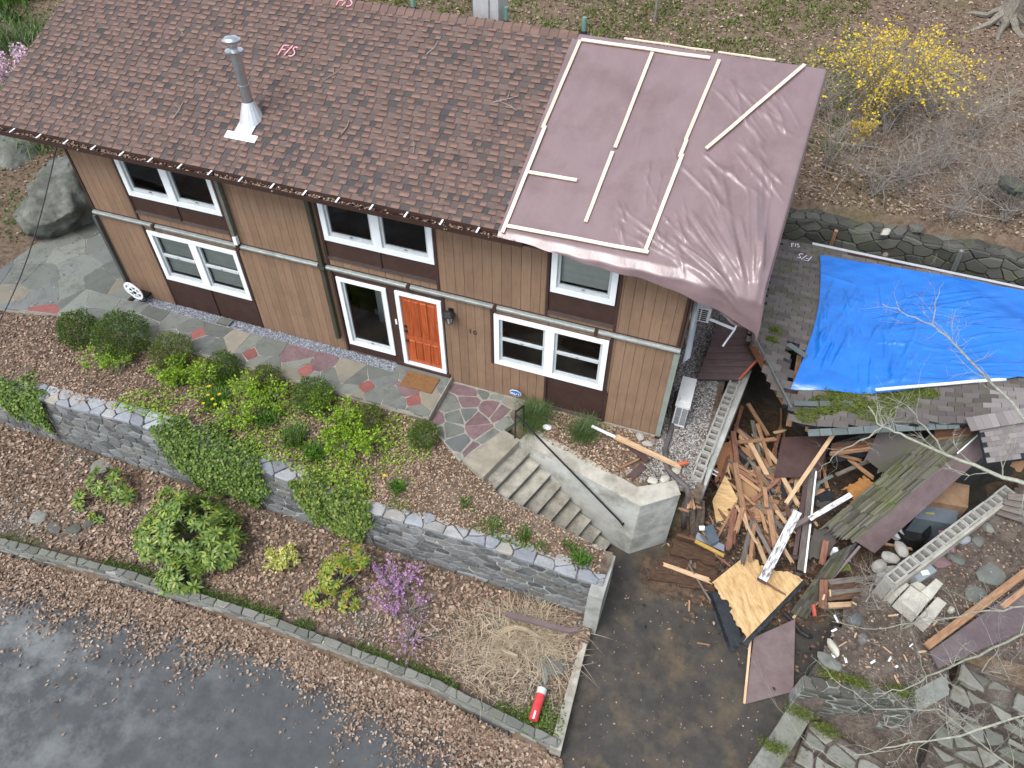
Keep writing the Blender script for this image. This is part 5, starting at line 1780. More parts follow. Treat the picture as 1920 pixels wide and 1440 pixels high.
deb('pale split board lying on the rotten floor section', (14.81,-2.11,-1.66), (15.92,-2.19,-1.62), .08, .03, W_FRESH, ragged=.12, taper=1.5)
deb('thin brown lath crossing the rotten floor section', (15.33,-1.95,-1.60), (15.96,-2.62,-1.72), .035, .03, W_GREY)
deb('dark rafter under the mossy roof edge, nearest the roof', (17.70,1.12,-0.15), (19.37,1.79,0.15), .06, .12, W_DARK)
deb('red brown rafter below the dark one', (17.73,1.11,-0.25), (19.23,1.71,0.00), .05, .10, W_RED)
deb('bright orange rafter, lowest of the three under the roof edge', (17.73,1.02,-0.30), (19.23,1.64,-0.05), .05, .10, W_ORANGE)
deb('split orange board hanging below the three rafters', (17.93,1.20,-0.45), (18.53,1.34,-0.60), .06, .04, W_ORANGE, ragged=.15)
deb('orange stud crossing the grey board left of the hanging roof', (18.20,1.36,-0.65), (18.85,1.08,-0.80), .08, .05, W_ORANGE)
deb('grey brown board under the crossing orange stud', (18.82,1.58,-0.65), (18.04,1.00,-0.95), .09, .04, W_GREY)
deb('red rafter end beside the pale shingles', (19.57,1.55,0.55), (20.20,1.68,0.80), .06, .20, W_RED)
deb('orange lath under the red rafter end', (19.63,1.54,0.40), (20.25,1.70,0.65), .04, .06, W_ORANGE)
deb('orange block of wood in the gap behind the hanging roof', (19.72,1.73,0.10), (19.80,1.68,-0.10), .09, .09, W_ORANGE, ragged=.0)
deb('upright orange post beside the blue tarp corner', (16.66,2.90,0.70), (16.83,1.66,-0.45), .12, .06, W_ORANGE, roll=.5, ragged=.02)
deb('short upright orange post under the broken roof edge', (17.08,1.64,0.20), (17.23,1.66,-0.40), .13, .06, W_ORANGE, roll=.4, ragged=.02)
deb('orange splinters lying below the corner post', (16.62,1.95,-1.10), (16.92,2.12,-1.05), .07, .03, W_FRESH, ragged=.12)
deb('pale beam lying at the foot of the dirt bank', (18.16,-2.10,-1.35), (19.42,-1.65,-1.20), .11, .06, W_FRESH, ragged=.06)
for k in range(4):
    a = Vector((18.13,-1.59,-1.30)).lerp(Vector((18.16,-1.95,-1.40)), k/3.5); b = Vector((19.16,-1.14,-1.20)).lerp(Vector((19.25,-1.51,-1.30)), k/3.5)
    deb(('topmost', 'second', 'third', 'lowest')[k]+' plank of the rotten plank row above the pale beam', a, b, .12, .04, W_DARK if k % 2 else W_GREY, roll=.1*k)
deb('broad red brown board standing beside the shingled strip', (17.99,-1.66,-1.10), (18.13,-2.06,-1.60), .16, .04, W_RED, roll=.2)
deb('small bright red board end below the shingled strip', (17.94,-2.00,-1.60), (18.04,-2.21,-1.75), .06, .05, mat('red_paint', [(.36, .06, .04), (.45, .10, .07)], bump=.1))
deb('yellowish lath under the shingled strip', (18.17,-1.72,-1.50), (17.88,-2.14,-1.80), .05, .04, W_FRESH)
deb('red board standing under the hanging roof end', (17.95,-0.77,-1.00), (17.99,-1.22,-1.35), .13, .04, W_RED)
deb('pale lath poking out under the hanging fascia', (19.03,-0.42,-1.05), (19.70,-0.39,-1.00), .05, .04, W_ORANGE)
deb('long pale broken beam lying from the shrub to the block wall', (13.13,-0.46,0.12), (14.68,-0.80,0.10), .11, .07, W_FRESH, ragged=.12, taper=.7, group='pieces thrown on the side bed')
deb('thin white stick continuing the pale broken beam', (12.60,-0.46,0.25), (13.17,-0.53,0.18), .05, .04, WHITE, group='pieces thrown on the side bed', cat='stick')
deb('brown painted board under the pale broken beam', (13.44,-0.47,0.00), (13.98,-0.80,0.00), .14, .03, PAINTB, group='pieces thrown on the side bed')
deb('short brown board with a red broken end on the side bed', (13.91,-0.90,-0.02), (13.69,-1.37,-0.02), .16, .03, PAINTB, ragged=.08, group='pieces thrown on the side bed')
deb('thin orange lath beside the brown boards on the side bed', (13.44,-1.16,-0.02), (13.79,-0.78,0.00), .04, .03, W_ORANGE, group='pieces thrown on the side bed')
deb('red splintered block at the end of the block wall', (14.56,-0.75,0.08), (14.80,-0.59,0.10), .08, .06, MATS['red_raw'], group='pieces thrown on the side bed')
rn = random.Random(31)
for k in range(34):
    x, y = rn.gauss(16.0, .9), rn.gauss(-1.8, .9)
    if x < 14.7 or x > 18.2 or y > .2 or y < -4.2: continue
    z = max(float(heap_z(x, y)), float(drive_z(y)) if y < -1.2 else -1.95)+.03
    a = rn.uniform(0, PI); l = rn.uniform(.12, .38)
    deb('small broken splinter of wood strewn on the driveway', (x, y, z), (x+l*math.cos(a), y+l*math.sin(a), z+rn.uniform(0, .05)), rn.uniform(.02, .05), .02, rn.choice([W_FRESH, W_ORANGE, W_GREY, W_FRESH]), ragged=.06, name='splinter', cat='splinter', group='splinters on the driveway')
for k in range(26):
    x, y = rn.uniform(17.9, 20.3), rn.uniform(-3.4, -1.7)
    z = float(bank_z(x, y))+.03
    a = rn.uniform(0, PI); l = rn.uniform(.08, .24)
    deb('small pale splinter of wood on the dirt bank', (x, y, z), (x+l*math.cos(a), y+l*math.sin(a), z+.02), rn.uniform(.02, .04), .015, rn.choice([W_FRESH, WHITE, W_FRESH]), ragged=.04, name='splinter', cat='splinter', group='splinters on the dirt bank')
rn = random.Random(77)
for k in range(95):                                  # loose pieces of wood all through the heap
    x, y = rn.gauss(16.7, .9), rn.gauss(0, 1.0)
    if x < 15.5 or x > 18.7 or (x < 16.3 and y > 1.6): continue
    z = float(heap_z(x, y))+.05
    a = rn.gauss(1.9, .7); l = rn.uniform(.3, 1.1)
    mm, cn = rn.choice([(W_ORANGE, 'orange'), (W_RED, 'red brown'), (W_DARK, 'dark rotten'), (W_GREY, 'grey weathered'), (W_ORANGE, 'orange')])
    sz = 'long' if l > .8 else ('short' if l < .5 else 'medium')
    wh = 'close to the left block wall' if x < 16.0 else ('right of the brown panel' if x > 17.5 and y > -.3 else ('behind the brown panel' if y > .7 else ('near the plywood sheet' if y < -.8 else 'in the middle of the heap')))
    deb('%s %s loose board in the rubble %s' % (sz, cn, wh), (x, y, z), (x+l*math.cos(a), y+l*math.sin(a), z+rn.uniform(0, .15)), rn.uniform(.04, .11), .03, mm, roll=rn.uniform(-.4, .4), ragged=.1, group='loose boards in the rubble')

for k in range(70):                                   # upper layer of longer boards
    x, y = rn.uniform(15.75, 17.4), rn.uniform(-1.1, 1.5)
    z = float(heap_z(x, y))+rn.uniform(.08, .32)
    a = rn.gauss(1.95, .45)+(PI if rn.random() < .5 else 0); l = rn.uniform(.45, 1.25)
    if x+l*math.cos(a) < 15.5: continue
    mm, cn = rn.choice([(W_ORANGE, 'orange'), (W_ORANGE, 'orange'), (W_RED, 'red brown'), (W_GREY, 'grey weathered'), (W_FRESH, 'pale')])
    sz = 'longer' if l > .85 else 'shorter'
    wh = 'nearest the left block wall' if x < 16.1 else ('below the square brown panel' if y < -.4 and x > 16.7 else ('in front of the pointed plywood' if y < -.4 else ('beside the square brown panel' if x > 16.8 else 'behind the pointed plywood')))
    deb('%s %s board on top of the heap %s' % (sz, cn, wh), (x, y, z), (x+l*math.cos(a), y+l*math.sin(a), z+rn.uniform(-.12, .12)), rn.uniform(.05, .13), .035, mm, roll=rn.uniform(-.5, .5), ragged=.14, group='boards on top of the heap')
for k in range(16):
    x, y = rn.gauss(16.7, .8), rn.gauss(.1, .9)
    if x < 15.6 or x > 18.4: continue
    z = float(heap_z(x, y))+.06
    a = rn.uniform(0, 2*PI); r = rn.uniform(.18, .4)
    pts_ = [(x+r*math.cos(a+t)*rn.uniform(.7, 1.1), y+r*math.sin(a+t)*rn.uniform(.7, 1.1), z+rn.uniform(-.05, .08)) for t in (0, 1.4, 3.0, 4.5)]
    sheet_piece('roof_felt', 'torn scrap of dark roofing lying in the rubble between the block walls', pts_, .015, FELT if k % 3 else GSH, ragged=(0, 1, 2, 3), amt=.08, seed=200+k, group='roofing scraps in the rubble')
# ------------------------------------------------------------------ fallen gutters
GUT_TOP = mat('scraped_white', [(.13, .11, .10), (.40, .40, .39), (.62, .63, .63), (.70, .71, .71)], scale=3, rough=.5, bump=.1, coord='obj', stretch=(1.5, 7, 5), lo=.38, hi=.62)


def fallen_gutter(name, label, p0, p1, w, h, roll=0.0, topm=GUT_TOP, sidem=PAINTB):
    root = thing(name, label, 'gutter', p0, GD)
    p0, p1 = Vector(p0), Vector(p1)
    board('trough', p0, p1, w, h, sidem, roll=roll, parent=root)
    off = Vector((0, 0, h/2+.006))
    board('scraped_face', p0+off, p1+off, w*.94, .008, topm, roll=roll, parent=root)
    return root


fallen_gutter('fallen_gutter', 'broad white scraped gutter piece lying over the plywood sheet', (17.26,-0.48,-0.75), (16.76,-2.25,-0.95), .19, .12)
fallen_gutter('fallen_gutter', 'shorter white scraped gutter piece crossing the dark gutter', (18.28,0.24,-0.60), (17.51,-0.59,-0.75), .12, .12)
board('gutter_bracket', (17.49,-0.56,-0.72), (17.22,-0.82,-0.85), .10, .10, PAINTL, label='twisted mauve gutter bracket between the two white gutters', cat='bracket', group=GD)
fg = fallen_gutter('fallen_gutter', 'long dark gutter with a white lip standing in the debris', (17.51,0.84,-0.75), (17.54,-1.60,-1.20), .17, .10, topm=W_GREY, sidem=BLACK)
board('white_lip', Vector((17.56,0.73,-0.66)), Vector((17.61,-1.64,-1.12)), .035, .03, WHITE, parent=fg)
board('brown_back', Vector((17.38,0.60,-0.70)), Vector((17.39,-1.36,-1.20)), .09, .06, PAINTB, parent=fg)
put('downspout_elbow', MB().tube([(17.12,-1.31,-1.05), (17.21,-1.38,-1.10), (17.35,-1.36,-1.15), (17.51,-1.26,-1.18)], .055, 10), PAINTB, label='curved brown downspout elbow under the white gutter', cat='downspout', group=GD)
put('metal_flashing', MB().beam((17.57,0.13,-0.90), (17.69,0.58,-0.85), .07, .01).beam((17.69,0.58,-0.85), (17.96,0.86,-0.80), .07, .01), CAPBLUE, label='bent blue grey flashing strip right of the dark gutter', cat='flashing', group=GD)

# ------------------------------------------------------------------ hanging roof section and shingled strip
hs_ = thing('hanging_roof_section', 'fallen roof section with worn shingles and a long mauve fascia board', 'roof section', (18.78,-0.41,-1.50), GD)
f0, f1 = Vector((18.51,-0.70,-0.85)), Vector((20.51,1.83,0.75))
g0, g1 = Vector((18.97,-0.68,-1.10)), Vector((20.80,1.73,0.45))
put('fascia', MB().hexa([f0-Vector((.03, 0, .0)), f1-Vector((.03, 0, 0)), f1, f0], [g0-Vector((.03, 0, 0)), g1-Vector((.03, 0, 0)), g1, g0]), PAINTL, hs_)
put('metal_edge', MB().beam(Vector((20.06,1.28,0.42)), Vector((20.47,1.82,0.77)), .025, .025), WHITE, hs_)
r0, r1 = Vector((17.91,-0.41,-1.00)), Vector((19.56,1.67,0.40))
rr = random.Random(6)
nrow = 24
rows = []
for k in range(nrow):
    t = k/(nrow-1)
    a = f0.lerp(r0, t); b = f1.lerp(r1, t)
    if t > .5: a = a.lerp(b, (t-.5)*.12*rr.random())
    a = a-(b-a).normalized()*rr.uniform(-.05, .28)*(.3+t)
    rows.append((a, b))
upn = (f1-f0).cross(r0-f0).normalized()
if upn.z < 0: upn = -upn
for k in range(nrow-1):
    (a, b), (c, d) = rows[k], rows[k+1]
    nt = 9
    for i in range(nt):
        p, q = a.lerp(b, i/nt), a.lerp(b, (i+.985)/nt)
        s, u = c.lerp(d, i/nt), c.lerp(d, (i+.985)/nt)
        ov = upn*.034
        jit = Vector((rr.uniform(-.02, .02), rr.uniform(-.02, .02), 0))
        put('shingle', MB().hexa([p-upn*.015, q-upn*.015, u-upn*.015, s-upn*.015], [p+upn*.005, q+upn*.005, u+ov*.9+jit, s+ov*.9+jit]), GSH_WORN, hs_)
put('roof_deck', MB().hexa([f0-upn*.10, f1-upn*.10, r1-upn*.10, r0-upn*.10], [f0-upn*.03, f1-upn*.03, r1-upn*.03, r0-upn*.03]), W_DARK, hs_)
st = thing('shingled_strip', 'narrow shingled roof strip hanging down beside the plywood sheet', 'roof section', (17.68,-2.14,-1.95), GD)
a0, a1, b0, b1 = Vector((18.10,-1.06,-1.05)), Vector((18.54,-0.70,-0.90)), Vector((17.55,-2.26,-1.75)), Vector((17.89,-2.27,-1.80))
for k in range(7):
    for i in range(9):
        t0, t1 = k/7, (k+1)/7
        p = a0.lerp(a1, t0).lerp(b0.lerp(b1, t0), i/9); q = a0.lerp(a1, t1).lerp(b0.lerp(b1, t1), i/9)
        s = a0.lerp(a1, t1).lerp(b0.lerp(b1, t1), (i+1.02)/9); u = a0.lerp(a1, t0).lerp(b0.lerp(b1, t0), (i+1.02)/9)
        z1, z2 = Vector((0, 0, .035+rr.uniform(0, .02))), Vector((0, 0, .004))
        put('shingle', MB().hexa([p-z2*3, u-z2*3, s-z2*3, q-z2*3], [p+z1, u+z1, s+z2, q+z2]), GSH_WORN, st)
put('fascia', MB().beam(Vector((18.63,-0.71,-1.00)), Vector((18.01,-1.80,-1.65)), .05, .18), PAINTL, st)
put('dark_edge', MB().beam(Vector((18.52,-0.72,-0.92)), Vector((17.91,-2.14,-1.78)), .05, .07), FELT, st)

# standing front slope at the right end of the garage
ra, rb = Vector((20.09,1.28,1.28)), Vector((21.50,1.88,1.62))
rc, rd_ = Vector((20.45,0.89,0.75)), Vector((21.83,1.49,0.95))
rs = thing('garage_roof_end', 'standing end of the garage roof with pale rectangular shingles', 'roof section', tuple(rc), GD)
nr = 7
for k in range(nr):
    for i in range(9):
        o = .5/9 if k % 2 else 0
        t0, t1 = k/nr, (k+1.03)/nr
        s0_, s1_ = min(1, i/9+o), min(1, (i+.98)/9+o)
        if s1_-s0_ < .02: continue
        if k == nr-1 and i in (4, 5): continue
        e = lambda t, s: ra.lerp(rb, s).lerp(rc.lerp(rd_, s), t)
        up_ = Vector((0, -.4, .9)).normalized()
        put('shingle', MB().hexa([e(t0, s0_), e(t0, s1_), e(t1, s1_), e(t1, s0_)], [e(t0, s0_)+up_*.006, e(t0, s1_)+up_*.006, e(t1, s1_)+up_*.024, e(t1, s0_)+up_*.024]), GSH_PALE, rs)
put('roof_deck', MB().hexa([ra-Vector((0, 0, .08)), rb-Vector((0, 0, .08)), rd_-Vector((0, 0, .08)), rc-Vector((0, 0, .08))], [ra, rb, rd_, rc]), FELT, rs)
# grey lining wall under it, weathered boards beyond the block wall
put('lining_wall', MB().hexa([(20.75, 2.15, -1.95), (22.6, 3.4, -1.95), (22.6, 3.5, -1.95), (20.75, 2.25, -1.95)], [(20.75, 2.15, .9), (22.6, 3.4, .9), (22.6, 3.5, .9), (20.75, 2.25, .9)]), mat('stained_lining', [(.05, .055, .055), (.11, .115, .11)], scale=3, rough=.9, stretch=(4, 4, .6), tint=(.2, .2, .18), tscale=1.5), garage)
for k in range(4):
    a = Vector((21.30,1.07,-0.25)).lerp(Vector((21.24,0.90,-0.60)), k/3); b = Vector((21.85,1.05,-0.10)).lerp(Vector((21.98,0.69,-0.45)), k/3)
    deb(('topmost', 'second', 'third', 'lowest')[k]+' weathered grey board stacked right of the block wall end', a, b, .15, .03, W_GREY, roll=.3)
deb('torn orange wood stump above the end of the block wall', (21.33,1.55,0.10), (21.39,1.70,0.50), .22, .12, W_ORANGE, ragged=.2)

# ------------------------------------------------------------------ things in the garage pit
bx_ = MB()
a = [(20.10,1.04,-1.00), (20.87,1.13,-1.00), (20.95,1.80,-0.90), (20.31,1.76,-0.90)]
CARD = mat('cardboard', [(.22, .14, .085), (.30, .20, .125)], scale=4, rough=.85, bump=.1, tint=(.13, .075, .04), tscale=3)
bx_.prism([p[:2] for p in a], -1.9, -1.0)
put('cardboard_box', bx_, CARD, label='brown cardboard box inside the garage behind the right block wall', cat='box')
put('metal_cabinet', MB().prism([p[:2] for p in ((19.83,0.61,-1.20), (20.66,0.71,-1.20), (20.77,1.16,-1.15), (20.08,1.11,-1.15))], -1.93, -1.18), mat('blue_grey_metal', [(.10, .13, .16), (.14, .17, .20)], scale=3, rough=.4, bump=.02), label='blue grey metal cabinet in front of the cardboard box', cat='cabinet')
put('cabinet_label', MB().beam((20.05,0.81,-1.17), (20.24,0.86,-1.17), .05, .006), mat('yellow_label', [(.30, .26, .06), (.36, .31, .09)], bump=0), label='yellow label on the blue grey cabinet', cat='label')
mw = put('black_drum', MB().lathe((19.82,0.58,-1.90), [(.42, 0), (.44, .5), (.42, .55), (.40, .50), (.36, .2)], 24), BLACK, label='round black bin behind the broken right block wall', cat='bin')
put('plastic_bottle', MB().lathe((19.59,0.30,-1.60), [(.12, 0), (.13, .12), (.06, .2), (.04, .24)], 12), mat('clear_plastic', [(.55, .6, .62), (.62, .66, .68)], rough=.2, bump=0), label='clear plastic container in the black bin', cat='container')
bb = MB()
P4 = [Vector((15.46,-1.43,-0.85)), Vector((15.60,-1.29,-0.85)), Vector((15.81,-1.58,-0.95)), Vector((15.68,-1.72,-0.95))]
bb.hexa([p-Vector((0, 0, .12)) for p in P4][::-1], P4[::-1])
put('opener_box', bb, mat('slate_box', [(.055, .075, .095), (.085, .11, .13)], rough=.45, bump=.02), label='dark blue grey garage opener box on the debris', cat='box', group=GD)
ft = thing('light_fixture', 'crushed silver light fixture beside the dark blue grey box', 'fixture', (15.65,-1.58,-1.20), GD)
board('reflector', (15.33,-1.59,-1.02), (15.98,-1.64,-1.12), .16, .03, METAL, parent=ft, ragged=.04)
board('tube_cover', (15.33,-1.74,-1.00), (15.98,-1.81,-1.12), .07, .04, mat('yellow_rim', [(.36, .23, .05), (.5, .33, .1)], rough=.4), parent=ft, ragged=.02)
put('white_box', MB().beam((15.36,-1.43,-0.95), (15.47,-1.40,-0.93), .09, .04), WHITE, ft)
put('white_cables', MB().tube([(15.17,-0.25,-0.35), (15.34,-0.13,-0.50), (15.49,-0.08,-0.62)], .015, 6), WHITE, label='upper white conduit stub poking from the left block wall', cat='pipe', group=GD)
put('white_cables', MB().tube([(15.14,-0.30,-0.38), (15.32,-0.19,-0.55), (15.48,-0.15,-0.66)], .015, 6), WHITE, label='lower white conduit stub poking from the left block wall', cat='pipe', group=GD)
fx_ = thing('fallen_fixture', 'moss stained white fixture lying under the hanging fascia', 'fixture', (18.43,-1.00,-1.40), GD)
board('casing', (18.24,-1.07,-1.28), (18.53,-0.93,-1.25), .03, .05, WHITE, parent=fx_)
board('cover', (18.25,-1.22,-1.32), (18.55,-1.06,-1.30), .14, .04, MOSS, parent=fx_)
put('white_can', MB().lathe((18.18,-0.88,-1.30), [(.05, 0), (.06, .22), (.03, .25)], 10), WHITE, label='small white can under the end of the hanging roof', cat='can', group=GD)
put('rubber_hose', MB().tube([(17.45,-2.27,-1.85), (17.63,-2.38,-1.88), (17.81,-2.55,-1.90), (17.97,-2.60,-1.90), (18.04,-2.55,-1.90)], .045, 8), BLACK, label='dark corrugated hose end right of the lying brown panel', cat='hose', group=GD)
# torn vine stump and drain pipe at the corner of the concrete wall
BARK = mat('bark', [(.06, .045, .036), (.13, .10, .08), (.18, .145, .12)], scale=12, rough=.95, bump=.7, bscale=50, stretch=(3, 3, .7))
dp = put('drain_pipe', MB().tube([(14.19,1.39,0.05), (14.25,0.60,-0.02), (14.26,0.11,-0.02), (14.25,-0.37,-0.02), (14.41,-0.85,-0.02), (14.68,-1.06,0.00), (14.88,-1.20,0.02), (14.95,-1.24,-0.20), (14.97,-1.24,-0.70), (15.07,-1.23,-1.40)], .06, 10), mat('drain_grey', [(.07, .062, .062), (.11, .095, .093)], rough=.6, bump=.6, bscale=60), label='dark corrugated drain pipe running from the house corner over the concrete wall', cat='pipe', smooth=True)
vs_ = thing('torn_stump', 'torn shaggy vine stump at the front end of the left block wall', 'stump', (15.31,-0.82,-1.90))
for k, (a, b, r_) in enumerate((((15.01,-1.08,-0.30), (15.32,-1.09,-1.70), .07), ((15.17,-1.06,-0.35), (15.42,-1.13,-1.70), .06), ((15.05,-1.02,-0.10), (15.13,-1.04,-1.00), .05), ((15.29,-1.05,-0.50), (15.45,-1.10,-1.40), .045))):
    a, b = Vector(a), Vector(b)
    put('stem', MB().tube([a, a.lerp(b, .35)+Vector((.03*math.sin(k), .03, 0)), a.lerp(b, .7), b], [r_*.7, r_, r_*1.1, r_], 7), BARK, vs_)
for k in range(9):
    p = Vector((15.12,-1.25,-0.30))+Vector((rn.uniform(-.12, .18), rn.uniform(-.15, .15), rn.uniform(-.3, .15)))
    d = Vector((rn.uniform(-1, 1), rn.uniform(-1, 1), rn.uniform(-.8, .6))).normalized()
    board('splinter', p, p+d*rn.uniform(.15, .4), .05, .02, W_ORANGE, parent=vs_, ragged=.1)

# ------------------------------------------------------------------ bank: pavers, bin, stones
PAV = mat('pale_paver', [(.34, .33, .28), (.44, .43, .375), (.50, .485, .42)], scale=5, rough=.9, bump=.4, bscale=60, var=.10, tint=(.26, .24, .18), tscale=2, tamt=.5)
pv = [(((19.07,-1.70,-0.72), (19.36,-1.36,-0.72), (19.50,-1.47,-0.72), (19.26,-1.84,-0.72)), 'left pale paver of the tumbled paver pile'),
      (((19.27,-1.88,-0.70), (19.51,-1.49,-0.70), (19.87,-1.66,-0.70), (19.63,-2.11,-0.70)), 'largest middle paver of the tumbled paver pile'),
      (((19.53,-1.42,-0.74), (19.67,-1.30,-0.74), (19.87,-1.41,-0.74), (19.74,-1.56,-0.74)), 'rear paver wedged in the tumbled paver pile'),
      (((19.69,-1.58,-0.66), (19.98,-1.18,-0.66), (20.11,-1.26,-0.66), (19.88,-1.68,-0.66)), 'right rear paver of the tumbled paver pile'),
      (((19.68,-2.08,-0.76), (20.03,-1.52,-0.76), (20.20,-1.61,-0.76), (19.86,-2.21,-0.76)), 'right front paver with a stained face')]
for q, lb in pv:
    put('paver', MB().slab([p[:2] for p in q][::-1], lambda u, v, h: (u, v, q[0][2]+h), -.32, 0, .02), PAV, label=lb, cat='paver', group='pavers tumbled on the bank')
put('paver', MB().slab([p[:2] for p in ((18.90,-1.57,-0.90), (19.23,-1.27,-0.90), (19.40,-0.95,-0.90), (18.98,-1.12,-0.90))], lambda u, v, h: (u, v, -.9+h+.03*u-.55), -.2, 0, .03), CMU, label='mossy grey block under the twigs left of the pavers', cat='block')
# broken block pieces at the front end of the right block wall
for k, (u_, v_, z_) in enumerate(((19.14,-0.94,-0.75), (18.97,-1.16,-0.85), (19.31,-0.77,-0.60), (19.13,-1.25,-0.95))):
    put('block_fragment', MB().rock((u_, v_, z_), (.2, .13, .1), seed=40+k, rough=.2, rz=k), CMU, label=('broken block lump where the right block wall is breached', 'lower broken block lump at the breach of the right block wall', 'broken block lump highest on the breached right block wall', 'broken block lump in the dirt before the breached wall')[k], cat='block')
bin_ = thing('plastic_bin', 'upturned clear plastic bin behind the pavers', 'bin', (19.86,-1.07,-0.95))
q = [Vector(p) for p in ((19.53,-1.16,-0.72), (19.88,-0.82,-0.72), (20.03,-0.96,-0.72), (19.69,-1.35,-0.72))]
c0 = sum(q, Vector())/4
put('bin_body', MB().hexa([c0+(p-c0)*1.12-Vector((0, 0, .2)) for p in q][::-1], q[::-1]), mat('cloudy_plastic', [(.22, .26, .27), (.30, .34, .35)], scale=4, rough=.25, bump=.02), bin_)
put('bin_label', MB().beam(c0+Vector((-.06, -.06, .01)), c0+Vector((.08, .02, .01)), .1, .006), WHITE, bin_)
sl = [((20.36, 0.09), .22, .16, FLAG_RED, 'reddish flat stone on the bank below the block wall'), ((20.62, 0.08), .17, .12, STONE_CAP, 'grey stone right of the reddish one'), ((20.81, 0.53), .16, .12, FLAG, 'greenish stone highest in the row below the block wall'),
      ((21.09, 0.49), .15, .10, FLAG, 'slim grey stone at the right of the stone row'), ((20.49, -0.40), .19, .14, FLAG, 'round greenish stone left of the slate'), ((20.22, -0.56), .24, .16, FLAG_PURPLE, 'broad purplish slab half buried behind the bin'), ((21.13, -0.56), .34, .3, FLAG, 'large square slate lying on the bank'),
      ((20.40, -0.17), .14, .10, FLAG_PURPLE, 'small purplish stone beside the reddish one'), ((20.89, 0.12), .12, .16, FLAG, 'small slate leaning right of the stone row'), ((21.11, -0.54), .1, .08, PAV, 'small pale stone lying on the square slate'), ((20.86, -1.05), .26, .2, FLAG, 'faint grey slab sunk in the dirt above the brown panel'),
      ((20.37, -1.57), .08, .07, PAV, 'small pale cube stone right of the pavers'), ((18.27, -3.06), .2, .09, PAV, 'long pale stone on the planter rim'), ((18.21, -3.35), .26, .18, FLAG, 'pale blue grey stone below the long one on the planter'), ((18.62, -2.36), .2, .14, STONE, 'dull stone half hidden at the upper planter edge'), ((18.77, -2.71), .14, .1, STONE, 'small brownish stone in the planter')]
for k, ((x, y), a, b, mm, lb) in enumerate(sl):
    z = float(bank_z(x, y))
    flat_ = .05 if 'slate' in lb or 'slab' in lb or 'flat' in lb else .10
    put('stone', MB().rock((x, y, z+flat_*.3), (a, b, flat_), seed=60+k, rz=k*.7), mm, label=lb, cat='stone', group='stones on the dirt bank')
# rough stone steps in the lower right corner
rn = random.Random(17)
ss = thing('stone_steps', 'broad rough stone steps in the lower right corner', 'steps', (20.6, -4.6, -2.0)); ss['kind'] = 'thing'
STEPST = mat('step_stone', [(.13, .135, .115), (.18, .182, .158), (.24, .238, .208)], pick=True, scale=7, rough=.9, bump=.9, bscale=20, var=.2, tint=(.09, .095, .055), tscale=2.6, tamt=.75)
sdv = Vector((.968, -.25, 0)); nv = Vector((.25, .968, 0))          # treads run along sdv, steps climb along nv
org = Vector((18.0, -4.95, 0))
for k in range(8):
    zt = -2.34+.125*k
    b0_ = org+nv*(.40*k)+sdv*(0 if k < 2 else 1.95)
    Lk = 5.0
    pts_ = jgrid(0, Lk, 0, .40, .5, .21, rn, j=.36)
    put('riser', MB().hexa([tuple(b0_+Vector((0, 0, zt-.6))), tuple(b0_+sdv*Lk+Vector((0, 0, zt-.6))), tuple(b0_+sdv*Lk+nv*.46+Vector((0, 0, zt-.6))), tuple(b0_+nv*.46+Vector((0, 0, zt-.6)))],
                           [tuple(b0_+Vector((0, 0, zt-.03))), tuple(b0_+sdv*Lk+Vector((0, 0, zt-.03))), tuple(b0_+sdv*Lk+nv*.46+Vector((0, 0, zt-.03))), tuple(b0_+nv*.46+Vector((0, 0, zt-.03)))]), BANK, ss)
    for c in voronoi(pts_, [(0, -.02), (Lk, -.02), (Lk, .37), (0, .37)]):
        c = inset(c, .03)
        if len(c) < 3 or abs(area(c)) < .015: continue
        c = rough_poly(c, rn, .03)
        dz = rn.uniform(-.05, .04)
        put('tread_stone', MB().slab(c, lambda u, v, h: tuple(b0_+sdv*u+nv*v+Vector((0, 0, zt+h+dz))), -.14, 0, .025), STEPST, ss)

# ------------------------------------------------------------------ plants
def leafm(name, cols, **k):
    k.setdefault('rough', .5); k.setdefault('var', .3)
    return mat(name, cols, pick=True, scale=20, bump=0, trans=k.pop('trans', .25), **k)


BOXL = leafm('boxwood_leaf', [(.05, .09, .018), (.09, .15, .03), (.14, .21, .05)])
YEWL = leafm('yew_leaf', [(.06, .095, .02), (.12, .165, .035), (.19, .22, .055)])
SPRING = leafm('spring_leaf', [(.13, .23, .015), (.22, .37, .025), (.33, .47, .05)])
RHODO = leafm('rhododendron_leaf', [(.075, .145, .032), (.125, .21, .045), (.19, .28, .06), (.36, .39, .07)], rough=.38)
RHODO_Y = leafm('yellowed_rhododendron_leaf', [(.10, .19, .03), (.19, .28, .045), (.30, .33, .05), (.42, .30, .05)], rough=.4)
IVYL = leafm('ivy_leaf', [(.035, .075, .012), (.07, .135, .022), (.13, .21, .035), (.25, .31, .08)])
BLADE = leafm('grass_blade', [(.04, .10, .012), (.07, .17, .02), (.12, .25, .03)])
PINEG = leafm('soft_grass', [(.06, .10, .03), (.10, .16, .05), (.15, .21, .08)])
STRAW = leafm('straw', [(.30, .235, .155), (.42, .34, .235), (.53, .45, .33)], trans=.15)
YELLOWF = leafm('forsythia_flower', [(.62, .43, .01), (.76, .56, .02), (.85, .67, .05)], trans=.3)
PURPLEF = leafm('azalea_flower', [(.34, .16, .36), (.46, .25, .48), (.58, .37, .59)], trans=.3)
PINKF = leafm('pale_pink_flower', [(.55, .36, .48), (.68, .50, .60), (.75, .62, .68)], trans=.3)
CREAM = leafm('variegated_leaf', [(.42, .45, .05), (.58, .58, .14), (.72, .70, .36)], trans=.3)
WEED = leafm('weed_leaf', [(.05, .10, .02), (.09, .16, .03), (.14, .22, .05)])
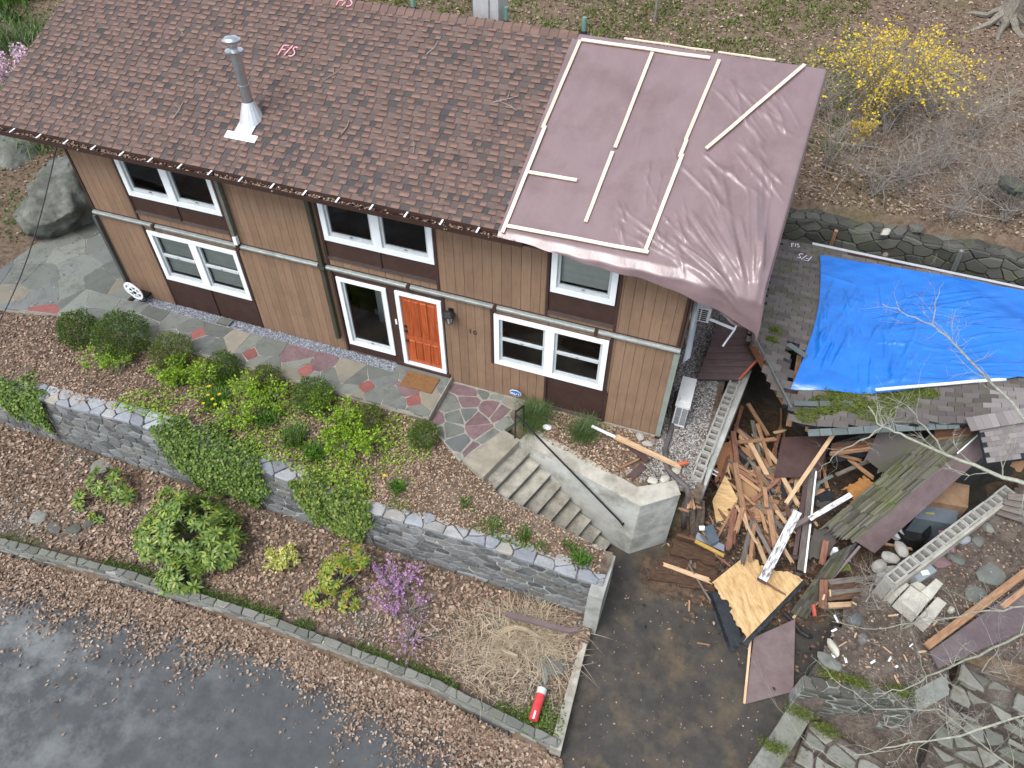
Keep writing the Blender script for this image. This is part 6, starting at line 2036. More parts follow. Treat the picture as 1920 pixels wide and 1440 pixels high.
TWIG = mat('twig', [(.16, .14, .12), (.26, .235, .205), (.34, .31, .28)], scale=12, rough=.9, bump=.3, var=.2)
TWIG_G = mat('lichen_twig', [(.17, .18, .14), (.27, .28, .225), (.36, .36, .30)], scale=14, rough=.9, bump=.3, var=.15)
TRUNK = mat('trunk_bark', [(.12, .105, .085), (.20, .18, .15), (.27, .25, .21)], scale=10, rough=.95, bump=.8, bscale=40, stretch=(3, 3, .8))


def ball(name, label, c, r, n, ls, m, cat='shrub', group='clipped shrubs along the walkway', sq=.85, seed=0, stem=True):
    root = thing(name, label, cat, (c[0], c[1], c[2]-r[2]*.9), group)
    d = rdir(n)
    g = np.random.default_rng(seed)
    ph = g.uniform(0, 6.28, 6)
    lump = 1+.10*np.sin(d[:, 0]*5+ph[0])*np.sin(d[:, 1]*5+ph[1])+.09*np.sin(d[:, 2]*7+ph[2])*np.sin((d[:, 0]+d[:, 1])*6+ph[3])+.05*np.sin(d[:, 0]*13+ph[4])*np.sin(d[:, 2]*12+ph[5])
    rad = lump*np.where(RNG.uniform(size=n) < .75, RNG.uniform(.86, 1.06, n), RNG.uniform(.4, .86, n))
    P = d*rad[:, None]*np.array(r)+np.array(c)
    D = unit(d+rdir(n)*.9+np.array([0, 0, .35]))
    L = RNG.uniform(ls*.7, ls*1.3, n)
    V, F = leaf_arrays(P, D, rdir(n), L, L*.55, fold=.2)
    keep = V[F[:, 0], 2] > c[2]-r[2]*1.0
    new_obj('foliage', V, F[keep], m, root)
    if stem:
        mb = MB()
        for k in range(7):
            a = 2*PI*k/7
            b = Vector((c[0], c[1], c[2]-r[2]))
            mb.tube([b, b+Vector((r[0]*.25*math.cos(a), r[1]*.25*math.sin(a), r[2]*.6)), b+Vector((r[0]*.5*math.cos(a), r[1]*.5*math.sin(a), r[2]*1.05))], [.016, .012, .005], 5)
        put('stems', mb, TWIG, root)
    return root


def scatter(f, n, x0, x1, y0, y1, keep=None):
    x = RNG.uniform(x0, x1, n); y = RNG.uniform(y0, y1, n)
    if keep is not None:
        k = keep(x, y); x, y = x[k], y[k]
    return np.stack([x, y, f(x, y)], 1)


def gu(x, y): return float(upper_z(x, y))
def gl(x, y): return float(lower_z(x, y))


balls = [((-0.18, -1.80), .44, .44, 4800, BOXL, 'smaller of the two dark round boxwoods at the left end of the walkway'), ((1.15, -1.73), .58, .56, 8000, BOXL, 'largest dark round boxwood beside the walkway'), ((2.53, -1.70), .46, .42, 3800, YEWL, 'rounded yellow green shrub right of the largest boxwood'),
         ((3.94, -1.65), .34, .33, 2500, BOXL, 'small rounded shrub, fourth from the left along the walkway'), ((5.08, -1.66), .34, .31, 2300, YEWL, 'small loose yellow green shrub, fifth along the walkway'), ((6.40, -1.77), .41, .42, 3200, BOXL, 'upright dark shrub, sixth along the walkway'),
         ((7.82, -1.81), .30, .28, 1700, YEWL, 'small loose yellowish shrub, seventh along the walkway'), ((9.18, -1.84), .30, .30, 2000, BOXL, 'small dark shrub nearest the landing')]
for k, ((x, y), r, rz_, n, m, lb) in enumerate(balls):
    ball('round_shrub', lb, (x, y, gu(x, y)+rz_*.8), (r, r, rz_), n, .045, m, seed=k)


def stems_plant(name, label, base, nst, h, spread, lm, nl, ls, cat='shrub', group=None, tw=TWIG, thick=.008, tipbias=.5, flower=None, arch=0.0, shape='diamond', leafw=.6):
    """several stems from one base with leaves or flowers along their upper part"""
    root = thing(name, label, cat, tuple(base), group)
    mb = MB(); LP, LD = [], []
    g = random.Random(int(abs(base[0]*100+base[1]*31)))
    for k in range(nst):
        a = g.uniform(0, 2*PI); s = spread*math.sqrt(g.random())
        hh = h*g.uniform(.65, 1.1)
        p0 = Vector(base)+Vector((g.uniform(-.06, .06), g.uniform(-.06, .06), 0))
        p3 = Vector(base)+Vector((s*math.cos(a), s*math.sin(a), hh*(1-.25*s/spread)))
        p1 = p0.lerp(p3, .35)+Vector((g.uniform(-.05, .05), g.uniform(-.05, .05), h*.1))
        p2 = p0.lerp(p3, .7)+Vector((g.uniform(-.05, .05), g.uniform(-.05, .05), h*(.08+arch*.35)))
        if arch: p3 = p3+Vector((.35*spread*math.cos(a), .35*spread*math.sin(a), -arch*h*.3))
        mb.tube([p0, p1, p2, p3], [thick, thick*.8, thick*.55, thick*.25], 4, caps=False)
        for j in range(max(1, nl//nst)):
            t = g.random()**tipbias
            q = p0.lerp(p1, t*3) if t < .33 else (p1.lerp(p2, (t-.33)*3) if t < .66 else p2.lerp(p3, (t-.66)*3))
            q = q+Vector((g.gauss(0, ls*.6), g.gauss(0, ls*.6), g.gauss(0, ls*.5)))
            LP.append(tuple(q)); LD.append((math.cos(a)*.4+g.gauss(0, .7), math.sin(a)*.4+g.gauss(0, .7), g.gauss(.25, .5)))
    put('stems', mb, tw, root)
    LP = np.array(LP); n = len(LP)
    L = RNG.uniform(ls*.7, ls*1.3, n)
    Nn = rdir(n, up=1.2)
    V, F = leaf_arrays(LP, LD, Nn, L, L*leafw, fold=.15, shape=shape)
    new_obj('flowers' if flower else 'leaves', V, F, lm, root)
    return root


def blades(base, n, L, spread, W=.014, droop=.6, seg=4, erect=1.0):
    b = np.array(base, float)[None]+np.stack([RNG.normal(0, spread*.35, n), RNG.normal(0, spread*.35, n), np.zeros(n)], 1)
    a = RNG.uniform(0, 2*PI, n); l = RNG.uniform(.6, 1.15, n)*L
    out = np.stack([np.cos(a), np.sin(a)], 1); sd_ = np.stack([-np.sin(a), np.cos(a)], 1)
    e = RNG.uniform(.25, 1.0, n)
    Vs = []
    for i in range(seg+1):
        t = i/seg
        r = l*e*(t*.55+t*t*droop*.6)
        z = l*erect*(t-droop*e*t*t*.75)
        w = W*(1-t**2.2)*.5+.0008
        c = b.copy(); c[:, :2] += out*r[:, None]; c[:, 2] += z
        Vs.append(np.stack([c+np.concatenate([sd_*w, np.zeros((n, 1))], 1), c-np.concatenate([sd_*w, np.zeros((n, 1))], 1)], 1))
    V = np.stack(Vs, 1).reshape(n, -1, 3)
    k = V.shape[1]
    F = []
    for i in range(seg): F += [[2*i, 2*i+1, 2*i+3], [2*i, 2*i+3, 2*i+2]]
    F = (np.array(F)[None]+np.arange(n)[:, None, None]*k).reshape(-1, 3)
    return V.reshape(-1, 3), F


def tuft(name, label, base, n, L, spread, m, cat='plant', group=None, **k):
    V, F = blades(base, n, L, spread, **k)
    return new_obj(name, V, F, m, None, label=label, cat=cat, group=group)


# bright spring shrubs
for (x, y), s, n, lb in (((.9, -2.35), .45, 380, 'thin bright green shrub below the left boxwood'), ((3.05, -2.35), .75, 1100, 'wide bright green leafy shrub above the middle of the stone wall'), ((7.35, -2.05), .65, 900, 'bright green leafy shrub in the right half of the upper bed'),
                         ((6.55, -1.75), .4, 420, 'small bright green shrub between the clipped shrubs'), ((8.0, -2.35), .5, 480, 'low bright green shrub nearest the landing side'), ((4.9, -2.0), .5, 420, 'light green shrub right of the daffodils'), ((1.4, -2.35), .4, 260, 'sparse light green sprig at the wall edge'), ((3.7, -2.0), .4, 300, 'light green shrub behind the daffodil clump'), ((5.5, -2.05), .55, 560, 'bright green shrub between the daffodils and the middle of the bed'), ((7.55, -2.6), .6, 700, 'bright green shrub just above the narrow ivy curtain'), ((5.0, -2.75), .5, 420, 'low bright green shrub above the broad ivy curtain')):
    stems_plant('leafy_shrub', lb, (x, y, gu(x, y)), 22, .55, s, SPRING, int(n*1.5), .065, group='bright green shrubs in the upper bed', tipbias=.45)
# clumps of blades and bulbs
for (x, y), n, L, lb in (((4.25, -2.45), 260, .34, 'dark green blade clump with yellow daffodils'), ((4.0, -1.9), 130, .30, 'dark green blade clump behind the daffodils'), ((6.4, -2.7), 260, .36, 'broad blade clump at the wall below the bright shrub'), ((7.0, -2.85), 200, .34, 'blade clump above the right ivy'),
                         ((5.6, -2.5), 150, .30, 'blade clump between the two ivy curtains'), ((9.05, -3.0), 90, .34, 'pale daylily clump near the end of the ivy'), ((12.0, -3.2), 60, .32, 'daylily clump in the bed beside the stairs'), ((13.2, -3.28), 90, .34, 'daylily clump at the lower end of the stair bed'),
                         ((12.9, -3.1), 40, .26, 'small daylily sprout near the end of the stair wall'), ((10.6, -2.9), 36, .22, 'small green sprout alone in the mulch left of the stairs'), ((11.3, -3.15), 40, .24, 'green sprout at the wall below the stairs'), ((12.35, -3.3), 30, .2, 'tiny green sprout between two daylily clumps')):
    tuft('daylily_clump', lb, (x, y, gu(x, y)), n, L, .35 if n > 100 else .2, BLADE if L < .345 and n > 60 else WEED, group='blade clumps in the upper bed', W=.022)
for k, (x, y) in enumerate(((4.15, -2.55), (4.32, -2.62), (4.05, -2.35), (4.45, -2.72), (4.2, -2.8), (4.38, -2.45), (4.6, -2.62), (8.75, -2.98))):
    mb = MB()
    z = gu(x, y)
    st_ = thing('daffodil', 'yellow daffodil bloom standing in the dark blade clump' if k < 7 else 'yellow daffodil bloom beside the pale daylily clump', 'flower', (x, y, z), 'daffodils')
    put('stem', mb.tube([(x, y, z), (x+.01, y, z+.33)], .006, 5), BLADE, st_)
    a = np.arange(6)*PI/3
    V, F = leaf_arrays(np.tile([[x+.01, y, z+.33]], (6, 1)), np.stack([np.cos(a), np.sin(a), np.full(6, .25)], 1), np.tile([[0, 0, 1.]], (6, 1)), np.full(6, .05), np.full(6, .035))
    new_obj('petals', V, F, YELLOWF, st_)


# ivy
def ivy(label, x0, x1, n, face=.75, zlo=-1.95, toppy=.5, mats=IVYL, y0=-3.68, fray=.25):
    Ps, Ds, Ns = [], [], []
    xm, xw = (x0+x1)/2, (x1-x0)/2
    for _ in range(n):
        x = xm+xw*(random.random()*2-1)*(1 if random.random() < .8 else 1.15)
        edge = 1-abs(x-xm)/xw
        if random.random() > .25+edge*1.8: continue
        if math.sin(x*6.1+1.3)+math.sin(x*13.7)*.6 < -1.25 and random.random() < .7: continue
        if random.random() < face:
            t = random.random()
            zt = up_top(x)+.13
            lo_ = zlo+(1-min(1, max(0, edge)*2.2+random.random()*fray))*.9+.22*(math.sin(x*5.3)+math.sin(x*11.9+1))*.5+.12
            z = zt+(lo_-zt)*t
            bulge = .04+.08*math.sin(PI*min(1, t*1.1))*max(.2, min(1, edge*2.5))
            Ps.append((x, y0-random.uniform(.02, bulge), z)); Ds.append((random.gauss(0, .6), -.3+random.gauss(0, .4), -.7+random.gauss(0, .4))); Ns.append((random.gauss(0, .4), -1, .5+random.gauss(0, .4)))
        else:
            y = -3.74+random.random()**1.2*toppy*(.55+.75*edge+.3*math.sin(x*7))
            Ps.append((x, y, max(up_top(x)+.07, gu(x, y)) + random.uniform(.01, .07))); Ds.append((random.gauss(0, .7), random.gauss(-.2, .7), random.gauss(0, .25))); Ns.append((random.gauss(0, .4), random.gauss(-.2, .4), 1))
    m_ = len(Ps)
    L = RNG.uniform(.04, .095, m_)
    V, F = leaf_arrays(Ps, Ds, Ns, L, L*.85, fold=.12)
    rt = thing('ivy', label, 'ivy', (xm, -3.7, zlo), 'ivy on the stone wall')
    new_obj('leaves', V, F, mats, rt)
    mb = MB()
    for k in range(9):
        x = random.uniform(x0, x1)
        mb.tube([(x, -3.68, -1.95), (x+random.uniform(-.1, .1), -3.7, -1.3), (x+random.uniform(-.2, .2), -3.69, -.7)], .01, 4)
    put('stems', mb, TWIG, rt)


ivy('broad ivy curtain over the middle of the stone wall', 3.4, 6.1, 8200, toppy=.6, face=.72)
ivy('narrow ivy curtain nearer the stairs', 6.85, 8.7, 5600, toppy=.5, face=.72, mats=leafm('yellow_ivy_leaf', [(.04, .085, .014), (.085, .15, .022), (.16, .22, .04), (.27, .31, .08)]))
ivy('ivy clump at the left end of the stone wall', -1.6, .15, 4200, zlo=-1.5, toppy=.5)
# ground ivy between the shrubs
n = 15000
x = RNG.uniform(2.0, 9.4, n); y = RNG.uniform(-3.4, -1.45, n)
k_ = fbm(x, y, 1.4)+RNG.normal(0, .35, n) > .12-.25*(y < -2.7)+.5*(x < 3.0)+.4*(x > 8.6)
P = np.stack([x, y, upper_z(x, y)+RNG.uniform(.02, .1, n)], 1)[k_]
litter('ground_cover', P, SPRING, (.035, .075), tilt=.6, label='bright green ground cover among the upper bed shrubs')
n = 900
x = RNG.uniform(9.0, 12.6, n); y = -3.42+RNG.random(n)**2*.35
P = np.stack([x, y, upper_z(x, y)+RNG.uniform(.03, .08, n)], 1)[np.sin(x*2.3)+RNG.normal(0, .4, n) > .25]
litter('ground_cover', P, IVYL, (.035, .06), tilt=.5, label='ivy strands creeping along the top of the stone wall')

# ------------------------------------------------------------------ rhododendrons: leaf whorls on stems
def whorl_mesh(seed, nl=9, L=.15, W=.042):
    g = np.random.default_rng(seed)
    a = np.arange(nl)*2*PI/nl+g.uniform(-.2, .2, nl)
    el = g.uniform(-.15, .45, nl)
    D = np.stack([np.cos(a)*np.cos(el), np.sin(a)*np.cos(el), np.sin(el)], 1)
    V, F = leaf_arrays(np.zeros((nl, 3)), D, np.tile([[0, 0, 1.]], (nl, 1))+D*0, g.uniform(.75, 1.15, nl)*L, np.full(nl, W), fold=.12, shape='long')
    a2 = g.uniform(0, 2*PI, 4)
    D2 = np.stack([np.cos(a2)*.5, np.sin(a2)*.5, np.full(4, .9)], 1)
    V2, F2 = leaf_arrays(np.zeros((4, 3)), D2, D2[:, [1, 0, 2]]*np.array([[1, -1, .2]]), np.full(4, L*.55), np.full(4, W*.8), fold=.1, shape='long')
    return join_arrays([(V, F), (V2, F2)])


WH = {}


def whorls(root, P, N, m, s=1.0, tag_='a'):
    """one leaf whorl object at each point, all sharing four meshes"""
    for k, (p, nn) in enumerate(zip(P, N)):
        key = (tag_, k % 4)
        if key not in WH:
            V, F = whorl_mesh(k % 4+hash(tag_) % 7)
            o = new_obj('leaf_whorl', V, F, m, root, local=True)
            WH[key] = o.data
        else:
            o = bpy.data.objects.new('leaf_whorl', WH[key]); COL.objects.link(o); o.parent = root
        z = Vector(nn).normalized()
        q = z.to_track_quat('Z', 'Y') @ Matrix.Rotation(random.uniform(0, 2*PI), 3, 'Z').to_quaternion()
        M4 = q.to_matrix().to_4x4() @ Matrix.Scale(s*random.uniform(.8, 1.15), 4)
        M4.translation = Vector(p)-WLOC[root.name]
        o.matrix_local = M4


def rhodo(label, blobs, n, m, tag_, s=1.0, base=None):
    c0 = base or (blobs[0][0][0], blobs[0][0][1], gl(blobs[0][0][0], blobs[0][0][1]))
    root = thing('rhododendron', label, 'shrub', c0, 'rhododendrons in the lower bed')
    tot = sum(b[2] for b in blobs)
    mb = MB()
    PP, NN = [], []
    for (c, r, w) in blobs:
        k = int(n*w/tot)
        d = unit(np.stack([RNG.normal(size=k), RNG.normal(size=k)-.25, np.abs(RNG.normal(size=k))*.9-.1], 1))
        rad = RNG.uniform(.7, 1.08, k)
        for i in range(k):
            p = (c[0]+d[i, 0]*r[0]*rad[i], c[1]+d[i, 1]*r[1]*rad[i], c[2]+d[i, 2]*r[2]*rad[i])
            PP.append(p); NN.append((d[i, 0]*.7, d[i, 1]*.7-.1, max(.35, d[i, 2])+.35))
        for i in range(0, k, 3):
            p = Vector(PP[-1-i]) if i < k else Vector(c)
            b = Vector(c0); mid = b.lerp(p, .55)+Vector((random.uniform(-.1, .1), random.uniform(-.1, .1), -.05))
            mb.tube([b, mid, p], [.018, .011, .005], 5, caps=False)
    put('stems', mb, TWIG, root)
    whorls(root, PP, NN, m, s, tag_)
    return root


rhodo('large spreading green rhododendron above the roadside wall', [((4.65, -4.8, -1.75), (1.05, .8, .9), 10), ((4.1, -5.25, -1.75), (.6, .5, .55), 4), ((5.5, -4.95, -1.8), (.6, .55, .65), 4), ((5.05, -5.8, -1.85), (.45, .38, .4), 3), ((4.05, -4.5, -1.7), (.55, .5, .5), 3)], 298, RHODO, 'a', 1.25)
rhodo('small open green rhododendron at the left of the lower bed', [((1.85, -4.35, -1.85), (.5, .4, .4), 5), ((2.3, -4.5, -1.85), (.4, .3, .3), 3), ((1.6, -4.9, -1.95), (.35, .25, .2), 2)], 34, RHODO, 'b', 1.15)
rhodo('yellowish upright rhododendron left of the purple azalea', [((8.35, -4.75, -1.7), (.38, .34, .6), 5), ((8.5, -4.3, -1.5), (.35, .25, .3), 2), ((8.15, -5.2, -1.9), (.35, .3, .3), 2), ((8.75, -5.1, -1.9), (.2, .2, .25), 1)], 74, RHODO_Y, 'c', .95)
rhodo('tiny rhododendron with upright stem behind the slates', [((2.2, -5.15, -1.95), (.16, .12, .12), 1)], 5, RHODO, 'b', .9)
stems_plant('variegated_shrub', 'pale yellow variegated shrub in the middle of the lower bed', (6.95, -4.75, gl(6.95, -4.75)), 26, .55, .40, CREAM, 900, .065, group=None, tipbias=.5)
stems_plant('yellow_shrub', 'sparse yellow green shrub left behind the large rhododendron', (3.75, -4.35, gl(3.7, -4.4)), 18, .65, .40, RHODO_Y, 200, .07, tipbias=.5)
stems_plant('azalea', 'purple flowering azalea right of the yellowish rhododendron', (9.55, -4.5, gl(9.5, -4.5)), 60, .62, .7, PURPLEF, 560, .05, flower=True, tipbias=.3, cat='shrub', group='purple azaleas', leafw=.9)
stems_plant('azalea', 'sparse purple azalea branch lower and nearer the straw grass', (10.25, -5.35, gl(10.2, -5.4)), 34, .40, .6, PURPLEF, 170, .045, flower=True, tipbias=.3, cat='shrub', group='purple azaleas', leafw=.9)
stems_plant('bare_azalea', 'brown bare twiggy azalea beside the purple blooms', (10.0, -4.85, gl(9.9, -4.9)), 70, .45, .5, LITTER, 160, .03, tipbias=.5, thick=.006)
for k, (x, y) in enumerate(((9.05, -4.3), (9.75, -5.0), (10.3, -4.6), (9.5, -4.35))):
    stems_plant('azalea_sprig', ('top', 'lower', 'right', 'middle')[k]+' small purple sprig around the azaleas', (x, y, gl(x, y)), 7, .5, .18, PURPLEF, 70, .045, flower=True, tipbias=.3, cat='shrub', group='purple azaleas', leafw=.9)

# dead ornamental grass
for (x, y), n, L, lb in (((12.55, -4.4), 700, .85, 'large clump of dead straw grass under the fallen downspout'), ((13.05, -4.75), 240, .6, 'straw grass tips spilling toward the driveway kerb'), ((12.0, -5.2), 260, .5, 'flattened straw grass nearest the roadside wall'), ((11.6, -4.6), 120, .5, 'thin straw grass left of the large clump')):
    tuft('dead_grass', lb, (x, y, gl(x, y)), n, L, .8, STRAW, group='dead straw grass in the lower bed', W=.012, droop=1.15, seg=5, erect=.5)
mb = MB()
for k in range(26):                                   # flattened stalks swept round in an arc
    pts_ = []
    r = .55+random.uniform(-.08, .08)
    for i in range(9):
        a = PI*(.35+1.15*i/8)+random.uniform(-.03, .03)
        pts_.append((12.5+r*math.cos(a), -4.75+r*.55*math.sin(a), gl(12.5, -4.75)+.18+.1*math.sin(i)+random.uniform(-.01, .01)))
    mb.tube(pts_, .006, 4, caps=False)
put('straw_swirl', mb, STRAW, label='swept arc of dead straw stalks on the grass clump', cat='dead grass')
root = thing('fallen_downspout', 'brown downspout piece lying on the dead straw grass', 'downspout', (12.75,-4.30,-1.60))
board('pipe', (11.99,-4.35,-1.62), (13.36,-4.26,-1.62), .10, .07, PAINTL, parent=root)
board('elbow', (13.32,-4.27,-1.62), (13.50,-4.18,-1.60), .09, .07, PAINTL, parent=root)
n = 1500                                               # loose straw between the clump and the wall
P = scatter(lower_z, n, 10.6, 13.6, -6.1, -4.0, lambda x, y: (y > lower_line(x)+.2) & (np.hypot((x-12.3)/1.4, (y+5.0)/1.0)+RNG.normal(0, .2, len(x)) < 1))
a = RNG.uniform(0, 2*PI, len(P)); L_ = RNG.uniform(.1, .32, len(P))
P[:, 2] += RNG.uniform(.02, .06, len(P))
V, F = leaf_arrays(P, np.stack([np.cos(a), np.sin(a), RNG.normal(0, .1, len(P))], 1), np.tile([[0, 0, 1.]], (len(P), 1))+RNG.normal(0, .2, (len(P), 3)), L_, np.full(len(P), .012))
new_obj('loose_straw', V, F, STRAW, None, kind='stuff', label='loose pale straw strewn round the dead grass clump')
n = 700
P = np.stack([RNG.normal(13.3, .22, n), RNG.normal(-5.95, .22, n), np.full(n, -2.0)], 1)
P = P[(P[:, 0] < 13.75) & (P[:, 1] > -6.35)]
litter('ground_cover', P, IVYL, (.035, .07), tilt=.6, label='ivy leaves round the red cylinder in the bed corner')
# red tube with silver end, slates
root = thing('red_tube', 'red cylinder with a silver end lying in the corner of the lower bed', 'cylinder', (13.17,-5.71,-1.95))
a, b = Vector((13.17,-6.06,-1.86)), Vector((13.16,-5.57,-1.84))
put('barrel', MB().tube([a, a.lerp(b, .02), b], [.085, .09, .09], 16), mat('red_metal', [(.40, .035, .04), (.50, .055, .06)], rough=.35, bump=.02), root)
b2 = b+(b-a).normalized()*.12
put('end_cap', MB().tube([b+(b-a).normalized()*.003, b2], [.092, .092], 16), SASH, root)
put('stripe', MB().beam(a+Vector((.0, 0, .092)), a.lerp(b, .3)+Vector((0, 0, .092)), .03, .004), WHITE, root)
for k, (p, r, lb) in enumerate((((13.14,-4.93,-1.96), (.34, .2, .05), 'dark slate piece above the red tube'), ((13.43,-4.78,-2.00), (.10, .15, .03), 'small dark slate at the kerb right of the larger one'), ((13.12,-5.15,-1.93), (.2, .07, .03), 'pale slate sliver below the dark slate'), ((1.41,-5.72,-2.02), (.22, .16, .04), 'dark slate below the small rhododendron, left'),
                               ((1.87,-5.59,-2.02), (.2, .15, .04), 'dark slate below the small rhododendron, middle'), ((2.10,-5.30,-2.02), (.24, .14, .04), 'dark slate below the small rhododendron, right'), ((0.87,-5.61,-2.02), (.22, .2, .05), 'pale grey slate at the far left of the slate row'), ((1.24,-3.94,-2.00), (.3, .26, .05), 'grey slab behind the small rhododendron'),
                               ((0.75,-3.94,-2.00), (.25, .14, .04), 'dark slab behind the small rhododendron'), ((11.94,-4.44,-2.00), (.2, .14, .06), 'dark stone inside the straw grass'))):
    put('slate', MB().rock(p, r, seed=90+k, rz=k*.9), FLAG if 'pale' in lb or 'grey' in lb else STONE_DARK, label=lb, cat='slate', group='slates in the lower bed')

# moss along the roadside wall
for (x0, x1, n) in ((-2, 1.5, 900), (3.1, 4.4, 1200), (5.55, 6.05, 500), (6.1, 7.5, 1400), (7.85, 8.3, 500), (9.3, 11.6, 1700), (12.4, 13.3, 600)):
    x = RNG.uniform(x0, x1, n); y = lower_line(x)+.10+np.abs(RNG.normal(0, .11, n))
    P = np.stack([x, y, np.maximum(lower_z(x, y), -2.02)+RNG.uniform(.0, .05, n)], 1)
    litter('moss', P, leafm('moss_leaf', [(.035, .075, .01), (.07, .12, .015), (.11, .17, .03)]), (.02, .05), tilt=.8, label='green moss strip on the rim of the roadside wall')

# grasses by the house wall
tuft('soft_grass', 'fine green grass tuft at the head of the handrail', (11.25, -.42, -.06), 900, .55, .36, PINEG, W=.007, droop=.9, group='fine grass tufts by the house')
tuft('soft_grass', 'fine green grass tuft before the right dark panel', (12.45, -.55, -.06), 700, .52, .36, PINEG, W=.007, droop=.7, group='fine grass tufts by the house')
tuft('hanging_grass', 'grass strands hanging over the concrete wall by the handrail', (11.3, -.75, -.05), 260, .42, .2, PINEG, W=.007, droop=1.3)

# ------------------------------------------------------------------ fallen leaves and mulch
vk = np.vectorize(lambda x, y: up_keep(x, y) and y > -3.42)
P = scatter(upper_z, 22000, -3.5, 13.5, -3.45, -1.4, vk)
s_ = fbm(P[:, 0], P[:, 1], 1.1)
P_mul = P[(P[:, 0] > 8.9) | (P[:, 0] < 1.8)]
litter('fallen_leaves', P[(P[:, 0] <= 9.5)], LITTER, (.04, .09), label='fallen brown leaves on the upper bed')
litter('wood_chips', scatter(upper_z, 9000, 8.6, 13.6, -3.45, -1.5, vk), MULCH, (.03, .07), tilt=.25, label='wood chip mulch between the stone wall and the stairs')
litter('wood_chips', scatter(lambda x, y: -.06+0*x, 3800, 11.3, 14.0, -1.35, -.05, lambda x, y: (y > -.80-(x-11.3)*.30) & (x < 13.85-.3*np.sin(y*5))), MULCH, (.03, .08), tilt=.3, label='wood chip mulch beside the house wall')
P = scatter(lower_z, 27000, -4, 13.65, -6.6, -3.72, lambda x, y: y > lower_line(x)+.28)
sel = (fbm(P[:, 0], P[:, 1], .9)+RNG.normal(0, .3, len(P)) > .3)
litter('fallen_leaves', P[~sel], LITTER, (.04, .13), label='fallen brown leaves on the lower bed')
litter('fallen_leaves', P[sel], mat('grey_dead_leaf', [(.16, .13, .105), (.27, .235, .20), (.42, .38, .335)], pick=True, scale=30, rough=.9, bump=0, var=.25), (.03, .08), label='greyish leaf crumbs on the lower bed')
P = scatter(lower_z, 5200, -1, 12, -6.2, -3.8, lambda x, y: (fbm(x*1.7, y*1.7, 1.3)+RNG.normal(0, .25, len(x)) > .6) & (y > lower_line(x)+.3))
litter('weeds', P, WEED, (.03, .06), tilt=.6, label='small green weeds among the lower bed leaves')
# drift of leaves at the road edge
n = 44000
x = RNG.uniform(-6, 13.9, n)
edge = np.interp(x, [-6, 1.4, 4.1, 5.2, 6.2, 7.2, 8.4, 9.2, 10.3, 11.6, 12.6, 13.9], [.9, 1.0, 1.1, .85, .95, .45, .55, .85, 1.05, 1.35, 1.2, .35])
t = np.minimum(RNG.exponential(.36, n), 2.0)
y = lower_line(np.minimum(x, 13.75))-.12-edge*t*(1+.25*np.sin(x*5.3)+.15*np.sin(x*11))
k_ = RNG.random(n) < 1.2-t*.45
P = np.stack([x, y, np.full(n, -2.41)+np.maximum(0, .03*(1-t))], 1)[k_]
md = RNG.random(len(P)) < .45
litter('leaf_drift', P[md], LITTER, (.03, .10), tilt=.6, lift=.02, label='brown dead leaves mixed into the drift along the road')
P = P[~md]
litter('leaf_drift', P, LITTER_PALE, (.03, .10), tilt=.6, lift=.02, label='drift of pale dead leaves between the roadside wall and the road')
P = scatter(lambda x, y: -2.415+0*x, 500, -2, 16, -9.5, -6.3, lambda x, y: RNG.random(len(x)) < np.exp(-(-(y+6.6))*.8))
litter('stray_leaves', P, LITTER_PALE, (.05, .10), label='single dead leaves strewn over the road')
P = scatter(lambda x, y: drive_z(y)+.008, 700, 13.9, 17.3, -6.3, -2.3, lambda x, y: RNG.random(len(x)) < .35)
litter('stray_leaves', P, LITTER, (.02, .06), label='crumbs of dead leaves on the driveway')
# hillside behind
P = scatter(hill_z, 95000, -4, 27, 8.55, 24, lambda x, y: (RNG.random(len(x)) < np.exp(-(y-8)*.07)) & ((x > 13) | (y > 11)))
lawn = (P[:, 0] < 15.5+.5*np.sin(P[:, 1])) & (P[:, 1] > 9)
m1 = RNG.random(len(P))
litter('hill_leaves', P[~lawn & (m1 < .6)], LITTER_DARK, (.06, .13), tilt=.6, label='dead oak leaves covering the slope behind the garage')
litter('hill_leaves', P[~lawn & (m1 >= .6)], LITTER_PALE, (.06, .14), tilt=.55, label='pale dead leaves on the slope behind the garage')
litter('lawn_leaves', P[lawn & (m1 < .45)], LITTER_PALE, (.07, .16), label='dead leaves on the weedy lawn behind the house')
x = RNG.uniform(-4, 17, 26000); y = RNG.uniform(10.5, 24, 26000)
V, F = [], []
kk = fbm(x, y, .9)+RNG.normal(0, .45, 26000) > -.2
bs_ = np.stack([x, y, hill_z(x, y)], 1)[kk]
lst = []
a = RNG.uniform(0, 2*PI, len(bs_))
V, F = leaf_arrays(np.repeat(bs_, 3, 0), unit(RNG.normal(size=(len(bs_)*3, 3))+np.array([0, 0, .9])), rdir(len(bs_)*3), RNG.uniform(.08, .2, len(bs_)*3), RNG.uniform(.03, .07, len(bs_)*3))
new_obj('weedy_grass', V, F, leafm('lawn_blade', [(.09, .13, .03), (.15, .20, .05), (.24, .26, .09)]), None, kind='stuff', label='weedy grass on the slope behind the house')
P = scatter(bank_z, 12000, 17.5, 24, -4.6, 5.5, np.vectorize(lambda x, y: bank_keep(x, y) and (y > -3.9+.137*(x-17.78) and x < 20.4 or x >= 20.4)))
litter('bank_leaves', P, LITTER_DARK, (.03, .08), label='dead leaves and crumbs on the dirt bank')
P = scatter(bank_z, 2600, 16.8, 22, -6.5, -3.6, np.vectorize(lambda x, y: bank_keep(x, y)))
P[:, 2] += .10
litter('step_leaves', P[RNG.random(len(P)) < .35], LITTER_DARK, (.03, .07), label='leaf crumbs among the stone steps')
P = scatter(lambda x, y: .105+0*x, 260, -6, -1.4, -1.5, 4)
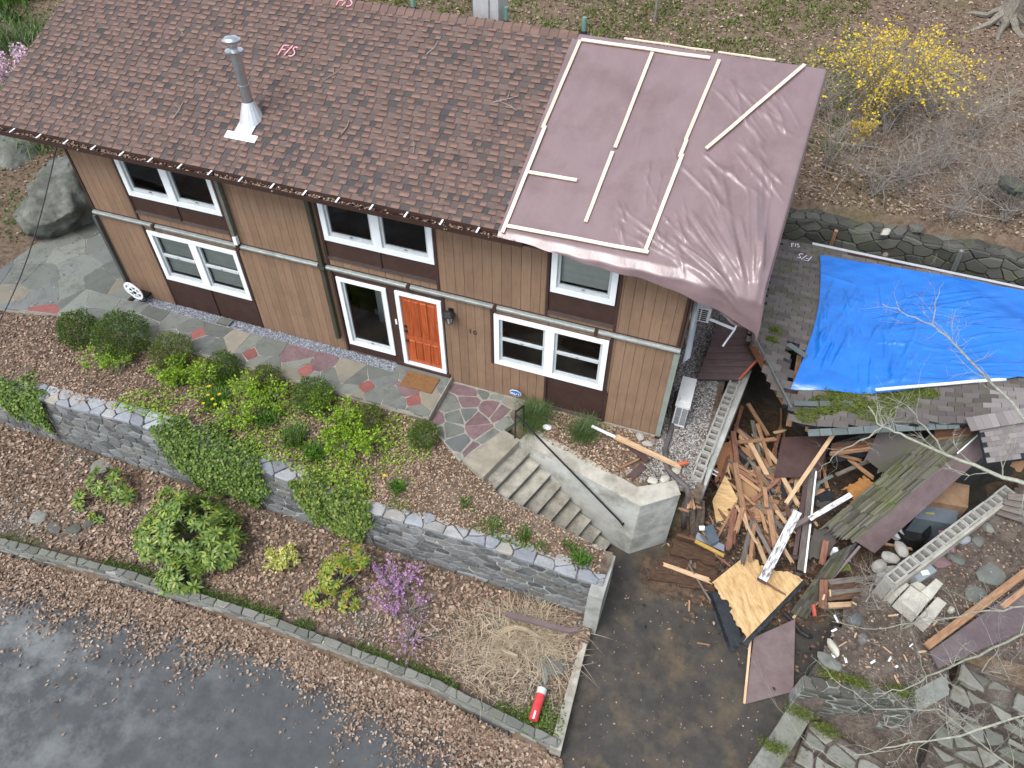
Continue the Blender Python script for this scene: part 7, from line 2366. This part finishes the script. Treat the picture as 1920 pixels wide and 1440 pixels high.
litter('patio_leaves', P, LITTER, (.03, .07), label='few dead leaves on the flagstone patio')
for pts_, lb in (([(18.3, -3.62), (18.75, -3.6), (19.5, -3.5)], 'moss on the rim of the planter wall'), ([(17.95, -4.2), (18.4, -4.35), (17.5, -5.0)], 'moss patches on the kerb right of the driveway')):
    Pm = np.concatenate([np.stack([RNG.normal(q[0], .13, 500), RNG.normal(q[1], .06, 500), np.full(500, -1.2 if 'rim' in lb else -1.9)], 1) for q in pts_])
    litter('moss', Pm, MOSS, (.02, .05), tilt=.8, label=lb)

# ------------------------------------------------------------------ left side: boulder, cable, plants, reel
OUT = mat('boulder_stone', [(.06, .066, .05), (.10, .107, .09), (.15, .152, .14)], scale=2.5, rough=.9, bump=1.0, bscale=7, tint=(.28, .29, .27), tscale=1.8, tamt=.4, stretch=(1, 1, 1.6))
bm_ = MB().rock((-4.6, 2.9, .15), (1.35, 2.3, 1.3), seed=6, sub=5, rough=.08, rz=.5)
bm_.v = [(x+.10*math.sin(z*5+y*2)+.05*math.sin(y*9+x*4), y+.10*math.sin(x*4+z*3)+.04*math.sin(z*13), z+.09*math.sin(x*5+y*3)+.04*math.sin(x*11-y*9)) for x, y, z in bm_.v]
put('boulder', bm_, OUT, label='large grey rock outcrop beyond the left corner of the house', cat='rock', kind='thing', smooth=True)
for k, (c_, r_) in enumerate((((-7.0, 1.9, .1), (1.1, .9, .6)), ((-7.4, 3.9, .7), (1.1, 1.2, .8)), ((-5.9, .5, .0), (1.0, .6, .28)))):
    bm_ = MB().rock(c_, r_, seed=15+k, sub=4, rough=.1)
    bm_.v = [(x+.08*math.sin(z*6+y*3), y+.08*math.sin(x*5), z+.08*math.sin(x*4+y*5)) for x, y, z in bm_.v]
    put('boulder', bm_, OUT, label=('low rock at the left frame edge beside the patio', 'rock behind the large outcrop', 'flat rock at the patio edge')[k], cat='rock', kind='thing', smooth=True)
cab = MB()
for k, off in enumerate((0, .12)):
    a, b = Vector((-.12, -.1, 4.3)), Vector((-1.47,-3.07,0.60))+Vector((off, 0, off))
    cab.tube([a.lerp(b, i/10)+Vector((0, 0, -.55*math.sin(PI*i/10)*.5)) for i in range(11)], .012, 5)
put('service_cable', cab, BLACK, label='black service cable hanging from the left eave to the garden', cat='cable')
rl_ = thing('hose_reel', 'white hose reel on the wall at the left house corner', 'hose reel', (.38, -.3, .1))
for dx_ in (0, .2):
    cx, cy, cz = .30+dx_*.8, -.28-dx_*.3, .52
    mb = MB()
    n_ = 20
    for i in range(n_):
        t0, t1 = 2*PI*i/n_, 2*PI*(i+1)/n_
        for (r0_, r1_) in ((.17, .225), (.05, .08)):
            mb.add([(cx+q*math.cos(t), cy+w_, cz+q*math.sin(t)) for w_ in (-.012, .012) for q, t in ((r0_, t0), (r1_, t0), (r1_, t1), (r0_, t1))], [(0, 1, 2, 3), (7, 6, 5, 4), (1, 5, 6, 2), (0, 3, 7, 4)])
    for i in range(6):
        t = PI/3*i
        mb.beam((cx+.07*math.cos(t), cy, cz+.07*math.sin(t)), (cx+.18*math.cos(t), cy, cz+.18*math.sin(t)), .03, .02, up=(0, 1, 0))
    put('reel_disc', mb, WHITE, rl_)
put('axle', MB().tube([(.28, -.27, .52), (.48, -.35, .52)], .04, 8), BLACK, rl_)
put('bracket', MB().box(.2, .6, -.2, -.02, .26, .32), BLACK, rl_)
put('hose', MB().tube([(.4, -.3, .3), (.5, -.32, .2), (.62, -.25, .22), (.55, -.2, .3)], .02, 6), BLACK, rl_)


def bare(name, label, paths, m, r0, twigs, tl, seed, cat='tree', group=None, depth=2, up=.15):
    """bare branches: each path is one limb; side twigs fork off it"""
    root = thing(name, label, cat, paths[0][0], group)
    g = random.Random(seed)
    for pi, path in enumerate(paths):
        mb = MB()
        pts_ = [Vector(p) for p in path]
        n_ = len(pts_)
        rr0 = r0 if isinstance(r0, (int, float)) else r0[pi]
        fine = []
        for i in range(n_-1):
            for s in range(4):
                q = pts_[i].lerp(pts_[i+1], s/4)
                fine.append(q+Vector((g.gauss(0, .018), g.gauss(0, .018), g.gauss(0, .018))) if s else q)
        fine.append(pts_[-1])
        mb.tube(fine, [rr0*(1-.8*i/(len(fine)-1)) for i in range(len(fine))], 6)

        def twig(p, d, l, r, lev):
            q = [p]
            for s in range(4):
                d = (d+Vector((g.gauss(0, .22), g.gauss(0, .22), g.gauss(up*.3, .18)))).normalized()
                q.append(q[-1]+d*l/4)
            mb.tube(q, [r, r*.8, r*.6, r*.45, r*.25], 4 if lev else 5, caps=False)
            if lev < depth:
                for _ in range(g.randint(2, 4)):
                    i = g.randint(1, 4)
                    dd = (d+Vector((g.gauss(0, .8), g.gauss(0, .8), g.gauss(.1, .5)))).normalized()
                    twig(q[i], dd, l*g.uniform(.4, .65), r*.55, lev+1)
        nt = twigs if isinstance(twigs, int) else twigs[pi]
        for _ in range(nt):
            i = g.randint(len(fine)//5, len(fine)-2)
            ax = (fine[i+1]-fine[i]).normalized()
            dd = (ax*.7+Vector((g.gauss(0, .7), g.gauss(0, .7), g.gauss(up, .5)))).normalized()
            twig(fine[i], dd, tl*g.uniform(.5, 1.2), rr0*.32*(1-.6*i/len(fine)), 0)
        put('branch' if pi or cat != 'tree' else 'trunk', mb, m, root)
    return root


# bare tree at the right, its limbs reaching over the bank and the tarp
T0 = (25.2, -1.4, -.8)
bare('bare_tree', 'bare tree at the right edge with lichen grey limbs over the debris',
     [[T0, (25.0, -1.3, 1.5), (24.8, -1.1, 4.5), (24.9, -.8, 8)],
      [(25.0, -1.3, 1.2), (23.2, -.6, 1.6), (20.46,-0.52,1.90), (19.77,-0.42,1.90), (19.16,-0.30,1.90), (18.47,-0.10,1.90), (18.05,0.02,1.90), (17.76,0.42,1.95)],
      [(19.16,-0.30,1.90), (18.72,0.09,2.10), (18.33,0.32,2.30), (17.95,0.44,2.30)],
      [(24.9, -1.1, 3.2), (23.0, .6, 3.1), (20.05,-0.23,3.00), (19.52,0.61,3.00), (19.02,1.41,3.00), (18.54,1.92,3.05), (17.96,2.04,3.10), (17.61,2.17,3.10)],
      [(18.54,1.92,3.05), (18.58,2.52,3.10), (18.75,3.16,3.20)],
      [(18.05,0.02,1.90), (17.59,-0.45,1.70), (17.28,-0.71,1.50), (17.11,-0.97,1.30)]],
     TWIG_G, [.16, .05, .018, .032, .014, .016], [0, 12, 3, 14, 4, 5], .75, 3)
T1 = (24.2, -7.5, -2.3)
bare('bare_tree', 'bare tree at the lower right corner with thin green grey branches over the steps',
     [[T1, (24.0, -7.3, .5), (23.9, -7.0, 4)],
      [(24.0, -7.3, .4), (22.5, -6.3, 1.0), (20.92,-2.67,1.00), (20.10,-3.35,0.90), (19.30,-4.01,0.80), (18.76,-4.48,0.70), (18.39,-4.61,0.60)],
      [(24.0, -7.3, .2), (22.0, -6.2, .6), (20.71,-4.10,0.50), (19.74,-4.75,0.40), (18.82,-5.21,0.30), (18.23,-5.52,0.20)],
      [(24.0, -7.2, .8), (22.5, -5.5, 1.2), (20.77,-2.43,1.20), (19.97,-2.81,1.10), (19.08,-3.28,1.00), (18.35,-3.54,0.70), (17.75,-3.46,0.40)],
      [(24.0, -7.3, .0), (21.5, -7.0, .2), (20.58,-4.88,0.20), (19.57,-4.27,0.10), (18.61,-4.58,0.00), (17.94,-4.22,-0.10), (17.60,-3.90,-0.20)],
      [(24.0, -7.3, .0), (20.5, -7.2, .2), (18.30,-5.72,0.00), (17.70,-5.46,-0.20), (16.99,-4.73,-0.40)]],
     TWIG_G, [.12, .03, .03, .022, .02, .014], [0, 18, 14, 16, 14, 8], .7, 9)
for k, (b, lb) in enumerate((((18.83,-1.96,-1.25), 'twiggy bare shrub in front of the rotten planks'), ((19.47,-2.28,-1.10), 'twiggy bare shrub below the pavers'), ((18.62,-1.38,-1.30), 'thin bare shrub below the hanging fascia'), ((20.83,-2.72,-1.00), 'bare shrub beside the brown panel on the bank'), ((19.47,-3.90,-1.90), 'bare shrub in front of the planter wall'),
                             ((20.46,-3.84,-1.60), 'bare shrub on the stone steps'))):
    b = Vector(b)
    g = random.Random(k+50)
    bare('bare_shrub', lb, [[tuple(b), tuple(b+Vector((g.uniform(-.3, .3), g.uniform(-.3, .3), .5))), tuple(b+Vector((g.uniform(-.6, .6), g.uniform(-.6, .6), .9)))] for _ in range(4)], TWIG, .012, 6, .5, 60+k, cat='shrub', group='bare shrubs on the bank')
# forsythia and scrub on the slope
fb = (17.7, 12.0, float(hill_z(17.7, 12.0)))
stems_plant('forsythia', 'large yellow flowering forsythia on the slope behind the tarped roof', fb, 130, 2.9, 1.9, YELLOWF, 3600, .075, flower=True, cat='shrub', tipbias=.42, thick=.014, arch=.35, leafw=.7, tw=TWIG)
fb2 = (16.9, 9.6, float(hill_z(16.9, 9.6)))
stems_plant('forsythia', 'small yellow forsythia tuft in front of the large one', (17.2, 10.6, float(hill_z(17.2, 10.6))), 26, 1.4, .4, YELLOWF, 600, .06, flower=True, cat='shrub', tipbias=.5, thick=.01, leafw=.7)
stems_plant('forsythia', 'yellow flowering sprays at the right frame edge', (22.6, 11.2, float(hill_z(22.6, 11.2))), 26, 1.4, .9, YELLOWF, 420, .06, flower=True, cat='shrub', tipbias=.35, thick=.012, arch=.3, leafw=.7)
for k, (x, y, h, lb) in enumerate(((16.6, 9.9, 1.9, 'bare grey shrub against the tarped roof edge'), (18.6, 9.6, 1.5, 'tangled bare bramble in the middle of the slope'), (19.6, 10.6, 1.5, 'bare bramble right of the forsythia'), (20.6, 9.8, 1.2, 'low bare bramble above the stone wall, right'), (21.8, 10.4, 1.6, 'bare scrub near the right frame edge'), (22.8, 8.7, 1.3, 'bare scrub beside the end of the stone wall'), (19.2, 12.6, 1.6, 'bare scrub high on the slope'), (15.9, 11.6, 2.0, 'bare sapling scrub left of the forsythia'), (17.9, 9.1, 1.4, 'bare scrub right below the forsythia tuft'), (18.0, 11.6, 1.9, 'bare scrub growing through the large forsythia'), (20.3, 12.0, 1.7, 'bare scrub between the forsythia and the right tree'), (21.2, 9.0, 1.0, 'sprawling bare bramble just above the hillside wall'), (22.4, 12.8, 1.8, 'bare scrub in front of the upper right trunk'), (19.9, 8.9, 1.0, 'low sprawling bramble on the leaf slope'))):
    g = random.Random(k+80)
    z = float(hill_z(x, y))
    bare('bramble', lb, [[(x, y, z), (x+g.uniform(-.4, .4), y+g.uniform(-.4, .4), z+h*.5), (x+g.uniform(-1.5, 1.5), y+g.uniform(-1.2, 1.2), z+h*g.uniform(.5, 1))] for _ in range(9)], TWIG, .02, 7, 1.35, 100+k, cat='shrub', group='bare scrub on the slope')
for k, (p0, p1, r, lb) in enumerate((((23.1, 9.6, 1.6), (24.0, 10.8, 4.8), .07, 'slim grey tree trunk leaning at the right frame edge'), ((23.2, 13.4, 2.6), (24.6, 14.6, 8), .10, 'grey tree trunk in the upper right corner'), ((10.3, 15.2, 3.1), (10.35, 15.5, 8), .07, 'slim forked sapling behind the roof ridge'), ((21.0, 17.3, 3.7), (21.4, 17.6, 10), .32, 'thick tree trunk with spreading roots at the top edge'))):
    a, b = Vector(p0), Vector(p1)
    a.z = float(hill_z(a.x, a.y))-.05
    paths = [[tuple(a), tuple(a.lerp(b, .4)), tuple(b)]]
    if k == 2: paths.append([tuple(a.lerp(b, .12)), tuple(a.lerp(b, .5)+Vector((-.4, 0, 0))), tuple(b+Vector((-.9, 0, 0)))])
    if k == 3:
        for q in range(6):
            t = PI*(.9+.28*q)
            paths.append([tuple(a+Vector((0, 0, .5))), tuple(a+Vector((.5*math.cos(t), .5*math.sin(t), .12-.13*math.sin(-t)))), tuple(a+Vector((1.3*math.cos(t), 1.3*math.sin(t), -.05+.35*math.sin(t))))])
    bare('tree', lb, paths, TRUNK, [r]+[r*.5]*(len(paths)-1), [6 if k != 3 else 0]+[3 if k == 2 else 0]*(len(paths)-1), 1.0, 200+k)
for k in range(30):                                    # long thin bare canes arching over the slope
    g = random.Random(700+k)
    x, y = g.uniform(15.9, 24.5), g.uniform(8.7, 14)
    z = float(hill_z(x, y))
    a = g.uniform(0, 2*PI); l = g.uniform(.9, 2.6)
    mb = MB()
    pts_ = [Vector((x+l*t*math.cos(a)+g.gauss(0, .05), y+l*t*math.sin(a)+g.gauss(0, .05), z+.06+g.uniform(.25, .9)*math.sin(PI*min(1, t*1.1))*.6)) for t in (0, .2, .4, .6, .8, 1)]
    for p in pts_: p.z = max(p.z, float(hill_z(p.x, p.y))+.03)
    mb.tube(pts_, [.014, .013, .011, .009, .007, .004], 4, caps=False)
    for q in range(3):
        p = pts_[g.randint(1, 4)]
        mb.tube([p, p+Vector((g.gauss(0, .2), g.gauss(0, .2), g.uniform(0, .25))), p+Vector((g.gauss(0, .4), g.gauss(0, .4), g.uniform(.1, .4)))], [.007, .005, .002], 4, caps=False)
    put('bare_cane', mb, TWIG, label='thin bare cane arching over the leaf covered slope', cat='cane', group='bare canes on the slope')
# stones and posts at the hillside wall
for k, (u_, v_, z_) in enumerate(((19.09,8.32,1.25), (18.36,7.93,1.20), (20.87,8.95,2.60), (21.15,8.95,2.40))):
    put('stone', MB().rock((u_, v_, z_), ((.25, .16, .14), (.22, .12, .09), (.4, .3, .15), (.3, .2, .12))[k], seed=120+k, rz=k), STONE_DARK if k != 1 else PAV, label=('dark round stone on top of the hillside wall', 'pale flat stone on top of the hillside wall', 'dark stone on the slope at the right edge', 'smaller dark stone on the slope at the right edge')[k], cat='stone')
board('timber_post', (17.19,7.94,0.45), (17.16,7.82,1.05), .09, .09, W_ORANGE, label='brown timber post leaning on the hillside wall', cat='post')
board('timber_post', (20.35,7.92,0.45), (20.26,7.83,1.15), .09, .09, GALV, label='grey post leaning on the hillside wall', cat='post')
put('pipe_stub', MB().tube([(18.59,7.47,0.60), (18.45,7.29,0.95)], .07, 10), W_GREY, label='round stub standing at the foot of the hillside wall', cat='post')
# plants in the upper left corner
stems_plant('flowering_shrub', 'pale pink flowering shrub at the upper left edge', (-8.5, 5.9, 1.6), 44, 1.5, 1.0, PINKF, 1800, .08, flower=True, tipbias=.4, thick=.014, leafw=.9)
stems_plant('leafy_shrub', 'green leafy shrub below the pink flowers', (-8.3, 5.2, 1.5), 30, .9, .7, SPRING, 900, .08)
for k in range(16):
    g = random.Random(900+k)
    x, y = g.uniform(-14.5, -8.6), g.uniform(7.2, 13.5)
    tuft('wild_grass', 'tuft of tall green grass beyond the left end of the roof', (x, y, ground_z(x, y)), 420, .65, 1.6, (BLADE, PINEG, SPRING)[k % 3], W=.04, group='grass tufts beyond the roof')
for k, (x, y, n, L) in enumerate(((-7.6, 9.0, 500, .6), (-6.0, 9.6, 500, .5), (-7.2, 4.6, 400, .6), (-8.4, 3.6, 400, .5), (-6.6, 4.4, 300, .55))):
    tuft('wild_grass', ('tall grass beyond the roof corner, far left', 'tall grass beyond the roof corner, right', 'green blades beside the large boulder', 'grass at the left frame edge above the patio', 'green blade clump under the eave')[k], (x, y, ground_z(x, y)), n, L, 1.2, BLADE if k % 2 else PINEG, W=.03)
stems_plant('bush', 'tangle of green weeds beside the boulder', (-6.4, 1.2, .35), 40, .5, .8, WEED, 900, .07)
P = scatter(lambda x, y: np.vectorize(ground_z)(x, y)+.03, 18000, -17, -2, 0.5, 15, lambda x, y: (x < -4.5) | (y > 5.5))
m1 = fbm(P[:, 0], P[:, 1], .8)+RNG.normal(0, .3, len(P))
litter('left_slope_leaves', P[m1 < .15], LITTER_DARK, (.06, .13), label='dead leaves on the slope left of the house')
litter('left_slope_weeds', P[m1 >= .15], WEED, (.06, .16), tilt=.9, label='green weeds on the slope left of the house')
for k in range(3):
    g = random.Random(300+k)
    b = Vector(((-4.9, -.7, .1), (-5.6, -1.2, .0), (-4.2, -1.9, 0))[k])
    bare('bare_shrub', ('bare twigs drooping over the patio edge', 'bare twiggy shrub at the left frame edge', 'small bare shrub where the patio meets the bed')[k], [[tuple(b), tuple(b+Vector((g.uniform(-.2, .6), g.uniform(-.3, .5), .5))), tuple(b+Vector((g.uniform(0, 1.4), g.uniform(-.5, .9), g.uniform(.4, .9))))] for _ in range(4)], TWIG, .010, 5, .6, 310+k, cat='shrub', group='bare shrubs by the patio')

# ------------------------------------------------------------------ small things
put('doormat', MB().box(8.06, 8.86, -.70, -.20, WALK_Z+.003, WALK_Z+.025), mat('coir', [(.20, .10, .04), (.30, .16, .07)], scale=30, rough=.95, bump=.8, bscale=160, tint=(.13, .06, .03), tscale=5), label='brown coir doormat in front of the red door', cat='doormat')
sg = thing('security_sign', 'blue octagonal security sign on a stake at the house wall', 'sign', (10.72, -.12, -.05))
oct_ = [(.13*math.cos(PI/8+PI/4*i), .13*math.sin(PI/8+PI/4*i)) for i in range(8)]
SIGNB = mat('sign_blue', [(.01, .16, .44), (.015, .19, .5)], rough=.35, bump=0)
ty = lambda u, v, h: (10.72+u, -.15-h*.9-(.25*v), .30+v*.95)
put('sign_rim', MB().slab([(p[0]*1.14, p[1]*1.14) for p in oct_], ty, -.012, 0, .004), WHITE, sg)
put('sign_face', MB().slab(oct_, ty, .0, .004, .002), SIGNB, sg)
put('stake', MB().box(10.71, 10.73, -.145, -.13, -.15, .26), GALV, sg)
text_obj('sign_letters', 'ADT', .115, WHITE, Matrix.Translation((10.72, -.162, .305)) @ Matrix.Rotation(PI/2-.25, 4, 'X'), sg, ext=.001)
put('stone', MB().rock((11.65, -.62, .0), (.12, .08, .07), seed=7), WHITE, label='small white stone beside the fine grass tuft', cat='stone')
for k, p in enumerate(((14.17,-1.25,-0.02), (14.40,-1.11,-0.02), (13.65,-0.16,-0.02), (13.85,-0.31,-0.02), (14.59,-0.83,0.00))):
    put('rubble_stone', MB().rock(p, (.13, .10, .06), seed=140+k, rz=k), PAV if k in (0, 1, 4) else CMU, label=('left pale stone on the concrete wall corner', 'right pale stone on the concrete wall corner', 'grey stone at the foot of the right house corner', 'second grey stone at the foot of the right house corner', 'pale rubble lump at the end of the left block wall')[k], cat='stone')
# outdoor unit lying on the gravel, window unit with its bracket
AC = mat('appliance_white', [(.58, .59, .57), (.66, .67, .65)], scale=3, rough=.4, bump=.02, tint=(.5, .5, .47), tscale=2)
GRILL = mat('grille_grey', [(.22, .235, .245), (.27, .285, .295)], scale=40, rough=.6, bump=.5, bscale=200)
ac = thing('air_conditioner', 'white outdoor air conditioner standing on the gravel beside the house', 'air conditioner', (14.38, .9, -.05))
put('casing', MB().box(14.24, 14.52, .42, 1.32, -.02, .62), AC, ac)
put('lid', MB().box(14.22, 14.54, .40, 1.34, .621, .65), AC, ac)
for k in range(2):
    put('grille', MB().box(14.27+.13*k, 14.38+.13*k, .408, .419, .05, .30), GRILL, ac)
    put('grille', MB().box(14.27+.13*k, 14.38+.13*k, .408, .419, .32, .58), GRILL, ac)
put('fan_grille', MB().box(14.521, 14.53, .5, 1.24, .06, .56), GRILL, ac)
put('valve_cover', MB().box(14.3, 14.42, .55, .68, .651, .70), AC, ac)
wu = thing('window_unit', 'white window air conditioner with slotted side under the tarp', 'air conditioner', (14.25, 1.8, 2.3))
put('casing', MB().box(14.05, 14.45, 1.42, 1.95, 2.25, 2.62), AC, wu)
for i in range(6):
    for j in range(2):
        put('slot', MB().box(14.12+j*.15, 14.24+j*.15, 1.410, 1.419, 2.29+i*.052, 2.32+i*.052), BLACK, wu)
put('arm', MB().beam((14.46, 1.5, 2.3), (15.0, 1.42, 2.25), .03, .05), WHITE, wu)
put('arm', MB().beam((14.46, 1.85, 2.5), (15.0, 1.95, 2.45), .03, .05), WHITE, wu)
put('curved_bar', MB().tube([(15.0, 1.95, 2.45), (15.03, 1.7, 2.38), (15.0, 1.42, 2.25), (14.85, 1.1, 2.0)], .02, 6), WHITE, wu)
pls = MB()
n1, n2 = 10, 14
vv = [(14.06+.10*math.sin(i*.9+j*.35)*.6+.012*j, .05+.72*i/(n1-1)+.05*math.sin(j*.8), 4.45-2.2*j/(n2-1)) for j in range(n2) for i in range(n1)]
pls.add(vv, [(j*n1+i, j*n1+i+1, (j+1)*n1+i+1, (j+1)*n1+i) for j in range(n2-1) for i in range(n1-1)])
put('plastic_sheet', pls, mat('grey_plastic', [(.34, .37, .40), (.44, .47, .50)], scale=3, rough=.3, bump=.2, bscale=20), label='grey plastic sheet hanging down the right house corner', cat='sheet', smooth=True)
# twigs fallen on the roof
rn = random.Random(61)
for k, (p, lb) in enumerate((((2.90,0.49,5.24), 'forked twig on the roof left of the flue'), ((2.00,2.48,6.07), 'curved twig high on the roof left of the flue'), ((5.72,1.95,5.85), 'long forked twig on the roof right of the chalk mark'), ((6.67,0.85,5.39), 'bowed twig low on the roof'), ((7.64,2.97,6.27), 'short thick twig near the ridge'), ((9.41,2.13,5.92), 'forked twig near the brown tarp'), ((9.93,2.04,5.89), 'straight twig beside the brown tarp'), ((8.28,0.74,5.35), 'thin twig above the gutter'))):
    x, s0_ = p[0], (p[1]-RY0)*math.sqrt(1+SL*SL)
    a = rn.uniform(0, PI); l = rn.uniform(.3, .6)
    mb = MB()
    mid = onroof(x+l*.5*math.cos(a)+.04, s0_+l*.5*math.sin(a), .05)
    mb.tube([onroof(x, s0_, .04), mid, onroof(x+l*math.cos(a), s0_+l*math.sin(a), .04)], [.011, .009, .005], 5)
    if 'forked' in lb: mb.tube([mid, onroof(x+l*.5*math.cos(a)+.2*math.cos(a+.9), s0_+l*.5*math.sin(a)+.2*math.sin(a+.9), .06)], [.008, .004], 5)
    put('twig', mb, TWIG, label=lb, cat='twig', group='twigs on the roof')
